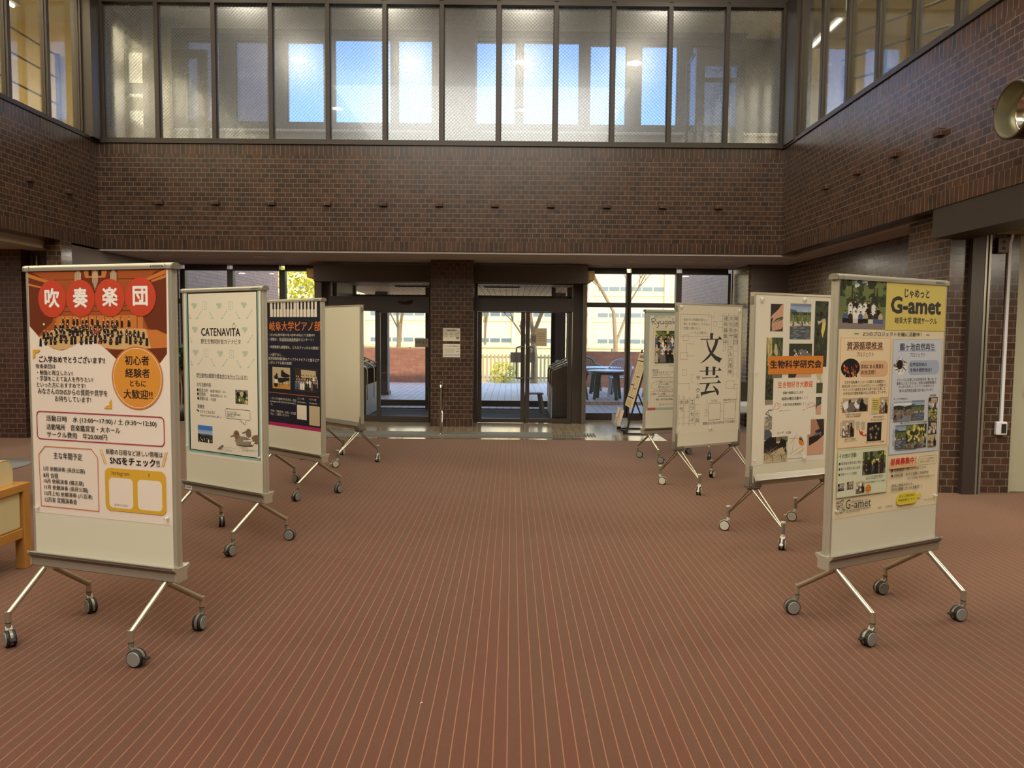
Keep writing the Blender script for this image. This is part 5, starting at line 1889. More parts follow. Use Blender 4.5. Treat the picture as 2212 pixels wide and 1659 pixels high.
['l','ink2',.002,[[.7364,.0582],[.7437,.7067]]],
['l','ink2',.002,[[.7458,.0605],[.7564,.7019]]],
['l','ink2',.002,[[.8044,.0617],[.807,.7106]]],
['l','ink2',.002,[[.813,.0615],[.8248,.7238]]],
['l','ink2',.0015,[[.5273,.0853],[.5876,.084]]],
['l','ink2',.0015,[[.5295,.1451],[.5898,.1441]]],
['l','ink2',.0015,[[.5316,.2041],[.592,.2033]]],
['l','ink2',.0012,[[.6016,.0847],[.6611,.0835]]],
['l','ink2',.0012,[[.6758,.0832],[.7338,.082]]],
['l','ink2',.0012,[[.7452,.0818],[.8051,.0805]]],
['l','ink2',.0012,[[.6018,.1434],[.6613,.1424]]],
['l','ink2',.0012,[[.6761,.1422],[.7341,.1412]]],
['l','ink2',.0012,[[.7455,.141],[.8055,.14]]],
['l','ink2',.0012,[[.602,.2022],[.6616,.2014]]],
['l','ink2',.0012,[[.6764,.2012],[.7344,.2005]]],
['l','ink2',.0012,[[.7458,.2003],[.8058,.1996]]],
['l','ink2',.0012,[[.6023,.261],[.6619,.2605]]],
['l','ink2',.0012,[[.6767,.2603],[.7347,.2598]]],
['l','ink2',.0012,[[.7461,.2597],[.8062,.2592]]],
['l','ink2',.0012,[[.6025,.3199],[.6621,.3196]]],
['l','ink2',.0012,[[.6769,.3195],[.735,.3192]]],
['l','ink2',.0012,[[.7464,.3192],[.8065,.3189]]],
['l','ink2',.0012,[[.6027,.3788],[.6624,.3788]]],
['l','ink2',.0012,[[.6772,.3787],[.7353,.3787]]],
['l','ink2',.0012,[[.7467,.3787],[.8068,.3786]]],
['l','ink2',.0012,[[.603,.4378],[.6627,.438]]],
['l','ink2',.0012,[[.6775,.438],[.7357,.4382]]],
['l','ink2',.0012,[[.7471,.4382],[.8072,.4384]]],
['l','ink2',.0012,[[.6778,.4974],[.736,.4978]]],
['l','ink2',.0012,[[.7474,.4979],[.8075,.4983]]],
['l','ink2',.0012,[[.678,.5568],[.7363,.5574]]],
['l','ink2',.0012,[[.7477,.5576],[.8079,.5582]]],
['l','ink2',.0012,[[.6783,.6163],[.7366,.6171]]],
['l','ink2',.0012,[[.748,.6173],[.8082,.6182]]],
['l','ink2',.0012,[[.6786,.6758],[.7369,.6769]]],
['l','ink2',.0012,[[.7483,.6771],[.8086,.6783]]],
['t','ink2','通',.6033,.1133,.0547,.0431,0],
['t','ink2','年',.6036,.1726,.0546,.0432,0],
['t','ink2','募',.6039,.232,.0546,.0432,0],
['t','ink2','集',.6041,.2915,.0547,.0432,0],
['t','ink2','中',.6044,.351,.0547,.0433,0],
['t','ink2','！',.629,.4106,.006,.0434,0],
['t','ink2','文',.6791,.1119,.0551,.0433,0],
['t','ink2','化',.6791,.1714,.0552,.0434,0],
['t','ink2','系',.6792,.231,.0552,.0434,0],
['t','ink2','サ',.6793,.2906,.0552,.0435,0],
['l','ink2',.003,[[.7063,.3326],[.7076,.3682]]],
['t','ink2','ク',.6794,.4102,.0553,.0435,0],
['t','ink2','ル',.6795,.4699,.0553,.0436,0],
['t','ink2','共',.6796,.5298,.0553,.0437,0],
['t','ink2','用',.6796,.5898,.0554,.0437,0],
['t','ink2','棟',.6797,.6499,.0554,.0437,0],
['t','ink2','毎',.7485,.1106,.0556,.0435,0],
['t','ink2','週',.7479,.1709,.0558,.0435,0],
['t','ink2','水',.7474,.2312,.0558,.0436,0],
['t','ink2','曜',.7469,.2916,.0558,.0437,0],
['t','ink2','日',.7464,.3522,.0558,.0437,0],
['p','ink3',[[.4183,.2612],[.4697,.2647],[.4585,.2767],[.4566,.3206],[.4204,.3208]]],
['p','ink3',[[.2906,.3205],[.5254,.3183],[.5501,.2916],[.5882,.326],[.2909,.3293]]],
['p','ink3',[[.3684,.33],[.3819,.3299],[.4043,.3855],[.4403,.4404],[.4651,.4629],[.5109,.4907],[.5953,.5165],[.5722,.534],[.562,.5591],[.4985,.5308],[.4419,.4853],[.4026,.4353],[.3825,.3855]]],
['p','ink3',[[.4926,.3264],[.534,.3262],[.5206,.3754],[.4947,.4255],[.4551,.4704],[.402,.515],[.3487,.5453],[.2887,.5635],[.3481,.5269],[.4075,.4776],[.4468,.4304],[.479,.3705]]],
['p','ink3',[[.2911,.6344],[.5369,.6359],[.5581,.607],[.5914,.6378],[.2914,.6429]]],
['p','ink3',[[.3707,.5934],[.4173,.601],[.4053,.6098],[.4058,.6823],[.3717,.6816]]],
['p','ink3',[[.465,.5946],[.5135,.6013],[.5014,.6112],[.5005,.6816],[.466,.6809]]],
['p','ink3',[[.3237,.7029],[.5013,.7031],[.5247,.6794],[.5618,.7079],[.324,.7114]]],
['p','ink3',[[.2919,.7584],[.5274,.7551],[.5522,.7304],[.5904,.7632],[.2922,.7678]]],
['p','ink3',[[.3868,.7627],[.4346,.7639],[.3806,.8406],[.5095,.8364],[.4698,.7864],[.4942,.7936],[.5439,.8263],[.5601,.8521],[.5562,.8773],[.5391,.8868],[.5154,.8467],[.333,.8761],[.3235,.8947],[.3083,.8469],[.3643,.8421]]],
['t','ink3','サ',.2445,.7043,.0537,.0436,1],
['l','ink3',.003,[[.2712,.7476],[.2724,.7833]]],
['t','ink3','ク',.2454,.8267,.0538,.0438,1],
['t','ink3','ル',.2459,.888,.0538,.0438,1],
['l','ink2',.002,[[.0134,.8598],[.0113,1.1731]]],
['l','ink2',.002,[[.028,.87],[.0274,1.1691]]],
['l','ink2',.002,[[.0854,.8719],[.0863,1.1722]]],
['l','ink2',.002,[[.0968,.8821],[.0974,1.1728]]],
['l','ink2',.002,[[.1596,.8892],[.1621,1.1738]]],
['l','ink2',.002,[[.1717,.897],[.172,1.1743]]],
['l','ink2',.002,[[.2316,.8991],[.2353,1.1752]]],
['l','ink2',.002,[[.2481,.9543],[.2473,1.1734]]],
['l','ink2',.0012,[[.0279,.9102],[.0846,.9107]]],
['l','ink2',.0012,[[.0957,.9096],[.1576,.9103]]],
['l','ink2',.0012,[[.1709,.9113],[.2307,.9119]]],
['l','ink2',.0012,[[.0285,.9694],[.0852,.9702]]],
['l','ink2',.0012,[[.0963,.9692],[.1582,.9701]]],
['l','ink2',.0012,[[.1715,.9711],[.2313,.972]]],
['l','ink2',.0012,[[.2459,.9681],[.3037,.9684]]],
['l','ink2',.0012,[[.029,1.0287],[.0858,1.0298]]],
['l','ink2',.0012,[[.0969,1.0288],[.1588,1.03]]],
['l','ink2',.0012,[[.1721,1.0311],[.232,1.0322]]],
['l','ink2',.0012,[[.2479,1.0284],[.3057,1.0289]]],
['l','ink2',.0012,[[.0295,1.0881],[.0863,1.0894]]],
['l','ink2',.0012,[[.0974,1.0884],[.1594,1.0899]]],
['l','ink2',.0012,[[.1727,1.091],[.2326,1.0924]]],
['l','ink2',.0012,[[.2499,1.0887],[.3078,1.0895]]],
['l','ink2',.0012,[[.03,1.1476],[.0869,1.1491]]],
['l','ink2',.0012,[[.098,1.1482],[.16,1.1499]]],
['l','ink2',.0012,[[.1733,1.1511],[.2333,1.1527]]],
['l','ink2',.0012,[[.2519,1.1492],[.3098,1.1501]]],
['t','ink2','俳',.0334,.9396,.0483,.0399,0],
['t','ink2','句',.0333,1.001,.0483,.04,0],
['t','ink2','詩',.1039,.9398,.0487,.0401,0],
['t','ink2','エ',.1778,.9426,.0493,.0404,0],
['t','ink2','ッ',.1781,1.0013,.0493,.0404,0],
['t','ink2','セ',.1785,1.06,.0493,.0405,0],
['t','ink2','イ',.1788,1.1189,.0494,.0405,0],
['t','ink2','小',.2523,1.0625,.0499,.0407,0],
['t','ink2','説',.2523,1.1225,.0499,.0408,0],
['ro','ink2',.0005,.003,.4245,.9645,.5865,1.1317],
['ro','ink2',.0005,.003,.6343,.9613,.7975,1.1317],
['t','ink2','公式X',.4593,.9386,.0817,.0262,0],
['t','ink2','過去作(2024)',.6235,.938,.1831,.0235,0],
['t','ink2','連絡は公式XのDMまでお気軽に！',.348,1.1619,.4783,.0312,0],
]),
'bio':dict(k=6,u0=-0.4280,z1=1.7987,w=0.8330,h=1.2412,col='paper3',el=[
['ph','hand',1,.1486,.053,.2742,.2545],
['ph','pond',2,.3441,.0447,.559,.3119],
['ph','darkfrog',3,.5992,.0204,.7392,.5213],
['ph','reeds',4,.1179,.2995,.2787,.7934],
['ph','frog',5,.3431,.3437,.5792,.6],
['ph','flower',6,.621,.5641,.7059,.7221],
['ph','leafhand',7,.6311,.7517,.6968,.8849],
['ph','lizard',8,.5587,.9233,.7373,1.1953],
['ph','stone',9,.1203,.8822,.1913,.9811],
['ph','nest',10,.1213,.98,.3557,1.2285],
['r','paper3',.1939,.5998,.6379,.9195],
['r','paper3',.1941,.9012,.5914,1.038],
['r','paper3',.3571,1.0192,.5604,1.209],
['r','bannero',.1385,.4356,.7001,.5718],
['t','ink','生物科学研究会',.1551,.4978,.5287,.0632,3],
['t','redor','生き物好き大歓迎',.2386,.6495,.3589,.0493,3],
['t','orange','生き物好き大歓迎',.2411,.6495,.3538,.0456,1],
['t','ink','採集や観察などします',.2918,.7114,.2081,.0211,2],
['t','ink','毎週水曜日活動中！！！',.2813,.7551,.2643,.0248,2],
['t','ink','入部1年目会費無料！！！',.2913,.7994,.2403,.0211,2],
['t','ink','LINEオープンチャット',.2592,.8441,.1247,.0119,0],
['t','ink','公式X',.4983,.8446,.0321,.0122,0],
['t','ink','コード\u30001234',.2465,1.0106,.1386,.0212,2],
['l','redor',.003,[[.1912,.8316],[.2207,.8062],[.223,.788],[.2369,.7829],[.2507,.7898],[.2663,.794],[.2702,.8124],[.2554,.8257],[.2309,.8303],[.1912,.8316]]],
['l','redor',.003,[[.2478,.7934],[.2403,.8045],[.2579,.812]]],
['l','redor',.003,[[.5429,.8358],[.5431,.8124],[.5732,.7937],[.6058,.7956],[.6295,.8129],[.6072,.8239],[.5749,.8275],[.5429,.8358]]],
['l','redor',.003,[[.6067,.8145],[.6333,.8248],[.6258,.8034]]],
['l','redor',.003,[[.5608,.8036],[.5781,.8277]]],
['l','ink',.004,[[.1255,.8597],[.1637,.8316],[.1884,.8393]]],
['l','ink',.004,[[.1255,.8597],[.1875,.8895]]],
['l','ink',.003,[[.1491,.8447],[.1687,.8773]]],
['l','twig',.004,[[.3745,1.0573],[.4634,1.0596]]],
['l','twig',.004,[[.4524,1.0286],[.3764,1.0992]]],
['l','twig',.004,[[.3799,1.1787],[.5111,1.121]]],
['l','twig',.004,[[.4017,1.1707],[.4252,1.0599]]],
['l','twig',.004,[[.4309,1.1866],[.5251,1.1453]]],
['l','twig',.004,[[.4691,1.1843],[.5191,1.1544]]],
['l','twig',.004,[[.5148,1.1306],[.5223,1.1546]]],
['l','twig',.004,[[.4811,1.1662],[.5016,1.1934]]],
['p','duckg',[[.4696,1.0553],[.4852,1.0467],[.5047,1.0524],[.5119,1.0693],[.4957,1.066]]],
['p','black',[[.4711,1.06],[.4956,1.0637],[.5155,1.0765],[.5263,1.1006],[.5094,1.0832],[.477,1.0768]]],
['p','orange',[[.4715,1.0694],[.5026,1.0758],[.5285,1.1078],[.5175,1.119],[.485,1.1124],[.468,1.0903]]],
]),
'gamet':dict(k=8,u0=-0.4320,z1=1.7962,w=0.8452,h=1.2127,col='cream',el=[
['ph','park',1,.0001,.0015,.3631,.2491],
['r','yellow',.3493,.0013,.8463,.2539],
['t','ink3','じゃめっと',.4946,.0576,.2072,.0491,3],
['t','ink3','G-amet',.3863,.121,.4202,.0924,4],
['t','ink3','岐阜大学 環境サークル',.4239,.2007,.3528,.0353,2],
['t','ink3','2つのプロジェクトを軸に活動中！',.1805,.2738,.4672,.0229,1],
['l','ink3',.003,[[.1175,.2734],[.1465,.2734]]],
['l','ink3',.003,[[.6877,.2758],[.716,.2759]]],
['r','orl',.0171,.2936,.4018,.8545],
['r','tan',.0219,.2973,.3965,.8501],
['r','bll',.4176,.2986,.833,.9134],
['r','blp',.4223,.3022,.8271,.9085],
['r','orl',.0579,.3531,.3434,.3611],
['r','bll',.4653,.3594,.7803,.366],
['t','brown','資源循環推進',.0638,.3349,.274,.0403,2],
['t','brown','プロジェクト',.1369,.3781,.1327,.0242,1],
['t','navy2','鷭ヶ池自然再生',.4732,.3403,.2972,.0397,2],
['t','navy2','プロジェクト',.5581,.382,.129,.024,1],
['rr','orl',.03,.1591,.4115,.3855,.4948],
['rr','bll',.03,.5497,.4112,.8119,.4909],
['e','black',.0966,.447,.0699,.0476],
['e','white',.4834,.4434,.0485,.0432],
['p','ink',[[.0714,.4579],[.0761,.4428],[.0825,.4581]]],
['p','orange',[[.0459,.459],[.0506,.4439],[.0569,.4591]]],
['p','skin',[[.1175,.4865],[.1223,.4713],[.1288,.4867]]],
['p','redor',[[.0966,.4521],[.1013,.4369],[.1078,.4522]]],
['p','redor',[[.1113,.4614],[.116,.4462],[.1225,.4615]]],
['p','ink',[[.0636,.4631],[.0683,.448],[.0747,.4633]]],
['p','ink',[[.1331,.4522],[.1379,.4369],[.1444,.4523]]],
['p','ink',[[.1371,.4907],[.1418,.4754],[.1484,.4909]]],
['p','skin',[[.0744,.4715],[.0791,.4564],[.0855,.4717]]],
['p','ink',[[.0686,.4403],[.0734,.4251],[.0798,.4404]]],
['p','redor',[[.0677,.452],[.0724,.4369],[.0788,.4521]]],
['p','redor',[[.1019,.4539],[.1066,.4387],[.1131,.4541]]],
['p','skin',[[.1039,.4768],[.1086,.4616],[.1151,.4769]]],
['p','ink',[[.1092,.488],[.114,.4728],[.1205,.4882]]],
['p','orange',[[.1178,.4737],[.1226,.4585],[.1291,.4739]]],
['p','redor',[[.0887,.4935],[.0934,.4783],[.0999,.4937]]],
['p','orange',[[.052,.4653],[.0567,.4502],[.063,.4655]]],
['p','skin',[[.0554,.4918],[.0601,.4767],[.0665,.492]]],
['p','redor',[[.1279,.4701],[.1327,.4549],[.1392,.4703]]],
['p','redor',[[.13,.4403],[.1348,.4251],[.1413,.4405]]],
['p','redor',[[.1314,.4799],[.1362,.4647],[.1427,.4801]]],
['p','skin',[[.108,.4511],[.1127,.4359],[.1192,.4512]]],
['p','skin',[[.1051,.4788],[.1098,.4636],[.1163,.479]]],
['p','redor',[[.1381,.4455],[.1429,.4303],[.1494,.4457]]],
['p','redor',[[.0462,.4381],[.0509,.423],[.0573,.4382]]],
['p','orange',[[.111,.4932],[.1158,.478],[.1223,.4934]]],
['p','ink',[[.1076,.451],[.1124,.4358],[.1188,.4511]]],
['p','redor',[[.052,.4467],[.0567,.4316],[.0631,.4468]]],
['p','ink',[[.0813,.4706],[.086,.4554],[.0924,.4707]]],
['p','ink',[[.095,.4567],[.0997,.4416],[.1062,.4569]]],
['p','orange',[[.1255,.4805],[.1303,.4653],[.1368,.4807]]],
['p','skin',[[.06,.456],[.0647,.4409],[.0711,.4562]]],
['p','redor',[[.0662,.4687],[.0709,.4536],[.0773,.4689]]],
['p','ink',[[.1351,.4759],[.1399,.4606],[.1464,.476]]],
['p','redor',[[.0788,.4768],[.0835,.4616],[.09,.4769]]],
['p','redor',[[.0608,.4555],[.0656,.4404],[.0719,.4556]]],
['p','skin',[[.0437,.4418],[.0484,.4267],[.0548,.4419]]],
['p','ink',[[.1241,.4789],[.1289,.4636],[.1354,.479]]],
['p','ink',[[.1363,.492],[.1411,.4768],[.1476,.4922]]],
['p','ink',[[.0603,.4933],[.065,.4782],[.0714,.4935]]],
['l','duckb',.003,[[.4736,.4509],[.4639,.453]]],
['l','duckb',.003,[[.4949,.4506],[.4976,.4583]]],
['l','duckg',.003,[[.4771,.4197],[.4805,.4114]]],
['l','ink',.003,[[.4767,.4623],[.4648,.4693]]],
['l','duckb',.003,[[.4486,.4417],[.4281,.4341]]],
['l','ink',.003,[[.5134,.4498],[.527,.462]]],
['l','duckb',.003,[[.4593,.4231],[.4513,.4115]]],
['l','ink',.003,[[.4689,.4197],[.4675,.4093]]],
['l','ink',.003,[[.4876,.4215],[.4964,.4166]]],
['l','ink',.003,[[.5027,.4578],[.5072,.4701]]],
['l','duckb',.003,[[.4626,.4464],[.4483,.4441]]],
['l','duckb',.003,[[.4631,.4582],[.445,.4603]]],
['l','duckb',.003,[[.4962,.4157],[.512,.4109]]],
['l','duckg',.003,[[.5021,.4308],[.516,.433]]],
['l','ink',.003,[[.4996,.435],[.5104,.4382]]],
['l','ink',.003,[[.4625,.4606],[.4432,.4634]]],
['l','ink',.003,[[.4509,.4391],[.4325,.4311]]],
['l','ink',.003,[[.5022,.4214],[.5195,.4202]]],
['l','duckb',.003,[[.5028,.4602],[.5065,.4734]]],
['l','duckg',.003,[[.4954,.4175],[.5101,.4132]]],
['l','ink',.003,[[.4948,.4265],[.506,.4253]]],
['l','duckb',.003,[[.4871,.4133],[.4986,.4053]]],
['l','duckg',.003,[[.497,.4619],[.4968,.4742]]],
['l','ink',.003,[[.4508,.4427],[.4311,.436]]],
['l','duckb',.003,[[.4621,.4161],[.4582,.4027]]],
['l','ink',.003,[[.4683,.4087],[.4705,.3942]]],
['l','ink',.003,[[.4784,.4603],[.4682,.4671]]],
['l','duckg',.003,[[.4682,.4593],[.4526,.4631]]],
['l','ink',.003,[[.5058,.4486],[.5153,.4584]]],
['l','ink',.003,[[.4907,.411],[.505,.4031]]],
['l','ink',.003,[[.4779,.4675],[.4648,.4768]]],
['l','duckb',.003,[[.4902,.4212],[.5005,.4169]]],
['l','ink',.003,[[.5129,.4235],[.5356,.4259]]],
['l','duckb',.003,[[.5077,.4181],[.5292,.4171]]],
['l','ink',.003,[[.4582,.4357],[.4452,.4283]]],
['l','ink',.003,[[.4598,.4351],[.4479,.4279]]],
['l','duckb',.003,[[.4637,.4206],[.4591,.4092]]],
['l','ink',.003,[[.4998,.4449],[.5073,.4517]]],
['l','ink',.003,[[.4654,.4452],[.4532,.4431]]],
['l','duckb',.003,[[.5082,.4333],[.5246,.438]]],
['l','duckb',.003,[[.4722,.4554],[.4602,.4588]]],
['l','duckb',.003,[[.4583,.4253],[.449,.4142]]],
['l','ink',.003,[[.5148,.4523],[.5283,.4658]]],
['l','duckb',.003,[[.5042,.444],[.5145,.4517]]],
['l','duckg',.003,[[.4634,.4476],[.4492,.4459]]],
['l','duckg',.003,[[.5016,.4344],[.5139,.4379]]],
['l','duckb',.003,[[.4617,.4337],[.4513,.4266]]],
['l','duckb',.003,[[.4502,.4475],[.4285,.4423]]],
['l','duckb',.003,[[.4671,.4306],[.4609,.4237]]],
['l','duckb',.003,[[.4638,.4302],[.4559,.4223]]],
['e','black',.4785,.4334,.0244,.0249],
['t','ink','学内にある資源を',.1731,.4409,.1768,.0231,1],
['t','ink','有効活用！',.1749,.4711,.1106,.023,1],
['t','ink','自然保存地の',.5638,.4349,.1383,.0221,1],
['t','ink','生物多様性保全！',.5641,.4643,.1833,.0222,1],
['t','ink3','古本や自転車のリユース活動の企画運営や、',.055,.5192,.3147,.0158,0],
['t','ink3','廃油を使ったキャンドルを灯すイベントの開催など、',.0386,.5388,.3472,.0159,0],
['t','ink3','キャンパスの資源を活用する取り組みを通して、',.0487,.557,.3258,.0158,0],
['t','ink3','大学全体の環境意識の向上を目指しています。',.0488,.5759,.3318,.0158,0],
['t','ink3','キャンパスの北東にある自然保存地「鷭ヶ池」の',.4621,.5151,.3298,.0166,0],
['t','ink3','環境をよりよくするため、池周辺の動植物調査や、',.4582,.534,.3378,.0166,0],
['t','ink3','かいぼり(池干し)・エコトーンの造成などの',.4773,.5528,.2981,.0167,0],
['t','ink3','様々な自然再生活動に取り組んでいます。',.4821,.5735,.2893,.0167,0],
['ph','office',1,.0475,.6005,.2392,.6721],
['r','yellow',.2667,.6054,.3329,.6895],
['ph','office',2,.3286,.6017,.395,.6887],
['ph','office',3,.0494,.7124,.1415,.8002],
['ph','candles',4,.2402,.7313,.3513,.8289],
['l','ink3',.002,[[.2747,.618],[.3188,.6188]]],
['l','ink3',.002,[[.2753,.6278],[.3194,.6286]]],
['l','ink3',.002,[[.2759,.6376],[.32,.6385]]],
['l','ink3',.002,[[.2765,.6474],[.3206,.6483]]],
['l','ink3',.002,[[.2771,.6572],[.3212,.6582]]],
['l','ink3',.002,[[.2776,.667],[.3218,.6681]]],
['r','bll',.2725,.6792,.3156,.6888],
['p','beige',[[.1486,.7248],[.1828,.7264],[.1783,.764],[.1573,.763]]],
['e','bll',.1658,.7266,.0171,.0052],
['p','beige',[[.189,.7267],[.2236,.7283],[.2191,.7661],[.1979,.765]]],
['e','bll',.2064,.7285,.0173,.0052],
['l','redor',.006,[[.1814,.7684],[.188,.7833],[.2002,.7888],[.2059,.7794],[.1947,.7756],[.1929,.7852],[.2126,.796],[.2343,.7955]]],
['p','redor',[[.2275,.786],[.2405,.7952],[.2299,.8034]]],
['t','ink3','研究室から集めた古本を',.0695,.6827,.1223,.0096,0],
['t','ink3','必要な人に無償譲渡！',.0757,.694,.1096,.0095,0],
['t','ink3','卒業生の自転車を',.2808,.7036,.0852,.0098,0],
['t','ink3','新入生に受け渡すよ！',.2685,.7188,.1099,.0098,0],
['t','ink3','食堂ででた廃油で',.0717,.8093,.0878,.0096,0],
['t','ink3','キャンドルづくり♪',.0699,.819,.0925,.0096,0],
['t','ink3','「キャンドルナイト」を開催！',.2269,.8354,.1507,.0098,0],
['t','ink3','ポンプで試験排水♪',.4382,.6157,.1179,.01,0],
['t','ink3','環境調査',.7409,.6047,.0556,.0103,0],
['t','ink3','鷭ヶ池で初となるかいぼりを実施！',.5036,.7469,.2203,.0102,0],
['t','ink3','水生植物の生育の場を創出！',.4698,.8917,.1757,.0101,0],
['t','navy2','か',.426,.6463,.0132,.0095,0],
['t','navy2','い',.4259,.66,.0131,.0095,0],
['t','navy2','ぼ',.4257,.6735,.0132,.0096,0],
['t','navy2','り',.4255,.6873,.0132,.0096,0],
['t','navy2','実',.4254,.7008,.0132,.0095,0],
['t','navy2','施',.4252,.7145,.0132,.0096,0],
['t','navy2','エ',.4422,.7836,.0133,.0095,0],
['t','navy2','コ',.4423,.7964,.0133,.0096,0],
['t','navy2','ト',.4425,.8093,.0132,.0096,0],
['l','navy2',.003,[[.449,.8182],[.4495,.8261]]],
['t','navy2','ン',.4427,.835,.0133,.0096,0],
['t','navy2','造',.4429,.8478,.0132,.0096,0],
['t','navy2','成',.443,.8607,.0133,.0097,0],
['t','brown','古',.0325,.6215,.012,.0091,0],
['t','brown','本',.0334,.6373,.0119,.0091,0],
['t','brown','市',.0342,.6532,.012,.0091,0],
['t','brown','キ',.0344,.7262,.0102,.0077,0],
['t','brown','ャ',.0346,.7363,.0101,.0077,0],
['t','brown','ン',.0347,.7464,.0102,.0077,0],
['t','brown','ド',.0349,.7565,.0102,.0077,0],
['t','brown','ル',.0351,.7666,.0101,.0077,0],
['t','brown','作',.0352,.7767,.0102,.0077,0],
['t','brown','製',.0354,.7868,.0101,.0077,0],
['ph','stream',5,.4416,.6284,.5945,.7384],
['ph','pond',6,.5882,.6281,.6972,.7362],
['ph','pond',7,.4608,.7558,.5555,.884],
['ph','forest',8,.5482,.7566,.7216,.8856],
['ph','group',9,.7292,.6149,.8064,.682],
['ph','forest',10,.7321,.6802,.8089,.747],
['ph','group',11,.7338,.7505,.8085,.8187],
['ph','office',12,.7355,.8207,.8089,.8857],
['r','gnl',.0198,.862,.4074,1.1056],
['r','gnp',.0236,.8655,.4031,1.1018],
['t','green','その他の活動',.0305,.8923,.1286,.0237,2],
['t','ink3','■ 環境報告書作成に参加',.0312,.9312,.1659,.0154,1],
['t','ink3','■ 様々な環境大会に出場',.0308,.9587,.1607,.0155,1],
['t','ink3','■ 環境イベントの開催',.031,.9869,.1358,.0154,1],
['ph','forestp',13,.2086,.8818,.3889,1.0021],
['ph','group',14,.0274,1.0327,.0758,1.0706],
['ph','group',15,.095,1.0286,.1427,1.0668],
['ph','office',16,.1646,1.0328,.229,1.094],
['t','ink3','キャンパスの植物の魅力を',.2377,1.0132,.1355,.0093,0],
['t','ink3','紹介する企画もしてます！',.2374,1.0236,.1339,.0093,0],
['t','ink3','「岐阜大学植物マップ」で検索！',.2308,1.0423,.1591,.0093,0],
['e','gold',.2585,1.0758,.0225,.0226],
['t','ink','オリジナル',.2373,1.0705,.0429,.0086,0],
['t','ink','植物帳です！',.238,1.0835,.0429,.0086,0],
['r','orl',.4201,.961,.6472,.9866],
['t','red','部員募集中！',.4269,.9502,.2126,.039,3],
['ro','ink3',.012,.0015,.6607,.9349,.8138,.9829],
['t','ink3','メンバーで日程調整して',.6738,.9504,.1307,.0097,0],
['t','ink3','活動日を決めています！',.6721,.9653,.1307,.0097,0],
['t','ink3','■ 活動頻度\u3000週に2〜3日くらい',.4358,.9947,.2898,.0169,1],
['t','ink3','■ 活動形態\u3000好きな活動に自由参加',.4366,1.0242,.3111,.0169,1],
['t','ink3','(全ての活動に参加する必要なし!!)',.5733,1.0487,.2286,.0131,1],
['t','ink3','環境に興味がある人、',.4426,1.0785,.1816,.0163,1],
['t','ink3','何かに挑戦したい人大歓迎！！',.4439,1.0994,.2538,.0186,1],
['rr','yel2',.03,.4889,1.124,.6607,1.188],
['p','yel2',[[.6523,1.1422],[.6737,1.1424],[.6728,1.1291],[.6983,1.1481],[.6808,1.1673],[.6775,1.1584],[.6536,1.1613]]],
['t','ink','詳しい活動内容＆',.5117,1.1411,.1256,.0144,1],
['t','ink','新歓情報はこちら！',.5043,1.1625,.1414,.0144,1],
['t','ink3','ホームページ',.7258,1.178,.0836,.0126,0],
['t','ink3','公式X',.3371,1.1843,.0339,.0121,0],
['t','ink3','公式LINE',.4021,1.1844,.0538,.0112,0],
['t','ink3','G',.0904,1.1441,.0354,.0489,0],
['t','ink3','-amet',.1354,1.1519,.1488,.0345,0],
['t','ink3','岐阜大学環境サークル',.1322,1.1332,.1296,.0125,0],
['t','ink3',"GIFU UNIVERSITY STUDENTS' ASSOCIATION",.0922,1.1764,.1917,.0065,0],
['t','ink3','FOR THE ENVIRONMENT',.0936,1.1846,.1073,.0066,0],
['l','ink3',.0025,[[.02,1.1283],[.0727,1.1172],[.0432,1.1306],[.02,1.1283]]],
['l','ink3',.0025,[[.02,1.1283],[.0283,1.1533],[.0388,1.1334],[.02,1.1283]]],
['l','ink3',.0025,[[.0727,1.1172],[.0672,1.1442],[.0478,1.1294],[.0727,1.1172]]],
['l','ink3',.0025,[[.0395,1.1479],[.0672,1.1442],[.0852,1.1751],[.0633,1.1584],[.0395,1.1479]]],
['l','ink3',.0025,[[.0852,1.1751],[.0601,1.1855],[.066,1.1651],[.0852,1.1751]]],
['l','ink3',.0025,[[.0199,1.1702],[.0395,1.1479],[.0433,1.1758],[.0199,1.1702]]],
['l','ink3',.0025,[[.0217,1.1591],[.0601,1.1855],[.0389,1.1801],[.0217,1.1591]]],
]),
'intl':dict(k=7,u0=-0.4535,z1=1.7926,w=0.8535,h=1.1829,col='mint2',el=[
['p','red2',[[.0286,1.0718],[.0632,1.0525],[.0654,1.1434],[.1417,1.1435],[.1427,1.1841],[.0313,1.1849]]],
['r','paper2',.0369,.043,.6593,1.1516],
['t','grey','国際交流サークル',.0979,.0587,.2472,.0338,0],
['l','ink4',.0075,[[.0635,.0853],[.0732,.1499]]],
['l','ink4',.0075,[[.0577,.0864],[.1041,.0787],[.1231,.0933],[.1107,.1115],[.0725,.12],[.1315,.1501]]],
['l','ink4',.0075,[[.1377,.1141],[.144,.1339],[.1547,.1408],[.1717,.1135]]],
['l','ink4',.0075,[[.1717,.1135],[.1625,.1687],[.1512,.1868],[.137,.183]]],
['l','ink4',.0075,[[.1927,.1082],[.1922,.1363],[.2089,.1461],[.2287,.1358],[.2315,.1076],[.2349,.1467]]],
['l','ink4',.0075,[[.2836,.1129],[.2599,.1092],[.2486,.1295],[.2644,.1453],[.2842,.133],[.2859,.1098],[.2862,.1671],[.2688,.1804],[.2555,.1695]]],
['l','ink4',.0075,[[.337,.1121],[.3097,.1115],[.3008,.1327],[.3177,.1446],[.3375,.1282],[.3406,.11],[.3451,.1452]]],
['l','ink4',.0075,[[.3633,.0684],[.3677,.1449]]],
['l','ink4',.0075,[[.4059,.0999],[.3695,.1237],[.4108,.1464]]],
['l','ink4',.0075,[[.43,.1046],[.4296,.133],[.4466,.1428],[.4668,.1324],[.4696,.104],[.4731,.1435]]],
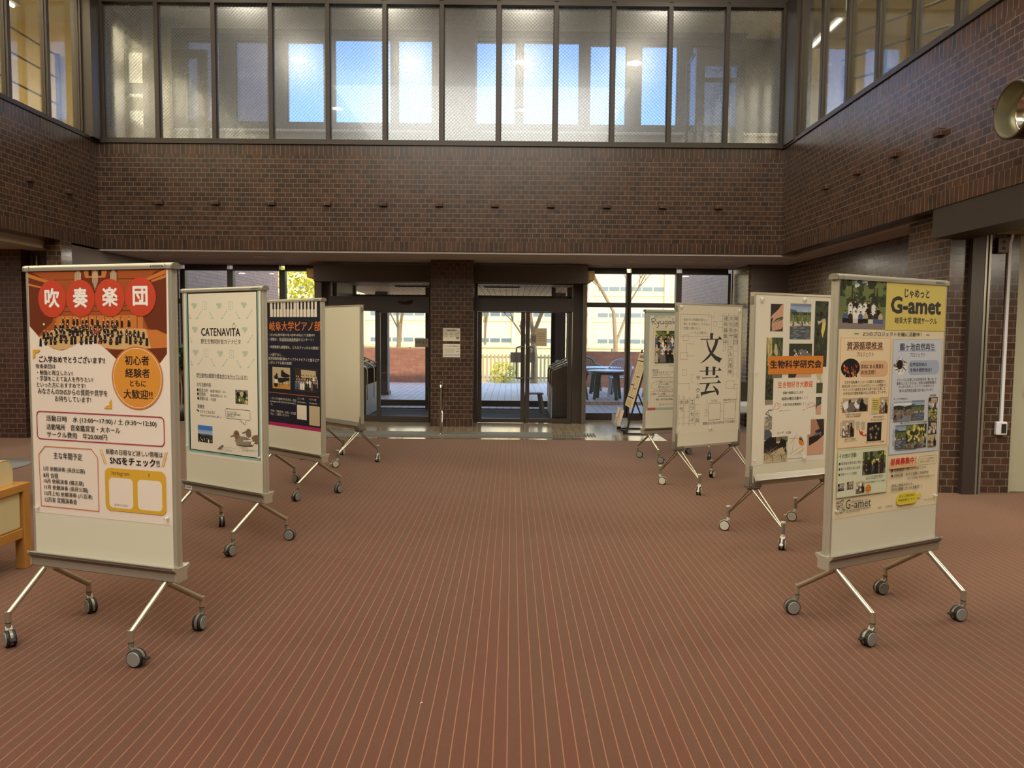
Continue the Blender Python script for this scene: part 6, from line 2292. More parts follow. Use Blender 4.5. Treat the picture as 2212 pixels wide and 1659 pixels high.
['ro','grey',.001,.0015,.0954,.1995,.6447,.6387],
['ph','group2',21,.1193,.2242,.6196,.6181],
['t','ink4','活動内容',.0782,.6987,.0962,.0261,0],
['t','ink4','・丸池前の芝生でのランチ：毎週火曜日',.0789,.7258,.4706,.0261,0],
['t','ink4','・その他イベント・パーティー',.0796,.7572,.2803,.0262,0],
['t','ink4',"(Welcome,Farewell,Halloween,X'mas)",.0804,.7885,.4405,.0262,0],
['t','ink4','✓\u3000気軽にランチに遊びに来てください',.1461,.841,.3945,.0263,0],
['t','ink4','✓\u3000アットホームな雰囲気！',.1468,.8699,.1898,.0262,0],
['t','ink4','✓\u3000留学生と楽しくおしゃべり',.1476,.9021,.2137,.0263,0],
['t','ink4','✓\u3000友人の日本人とでも大歓迎です',.1484,.9349,.3584,.0263,0],
['t','ink4','☆新歓イベント情報',.0769,.9868,.203,.0262,0],
['t','ink4','4月29日(火,祝) 14:00〜',.1799,1.0167,.3656,.0263,0],
['t','ink4','場所：柳戸会館1F集会室',.1455,1.0535,.2618,.0263,0],
['t','ink4','みんなでワイワイ楽しもう！',.1942,1.1135,.3174,.0264,0],
['t','ink4','日本人学生と',.3308,.6459,.1681,.0264,0],
['eo','orange2',.003,.3338,.8877,.257,.0764],
['l','grey',.0015,[[.0727,.9569],[.6538,.9581]]],
['l','grey',.0015,[[.0727,.9569],[.0683,1.1182]]],
]),
}
# ================================================================== poster printing
PALC = dict(balloon=(240, 225, 200), bannero=(216, 132, 52), beige=(202, 184, 148), black=(36, 32, 32), bll=(176, 190, 206), blp=(214, 218, 220), brass=(206, 160, 84),
            brown=(96, 60, 42), cream=(240, 224, 182), duckb=(128, 106, 78), duckg=(150, 136, 116), duckgr=(74, 98, 82), duckr=(150, 104, 72), gnl=(188, 202, 156), gnp=(224, 226, 192),
            gold=(222, 148, 58), gold2=(206, 128, 52), gold3=(222, 172, 58), green=(58, 96, 52), grey=(120, 114, 106), ink=(40, 34, 32), ink2=(66, 64, 60), ink3=(62, 62, 58), ink4=(92, 84, 80),
            magenta=(182, 42, 96), mint=(150, 190, 178), mint2=(168, 184, 168), mintl=(194, 202, 180), navy=(32, 32, 48), navy2=(60, 70, 96), orange=(226, 128, 52), orange2=(212, 126, 82),
            orl=(234, 188, 142), paper=(236, 226, 204), paper2=(226, 216, 190), paper3=(230, 222, 200), paperwarm=(240, 224, 206), pipe=(206, 186, 150), red=(206, 58, 52), red2=(196, 96, 92), redcl=(190, 60, 60),
            redor=(202, 72, 46), skin=(222, 176, 144), stage=(214, 174, 116), tan=(246, 222, 178), twig=(190, 164, 120), white=(244, 240, 230), wine=(176, 56, 76), wood=(166, 84, 40), woodd=(112, 52, 28),
            woodl=(204, 122, 56), yel2=(232, 212, 66), yellow=(226, 206, 110),
            sky=(150, 176, 206), skyb=(70, 120, 196), grass=(118, 130, 78), grassd=(68, 76, 52), forest=(54, 60, 44), forestl=(114, 124, 78), water=(134, 140, 148), waterd=(86, 92, 92), stone=(150, 142, 128),
            asphalt=(142, 132, 124), flesh=(206, 160, 130), flesh2=(178, 128, 104), blue=(84, 100, 140), curtain=(196, 178, 140), floorw=(202, 148, 72), dusk=(60, 50, 40))
PCACHE = {}


def pmat(c):
    if c not in PCACHE:
        PCACHE[c] = mat('print ' + c, rgb(*PALC[c]), 0.6, spec=0.25)
    return PCACHE[c]


txt_c = bpy.data.curves.new('lettering', 'FONT')
txt_c.resolution_u = 2
txt_o = bpy.data.objects.new('lettering', txt_c)
COL.objects.link(txt_o)


def text_geo(s, bold=0):
    txt_c.body = s
    bpy.context.view_layer.update()
    me = txt_o.to_mesh()
    vs = [(v.co.x, v.co.y) for v in me.vertices]
    fs = [tuple(p.vertices) for p in me.polygons]
    txt_o.to_mesh_clear()
    n = len(vs)
    if bold:
        r = 0.009 * bold + 0.004
        sh = [(-r, 0), (r, 0)] if bold == 1 else [(0, 0)] + [(r * cos(pi * i / 4), r * sin(pi * i / 4)) for i in range(8 if bold > 2 else 0)] + ([(-r, -r * .7), (r, -r * .7), (-r, r * .7), (r, r * .7)] if bold == 2 else [])
        v0, f0, vs, fs = vs, fs, [], []
        for i, (dx, dy) in enumerate(sh):
            vs += [(v[0] + dx, v[1] + dy) for v in v0]
            fs += [tuple(q + n * i for q in f) for f in f0]
    return vs, fs, n


class Print:
    """flat printed layers, x to the right, y downwards from the top left corner, in metres"""

    def __init__(s, w, h):
        s.v, s.f, s.m, s.names, s.lv = [], [], [], [], 0
        s.w, s.h = w, h

    def mi(s, c):
        if c not in s.names:
            s.names.append(c)
        return s.names.index(c)

    def poly(s, c, pts, same=False):
        if not same:
            s.lv += 1
        b = len(s.v)
        s.v += [(min(max(p[0], 0), s.w), min(max(p[1], 0), s.h), s.lv) for p in pts]
        A = sum(pts[i][0] * pts[(i + 1) % len(pts)][1] - pts[(i + 1) % len(pts)][0] * pts[i][1] for i in range(len(pts)))
        ids = list(range(b, b + len(pts)))
        if A > 0:
            ids.reverse()
        s.f.append(tuple(ids))
        s.m.append(s.mi(c))

    def rect(s, c, x0, y0, x1, y1, same=False):
        s.poly(c, [(x0, y0), (x1, y0), (x1, y1), (x0, y1)], same)

    @staticmethod
    def rr_pts(x0, y0, x1, y1, r, n=6):
        r = min(r, abs(x1 - x0) / 2, abs(y1 - y0) / 2)
        o = []
        for cx, cy_, a0 in ((x1 - r, y0 + r, -pi / 2), (x1 - r, y1 - r, 0), (x0 + r, y1 - r, pi / 2), (x0 + r, y0 + r, pi)):
            o += [(cx + r * cos(a0 + pi / 2 * i / n), cy_ + r * sin(a0 + pi / 2 * i / n)) for i in range(n + 1)]
        return o

    def ell(s, c, x, y, rx, ry, n=40):
        s.poly(c, [(x + rx * cos(2 * pi * i / n), y + ry * sin(2 * pi * i / n)) for i in range(n)])

    def line(s, c, w, pts):
        s.lv += 1
        for a, b in zip(pts, pts[1:]):
            dx, dy = b[0] - a[0], b[1] - a[1]
            L = math.hypot(dx, dy) or 1e-6
            nx, ny = -dy / L * w / 2, dx / L * w / 2
            ex, ey = dx / L * w * 0.4, dy / L * w * 0.4
            s.poly(c, [(a[0] + nx - ex, a[1] + ny - ey), (b[0] + nx + ex, b[1] + ny + ey), (b[0] - nx + ex, b[1] - ny + ey), (a[0] - nx - ex, a[1] - ny - ey)], True)

    def text(s, c, t, x, yc, w, h, bold=0, mirror=False):
        vs, fs, n1 = text_geo(t, bold)
        if not vs:
            return
        s.lv += 1
        x0, x1 = min(v[0] for v in vs), max(v[0] for v in vs)
        y0, y1 = min(v[1] for v in vs), max(v[1] for v in vs)
        b = len(s.v)
        for i, v in enumerate(vs):
            fx = (v[0] - x0) / max(x1 - x0, 1e-6)
            if mirror:
                fx = 1 - fx
            s.v.append((x + w * fx, yc + h * (0.5 - (v[1] - y0) / max(y1 - y0, 1e-6)), s.lv + i // n1))
        s.lv += (len(vs) - 1) // n1
        mi = s.mi(c)
        for f in fs:
            s.f.append(tuple(b + i for i in (reversed(f) if mirror else f)))
            s.m.append(mi)

    def draw(s, e):
        k = e[0]
        if k == 'r':
            s.rect(*e[1:])
        elif k == 'rr':
            s.poly(e[1], s.rr_pts(e[3], e[4], e[5], e[6], e[2]))
        elif k == 'ro':
            p = s.rr_pts(e[4], e[5], e[6], e[7], e[2])
            s.line(e[1], e[3], p + p[:1])
        elif k == 'p':
            s.poly(e[1], e[2])
        elif k == 'l':
            s.line(e[1], e[2], e[3])
        elif k == 'e':
            s.ell(*e[1:])
        elif k == 'eo':
            n = 40
            s.line(e[1], e[2], [(e[3] + e[5] * cos(2 * pi * i / n), e[4] + e[6] * sin(2 * pi * i / n)) for i in range(n + 1)])
        elif k == 't':
            s.text(e[1], e[2], e[3], e[4], e[5], e[6], e[7])
        elif k == 'ph':
            s.photo(*e[1:])

    # small printed photographs, drawn as flat shapes
    def photo(s, kind, seed, X0, Y0, X1, Y1):
        g = random.Random(seed * 7 + 1)
        asp = (Y1 - Y0) / (X1 - X0)

        def P(c, *pts, same=False):
            s.poly(c, [(X0 + (X1 - X0) * min(max(x, 0), 1), Y0 + (Y1 - Y0) * min(max(y, 0), 1)) for x, y in pts], same)

        def band(c, a, b):
            P(c, (0, a), (1, a), (1, b), (0, b))

        def blob(c, x, y, r, ry=None, n=9, j=0.35):
            ry = r / asp if ry is None else ry
            P(c, *[(x + r * g.uniform(1 - j, 1 + j) * cos(2 * pi * i / n), y + ry * g.uniform(1 - j, 1 + j) * sin(2 * pi * i / n)) for i in range(n)])

        def scatter(cols, n, r, x0=0, x1=1, y0=0, y1=1):
            for _ in range(n):
                blob(g.choice(cols), g.uniform(x0, x1), g.uniform(y0, y1), r * g.uniform(.5, 1.4), n=6)

        def blades(cols, n, y0, y1, slant=0.2):
            for _ in range(n):
                x, y = g.uniform(0, 1), g.uniform(y0, y1)
                d = g.uniform(-slant, slant)
                L = g.uniform(.1, .3)
                P(g.choice(cols), (x, y), (x + .025, y), (x + d + .01, y - L), (x + d, y - L))

        def people(rows, n, y0, y1, hh, cols):
            for r in range(rows):
                y = y0 + (y1 - y0) * r / max(rows - 1, 1)
                for i in range(n):
                    x = (i + .5 + (r % 2) * .4) / n + g.uniform(-.02, .02)
                    w = .36 / n
                    P(g.choice(cols), (x - w, y + hh), (x - w * 1.1, y + hh * .2), (x - w * .5, y), (x + w * .5, y), (x + w * 1.1, y + hh * .2), (x + w, y + hh))
                    blob('skin', x, y - hh * .16, w * .62, hh * .17, 8, .1)
                    P('black', (x - w * .6, y - hh * .16), (x - w * .5, y - hh * .34), (x + w * .5, y - hh * .34), (x + w * .6, y - hh * .16), (x, y - hh * .24))
        D = ['black', 'ink', 'white', 'beige', 'blue', 'grey', 'white', 'duckb']
        if kind == 'animal':
            band('duckgr', 0, 1)
            scatter(['forest', 'duckg', 'grassd'], 30, .1)
            blob('black', .25, .4, .2)
            blob('black', .65, .35, .22)
            blob('curtain', .5, .3, .16)
            scatter(['flesh2', 'yellow', 'grass'], 12, .08, .3, .95, .5, 1)
        elif kind == 'valley':
            for i, c in enumerate(('skyb', 'skyb', 'sky', 'bll')):
                band(c, i * .14, .58)
            band('blue', .5, .62)
            band('dusk', .58, 1)
            scatter(['forest', 'ink', 'black'], 30, .08, 0, 1, .6, 1)
            scatter(['white', 'skin'], 10, .02, 0, .9, .65, .95)
            P('white', (.68, .8), (.78, .8), (.76, 1), (.7, 1))
        elif kind == 'pianist':
            band('curtain', 0, .78)
            for i in range(8):
                P('beige', (i / 8, 0), (i / 8 + .05, 0), (i / 8 + .05, .75), (i / 8, .75))
            band('floorw', .76, 1)
            P('black', (.5, .13), (.62, .13), (.64, .2), (.8, .28), (.97, .33), (.97, .42), (.7, .47), (.48, .42))
            P('black', (.3, .5), (.95, .46), (.97, .58), (.7, .66), (.5, .72), (.34, .7), (.3, .6))
            for a, b in ((.4, .92), (.9, .85), (.55, .84)):
                P('black', (a, .6), (a + .04, .6), (a + .03, b), (a + .01, b))
            P('black', (.12, .6), (.1, .42), (.2, .36), (.3, .38), (.32, .5), (.24, .62))
            blob('ink', .25, .36, .06)
            P('white', (.12, .55), (.3, .58), (.28, .74), (.14, .72))
            P('black', (.08, .76), (.32, .76), (.32, .8), (.28, .92), (.1, .92))
        elif kind in ('group', 'group2'):
            if kind == 'group':
                band('dusk', 0, 1)
                P('curtain', (.28, .05), (.92, .08), (.92, .6), (.28, .6))
                people(3, 9, .38, .62, .3, D)
            else:
                band('grassd', 0, 1)
                scatter(['grass', 'forestl', 'yellow'], 60, .06, 0, 1, 0, .4)
                people(5, 9, .22, .72, .25, D)
        elif kind == 'hand':
            band('dusk', 0, 1)
            P('flesh', (1, 0), (.8, .05), (.6, .2), (.1, .42), (0, .55), (.2, .5), (.1, .75), (.15, 1), (.35, .96), (.9, .9), (1, .8))
            for i in range(4):
                P('flesh2', (.15 + i * .2, .72), (.18 + i * .2, .7), (.24 + i * .2, .98), (.2 + i * .2, .98))
            P('grassd', (.2, .68), (.45, .54), (.9, .46), (1, .48), (.95, .56), (.5, .66))
            P('pipe', (.25, .67), (.5, .6), (.9, .52), (.5, .64))
        elif kind == 'pond':
            for i, c in enumerate(('water', 'sky', 'bll')):
                band(c, i * .08, .3)
            P('blue', (0, .16), (.2, .17), (.4, .25), (.4, .28), (0, .28))
            band('forest', .24, .34)
            band('grass', .32, .5)
            blades(['grassd', 'forestl', 'grass'], 90, .4, .6)
            band('waterd', .62, 1)
            for i in range(40):
                y = g.uniform(.63, .98)
                x = g.uniform(0, .8)
                P(g.choice(['water', 'sky', 'grey']), (x, y), (x + .18, y - .004), (x + .2, y + .012), (x + .02, y + .014))
            P('twig', (0, .62), (1, .58), (1, .6), (0, .645))
            for x in (.12, .55):
                P('ink', (x, .52), (x + .05, .52), (x + .05, .64), (x, .64))
                P('duckg', (x, .44), (x + .05, .44), (x + .06, .53), (x - .01, .53))
                blob('skin', x + .025, .42, .02)
        elif kind == 'darkfrog':
            band('forest', 0, 1)
            scatter(['ink', 'grassd', 'forest'], 30, .2)
            P('yellow', (.6, .32), (.75, .28), (.85, .33), (.8, .42), (.7, .5), (.65, .56), (.5, .46))
            P('curtain', (.2, .3), (.45, .3), (.6, .27), (.8, .26), (.85, .3), (.7, .32), (.5, .32), (.3, .36))
            blades(['duckb', 'grass'], 8, .6, .95)
        elif kind == 'reeds':
            band('grassd', 0, 1)
            P('yellow', (.03, 0), (.32, 0), (.36, .4), (.1, .42))
            P('beige', (.14, 0), (.24, 0), (.28, .4), (.2, .42))
            blades(['grass', 'forestl', 'forest'], 90, .1, .8, .3)
            P('curtain', (.5, .1), (.62, .1), (.72, .25), (.6, .28), (.45, .22))
            P('grey', (.4, .42), (.95, .44), (.98, .62), (.4, .62))
            scatter(['ink', 'forest', 'dusk'], 60, .06, 0, .5, .62, .93)
            band('duckg', .93, 1)
        elif kind == 'frog':
            band('forest', 0, .4)
            band('dusk', .4, 1)
            P('grey', (.4, .2), (.55, .15), (.75, .24), (.95, .3), (.95, .38), (.5, .36))
            scatter(['white', 'water'], 16, .03, .2, .9, .18, .4)
            P('duckb', (0, .4), (1, .4), (1, .55), (0, .5))
            P('flesh', (.4, .8), (.7, .72), (1, .9), (1, 1), (.3, 1))
        elif kind == 'flower':
            band('paper2', 0, .5)
            band('grassd', .5, 1)
            P('beige', (.1, 0), (.9, 0), (.7, .35), (.3, .35))
            blades(['grass', 'forestl', 'forest'], 26, .5, 1, .3)
        elif kind == 'leafhand':
            band('forest', 0, 1)
            blades(['duckgr', 'grass', 'mint'], 30, .2, .6, .4)
            P('flesh', (0, .9), (.3, .55), (1, .4), (1, 1), (0, 1))
        elif kind == 'lizard':
            band('flesh2', 0, 1)
            P('flesh', (0, .5), (1, .4), (1, 1), (0, 1))
            P('dusk', (.5, 0), (.95, 0), (1, .3), (.75, .3))
            P('ink', (.1, .5), (.5, .45), (.95, .3), (1, .45), (.6, .62), (.12, .74))
            P('ink', (.45, .33), (.7, .28), (1, .3), (1, .42), (.6, .46))
            scatter(['water', 'grey'], 14, .04, .3, .8, .35, .46)
        elif kind == 'stone':
            band('stone', 0, 1)
            scatter(['duckg', 'beige', 'grey'], 40, .1)
        elif kind == 'nest':
            band('waterd', 0, .3)
            P('paper2', (.2, 0), (1, 0), (1, .2), (.4, .2))
            P('forestl', (.75, .15), (1, .15), (1, .4), (.75, .4))
            P('black', (0, .35), (.3, .2), (.6, .25), (.95, .36), (.95, .7), (.8, .75), (.6, .6), (.3, .7), (0, .7))
            blob('duckb', .58, .3, .14)
            P('pipe', (.5, .38), (.68, .36), (.66, .42), (.52, .42))
            band('beige', .74, 1)
            blades(['twig', 'curtain', 'duckb', 'forest'], 70, .72, 1, .5)
            P('curtain', (.6, .6), (.8, .55), (.9, .75), (.5, .8))
        elif kind == 'office':
            band('curtain', 0, .5)
            band('duckb', .5, 1)
            scatter(['white', 'beige', 'grey', 'brown'], 16, .1, .05, .7, .2, .9)
            P('ink', (.66, .95), (.66, .4), (.72, .28), (.8, .28), (.84, .4), (.95, .6), (.95, .95))
            blob('ink', .75, .22, .06)
        elif kind == 'candles':
            band('black', 0, 1)
            for x, y in ((.2, .32), (.35, .28), (.6, .2), (.78, .34), (.24, .62), (.66, .6), (.3, .78), (.62, .8)):
                blob('duckb', x, y + .04, .08)
                blob('yellow', x, y, .03)
                blob('white', x, y, .015)
        elif kind == 'stream':
            for i, c in enumerate(('bll', 'white', 'bll')):
                band(c, i * .1, .34)
            P('forest', (0, .24), (.3, .2), (.6, .28), (1, .2), (1, .46), (0, .46))
            band('stone', .44, 1)
            scatter(['grey', 'duckg', 'duckb', 'dusk'], 60, .06, 0, 1, .46, 1)
            P('water', (.4, .5), (.5, .6), (.75, .8), (.95, 1), (.2, 1), (.5, .8), (.42, .6))
        elif kind in ('forest', 'forestp'):
            band('forestl', 0, 1)
            scatter(['forest', 'grass', 'grassd', 'yellow'], 110, .07, 0, 1, 0, .75)
            band('duckb', .78, 1)
            scatter(['waterd', 'duckg', 'forest'], 26, .08, 0, 1, .72, 1)
            if kind == 'forestp':
                for x in (.08, .3, .86):
                    P('dusk', (x, 0), (x + .05, 0), (x + .07, .9), (x, .9))
                for x, c in ((.3, 'ink'), (.6, 'ink'), (.82, 'dusk')):
                    P(c, (x - .08, 1), (x - .1, .55), (x - .04, .46), (x + .05, .46), (x + .1, .56), (x + .09, 1))
                    blob('ink', x, .42, .05)
                blob('white', .6, .38, .045, .03)
                P('ink', (.22, .6), (.06, .45), (.08, .42), (.26, .52))
        elif kind == 'park':
            band('sky', 0, .3)
            scatter(['forest', 'grassd', 'forestl', 'grass'], 160, .075, 0, 1, 0, .42)
            scatter(['white', 'sky'], 10, .025, .3, .6, .02, .14)
            for x in (.24, .7, .76):
                P('dusk', (x, .15), (x + .02, .15), (x + .025, .6), (x - .01, .6))
            band('forest', .4, .56)
            scatter(['forest', 'forestl', 'grassd'], 50, .06, 0, 1, .38, .56)
            band('grass', .54, .82)
            blob('forestl', .06, .5, .1)
            band('asphalt', .8, 1)
            xs_ = [(.22, .48), (.32, .47), (.42, .5), (.52, .48), (.6, .48), (.7, .5), (.22, .56), (.31, .57), (.4, .58), (.5, .57), (.58, .58), (.8, .6)]
            for x, y in xs_:
                c = g.choice(['white', 'white', 'beige', 'ink', 'duckg', 'white'])
                P(c, (x - .04, y + .22), (x - .042, y + .03), (x - .02, y), (x + .02, y), (x + .042, y + .03), (x + .04, y + .22))
                blob('skin', x, y - .022, .017, .022)
                blob('ink', x, y - .036, .018, .014)
            for i in range(8):
                x, y = .12 + i * .105, .68 + (i % 2) * .012
                P(g.choice(['white', 'ink', 'ink', 'dusk', 'beige', 'blue']), (x - .045, y + .13), (x - .05, y + .04), (x - .022, y), (x + .022, y), (x + .05, y + .05), (x + .045, y + .13))
                P(g.choice(['ink', 'blue', 'ink', 'paper2', 'redcl']), (x - .05, y + .2), (x - .055, y + .11), (x + .055, y + .11), (x + .05, y + .2))
                blob('skin', x, y - .022, .018, .022)
                blob('ink', x, y - .036, .02, .015)

    def obj(s, name, base, loc, rz, u0, z1, y, thick=0.0008):
        """u0, z1: top left corner in the stand's frame; y: distance of the sheet in front of its middle"""
        mb = MB()
        mb.box(u0, u0 + s.w, -y - thick, -y, z1 - s.h, z1, 0)
        step = 0.000005
        mb.add([(u0 + v[0], -y - thick - 0.00004 - step * v[2], z1 - v[1]) for v in s.v], [], 0)
        b = 8
        for f, m in zip(s.f, s.m):
            mb.f.append(tuple(b + i for i in f))
            mb.m.append(m + 1)
            mb.sm.append(False)
        o = mb.build(name, [pmat(base)] + [pmat(c) for c in s.names])
        o.location = loc
        o.rotation_euler = (0, 0, rz)
        return o


# ================================================================== poster stands
BD = {1: (-1.976, 3.638, -.300), 2: (-2.057, 5.402, -.550), 3: (-2.040, 7.114, -.685), 8: (1.991, 3.984, .480), 7: (1.995, 9.213, .384),
      4: (-2.012, 8.857, -.760), 5: (1.966, 7.535, .530), 6: (2.134, 5.691, .459)}
TRAIL = {1: {(-1, -1): (1, -.5), (-1, 1): (.9, -.4), (1, -1): (1, .1), (1, 1): (.2, -1)}, 2: {(-1, -1): (-1, .2), (-1, 1): (.8, -.5), (1, -1): (.2, -1), (1, 1): (.9, .4)},
         3: {(-1, -1): (1, .1), (-1, 1): (.9, .1), (1, -1): (.25, -1), (1, 1): (.3, -1)}, 8: {(-1, -1): (-1, 0), (-1, 1): (-.8, .3), (1, -1): (-.8, .2), (1, 1): (-1, .2)},
         7: {(-1, -1): (.8, -.5), (-1, 1): (.7, -.6), (1, -1): (.6, .8), (1, 1): (1, 0)}, 4: {(-1, -1): (-1, 0), (-1, 1): (.5, -.8), (1, -1): (-.4, -1), (1, 1): (.6, -.7)},
         5: {(-1, -1): (-.8, -.6), (-1, 1): (.6, -.8), (1, -1): (-.8, -.4), (1, 1): (.9, .4)}, 6: {(-1, -1): (-.8, -.6), (-1, 1): (-.7, .7), (1, -1): (-1, 0), (1, 1): (-.7, .7)}}


def caster(parent, x, y, trail, pale, brake):
    d = Vector((trail[0], trail[1], 0)).normalized()
    ax = Vector((-d.y, d.x, 0))
    c = Vector((x, y, 0.04)) + d * 0.026
    mb = MB()
    # stem and fork
    mb.cyl((x, y, 0.085), (x, y, 0.112), 0.0125, 14, 0)
    mb.cyl((x, y, 0.108), (x, y, 0.111), 0.0132, 14, 1)
    hood = []
    for i in range(13):
        a = -0.55 + 3.5 * i / 12
        hood.append((c + d * (0.037 * cos(a)) + Vector((0, 0, 0.037 * sin(a)))))
    for p, q in zip(hood, hood[1:]):
        mb.bar(p, q + (q - p) * 0.1, 0.011, 0.012, 0, up=ax)
    mb.bar((x, y, 0.092), tuple(c + Vector((0, 0, 0.015))), 0.011, 0.03, 0, up=ax)
    for s_ in (-1, 1):
        a0, a1 = c + ax * s_ * 0.006, c + ax * s_ * 0.021
        mb.tube([a0, a0 + ax * s_ * 0.003, a1 - ax * s_ * 0.003, a1], [0.036, 0.04, 0.04, 0.037], 24, 1)
        mb.tube([a1 - ax * s_ * 0.001, a1 + ax * s_ * 0.0015, a1 + ax * s_ * 0.003], [0.034, 0.034, 0.031], 24, 2)
    if brake:
        mb.bar(c + d * 0.03 + Vector((0, 0, .012)), c + d * 0.062 + Vector((0, 0, .002)), 0.022, 0.006, 1 if not pale else 2)
    return mb.build('caster', [M['alu_d'] if not pale else M['hub_l'], M['rubber'], M['hub_l'] if pale else M['hub']], parent)


def stand_a(k, label):
    x, y, th = BD[k]
    W, ZTOP, ZBB, T = 0.872, 1.821, 0.324, 0.046
    t = thing('poster_stand', label, 'display stand', (x, y, 0), th, 'mobile poster stands in the hall')
    h = W / 2
    mb = MB()
    mb.box(-h + 0.012, h - 0.012, -0.0212, 0.0212, 0.38, ZTOP - 0.028)
    mb.build('board_panel', M['board'], t)
    for s_ in (-1, 1):
        mb = MB()
        prof = [(s_ * (h - 0.016), -0.0225), (s_ * (h - 0.004), -0.0225), (s_ * h, -0.018), (s_ * h, -0.004), (s_ * (h - 0.003), 0), (s_ * h, 0.004), (s_ * h, 0.018), (s_ * (h - 0.004), 0.0225), (s_ * (h - 0.016), 0.0225)]
        mb.prism(prof if s_ > 0 else prof[::-1], 'z', 0.39, ZTOP - 0.024)
        mb.build('side_post', M['alu'], t)
    mb = MB()
    prof = []
    for i in range(11):
        a = pi * i / 10
        prof.append((0.027 * cos(a), ZTOP - 0.016 + 0.016 * sin(a)))
    prof += [(-0.027, ZTOP - 0.03), (0.027, ZTOP - 0.03)]
    mb.prism(prof[::-1], 'x', -h - 0.004, h + 0.004, 0)
    bar = mb.build('top_rail', M['alu'], t)
    for s_ in (-1, 1):
        mb = MB()
        mb.prism([(q[0] * 1.03, q[1] + (q[1] - ZTOP + 0.015) * 0.03) for q in prof[::-1]], 'x', s_ * (h + 0.004), s_ * (h + 0.012) if s_ > 0 else -h - 0.012)
        mb.box(s_ * (h - 0.03), s_ * (h - 0.028), -0.0277, -0.02, ZTOP - 0.03, ZTOP - 0.008)
        mb.build('end_cap', M['alu_d'], bar)
    mb = MB()
    lx = h - 0.1
    mb.box(lx, lx + 0.05, -0.0276, -0.0268, ZTOP - 0.024, ZTOP - 0.014, 0)
    for sx in (-1, 1):
        cx_ = lx + 0.025 + sx * 0.032
        mb.add([(cx_ + sx * 0.006, -0.0277, ZTOP - 0.019), (cx_ - sx * 0.003, -0.0277, ZTOP - 0.013), (cx_ - sx * 0.003, -0.0277, ZTOP - 0.025)], [(0, 1, 2)], 1)
    mb.build('maker_plate', [M['grey'], M['ink']], bar)
    # tray beam
    def beam_prof(g=0.0):
        return [(-0.029 - g, ZBB), (-0.033 - g, ZBB + 0.004), (-0.033 - g, 0.368), (-0.05 - g, 0.388), (-0.05 - g, 0.398 + g), (-0.046 - g, 0.399 + g), (-0.024, 0.392),
                (0.024, 0.392), (0.046 + g, 0.399 + g), (0.05 + g, 0.398 + g), (0.05 + g, 0.388), (0.033 + g, 0.368), (0.033 + g, ZBB + 0.004), (0.029 + g, ZBB)]
    mb = MB()
    mb.prism(beam_prof(), 'x', -h, h, 0)
    tray = mb.build('tray_beam', M['tray'], t)
    mb = MB()
    for s_ in (-1, 1):
        p = [(s_ * q[0], q[1]) for q in ((0.0335, 0.3685), (0.0502, 0.388), (0.0502, 0.394), (0.0502, 0.384), (0.034, 0.3655))]
        mb.prism(p, 'x', -h + 0.001, h - 0.001, 0)
    mb.build('tray_lip', M['traylip'], tray)
    for s_ in (-1, 1):
        mb = MB()
        mb.prism(beam_prof(0.002), 'x', min(s_ * h, s_ * (h + 0.012)), max(s_ * h, s_ * (h + 0.012)))
        mb.build('end_cap', M['alu'], tray)
    for sx in (-1, 1):
        for sy in (-1, 1):
            lg = MB()
            fx, fy = sx * 0.363, sy * 0.232
            if sy < 0:
                top = (sx * 0.372, -0.005, 0.328)
            else:
                top = (sx * 0.335, -0.012, 0.322)
            lg.tube([top, (fx, fy, 0.152)], 0.0135, 14)
            lg.tube([(fx, fy, 0.164), (fx, fy, 0.112)], 0.0135, 14)
            lg.sphere((fx, fy, 0.152), 0.0134, 10)
            lg.box(top[0] - 0.022, top[0] + 0.022, top[1] - 0.016, top[1] + 0.016, 0.312, 0.326)
            leg = lg.build('leg', M['tube'], t)
            caster(leg, fx, fy, TRAIL[k][(sx, sy)], False, (sx, sy) in ((-1, -1), (1, -1)))
    return t


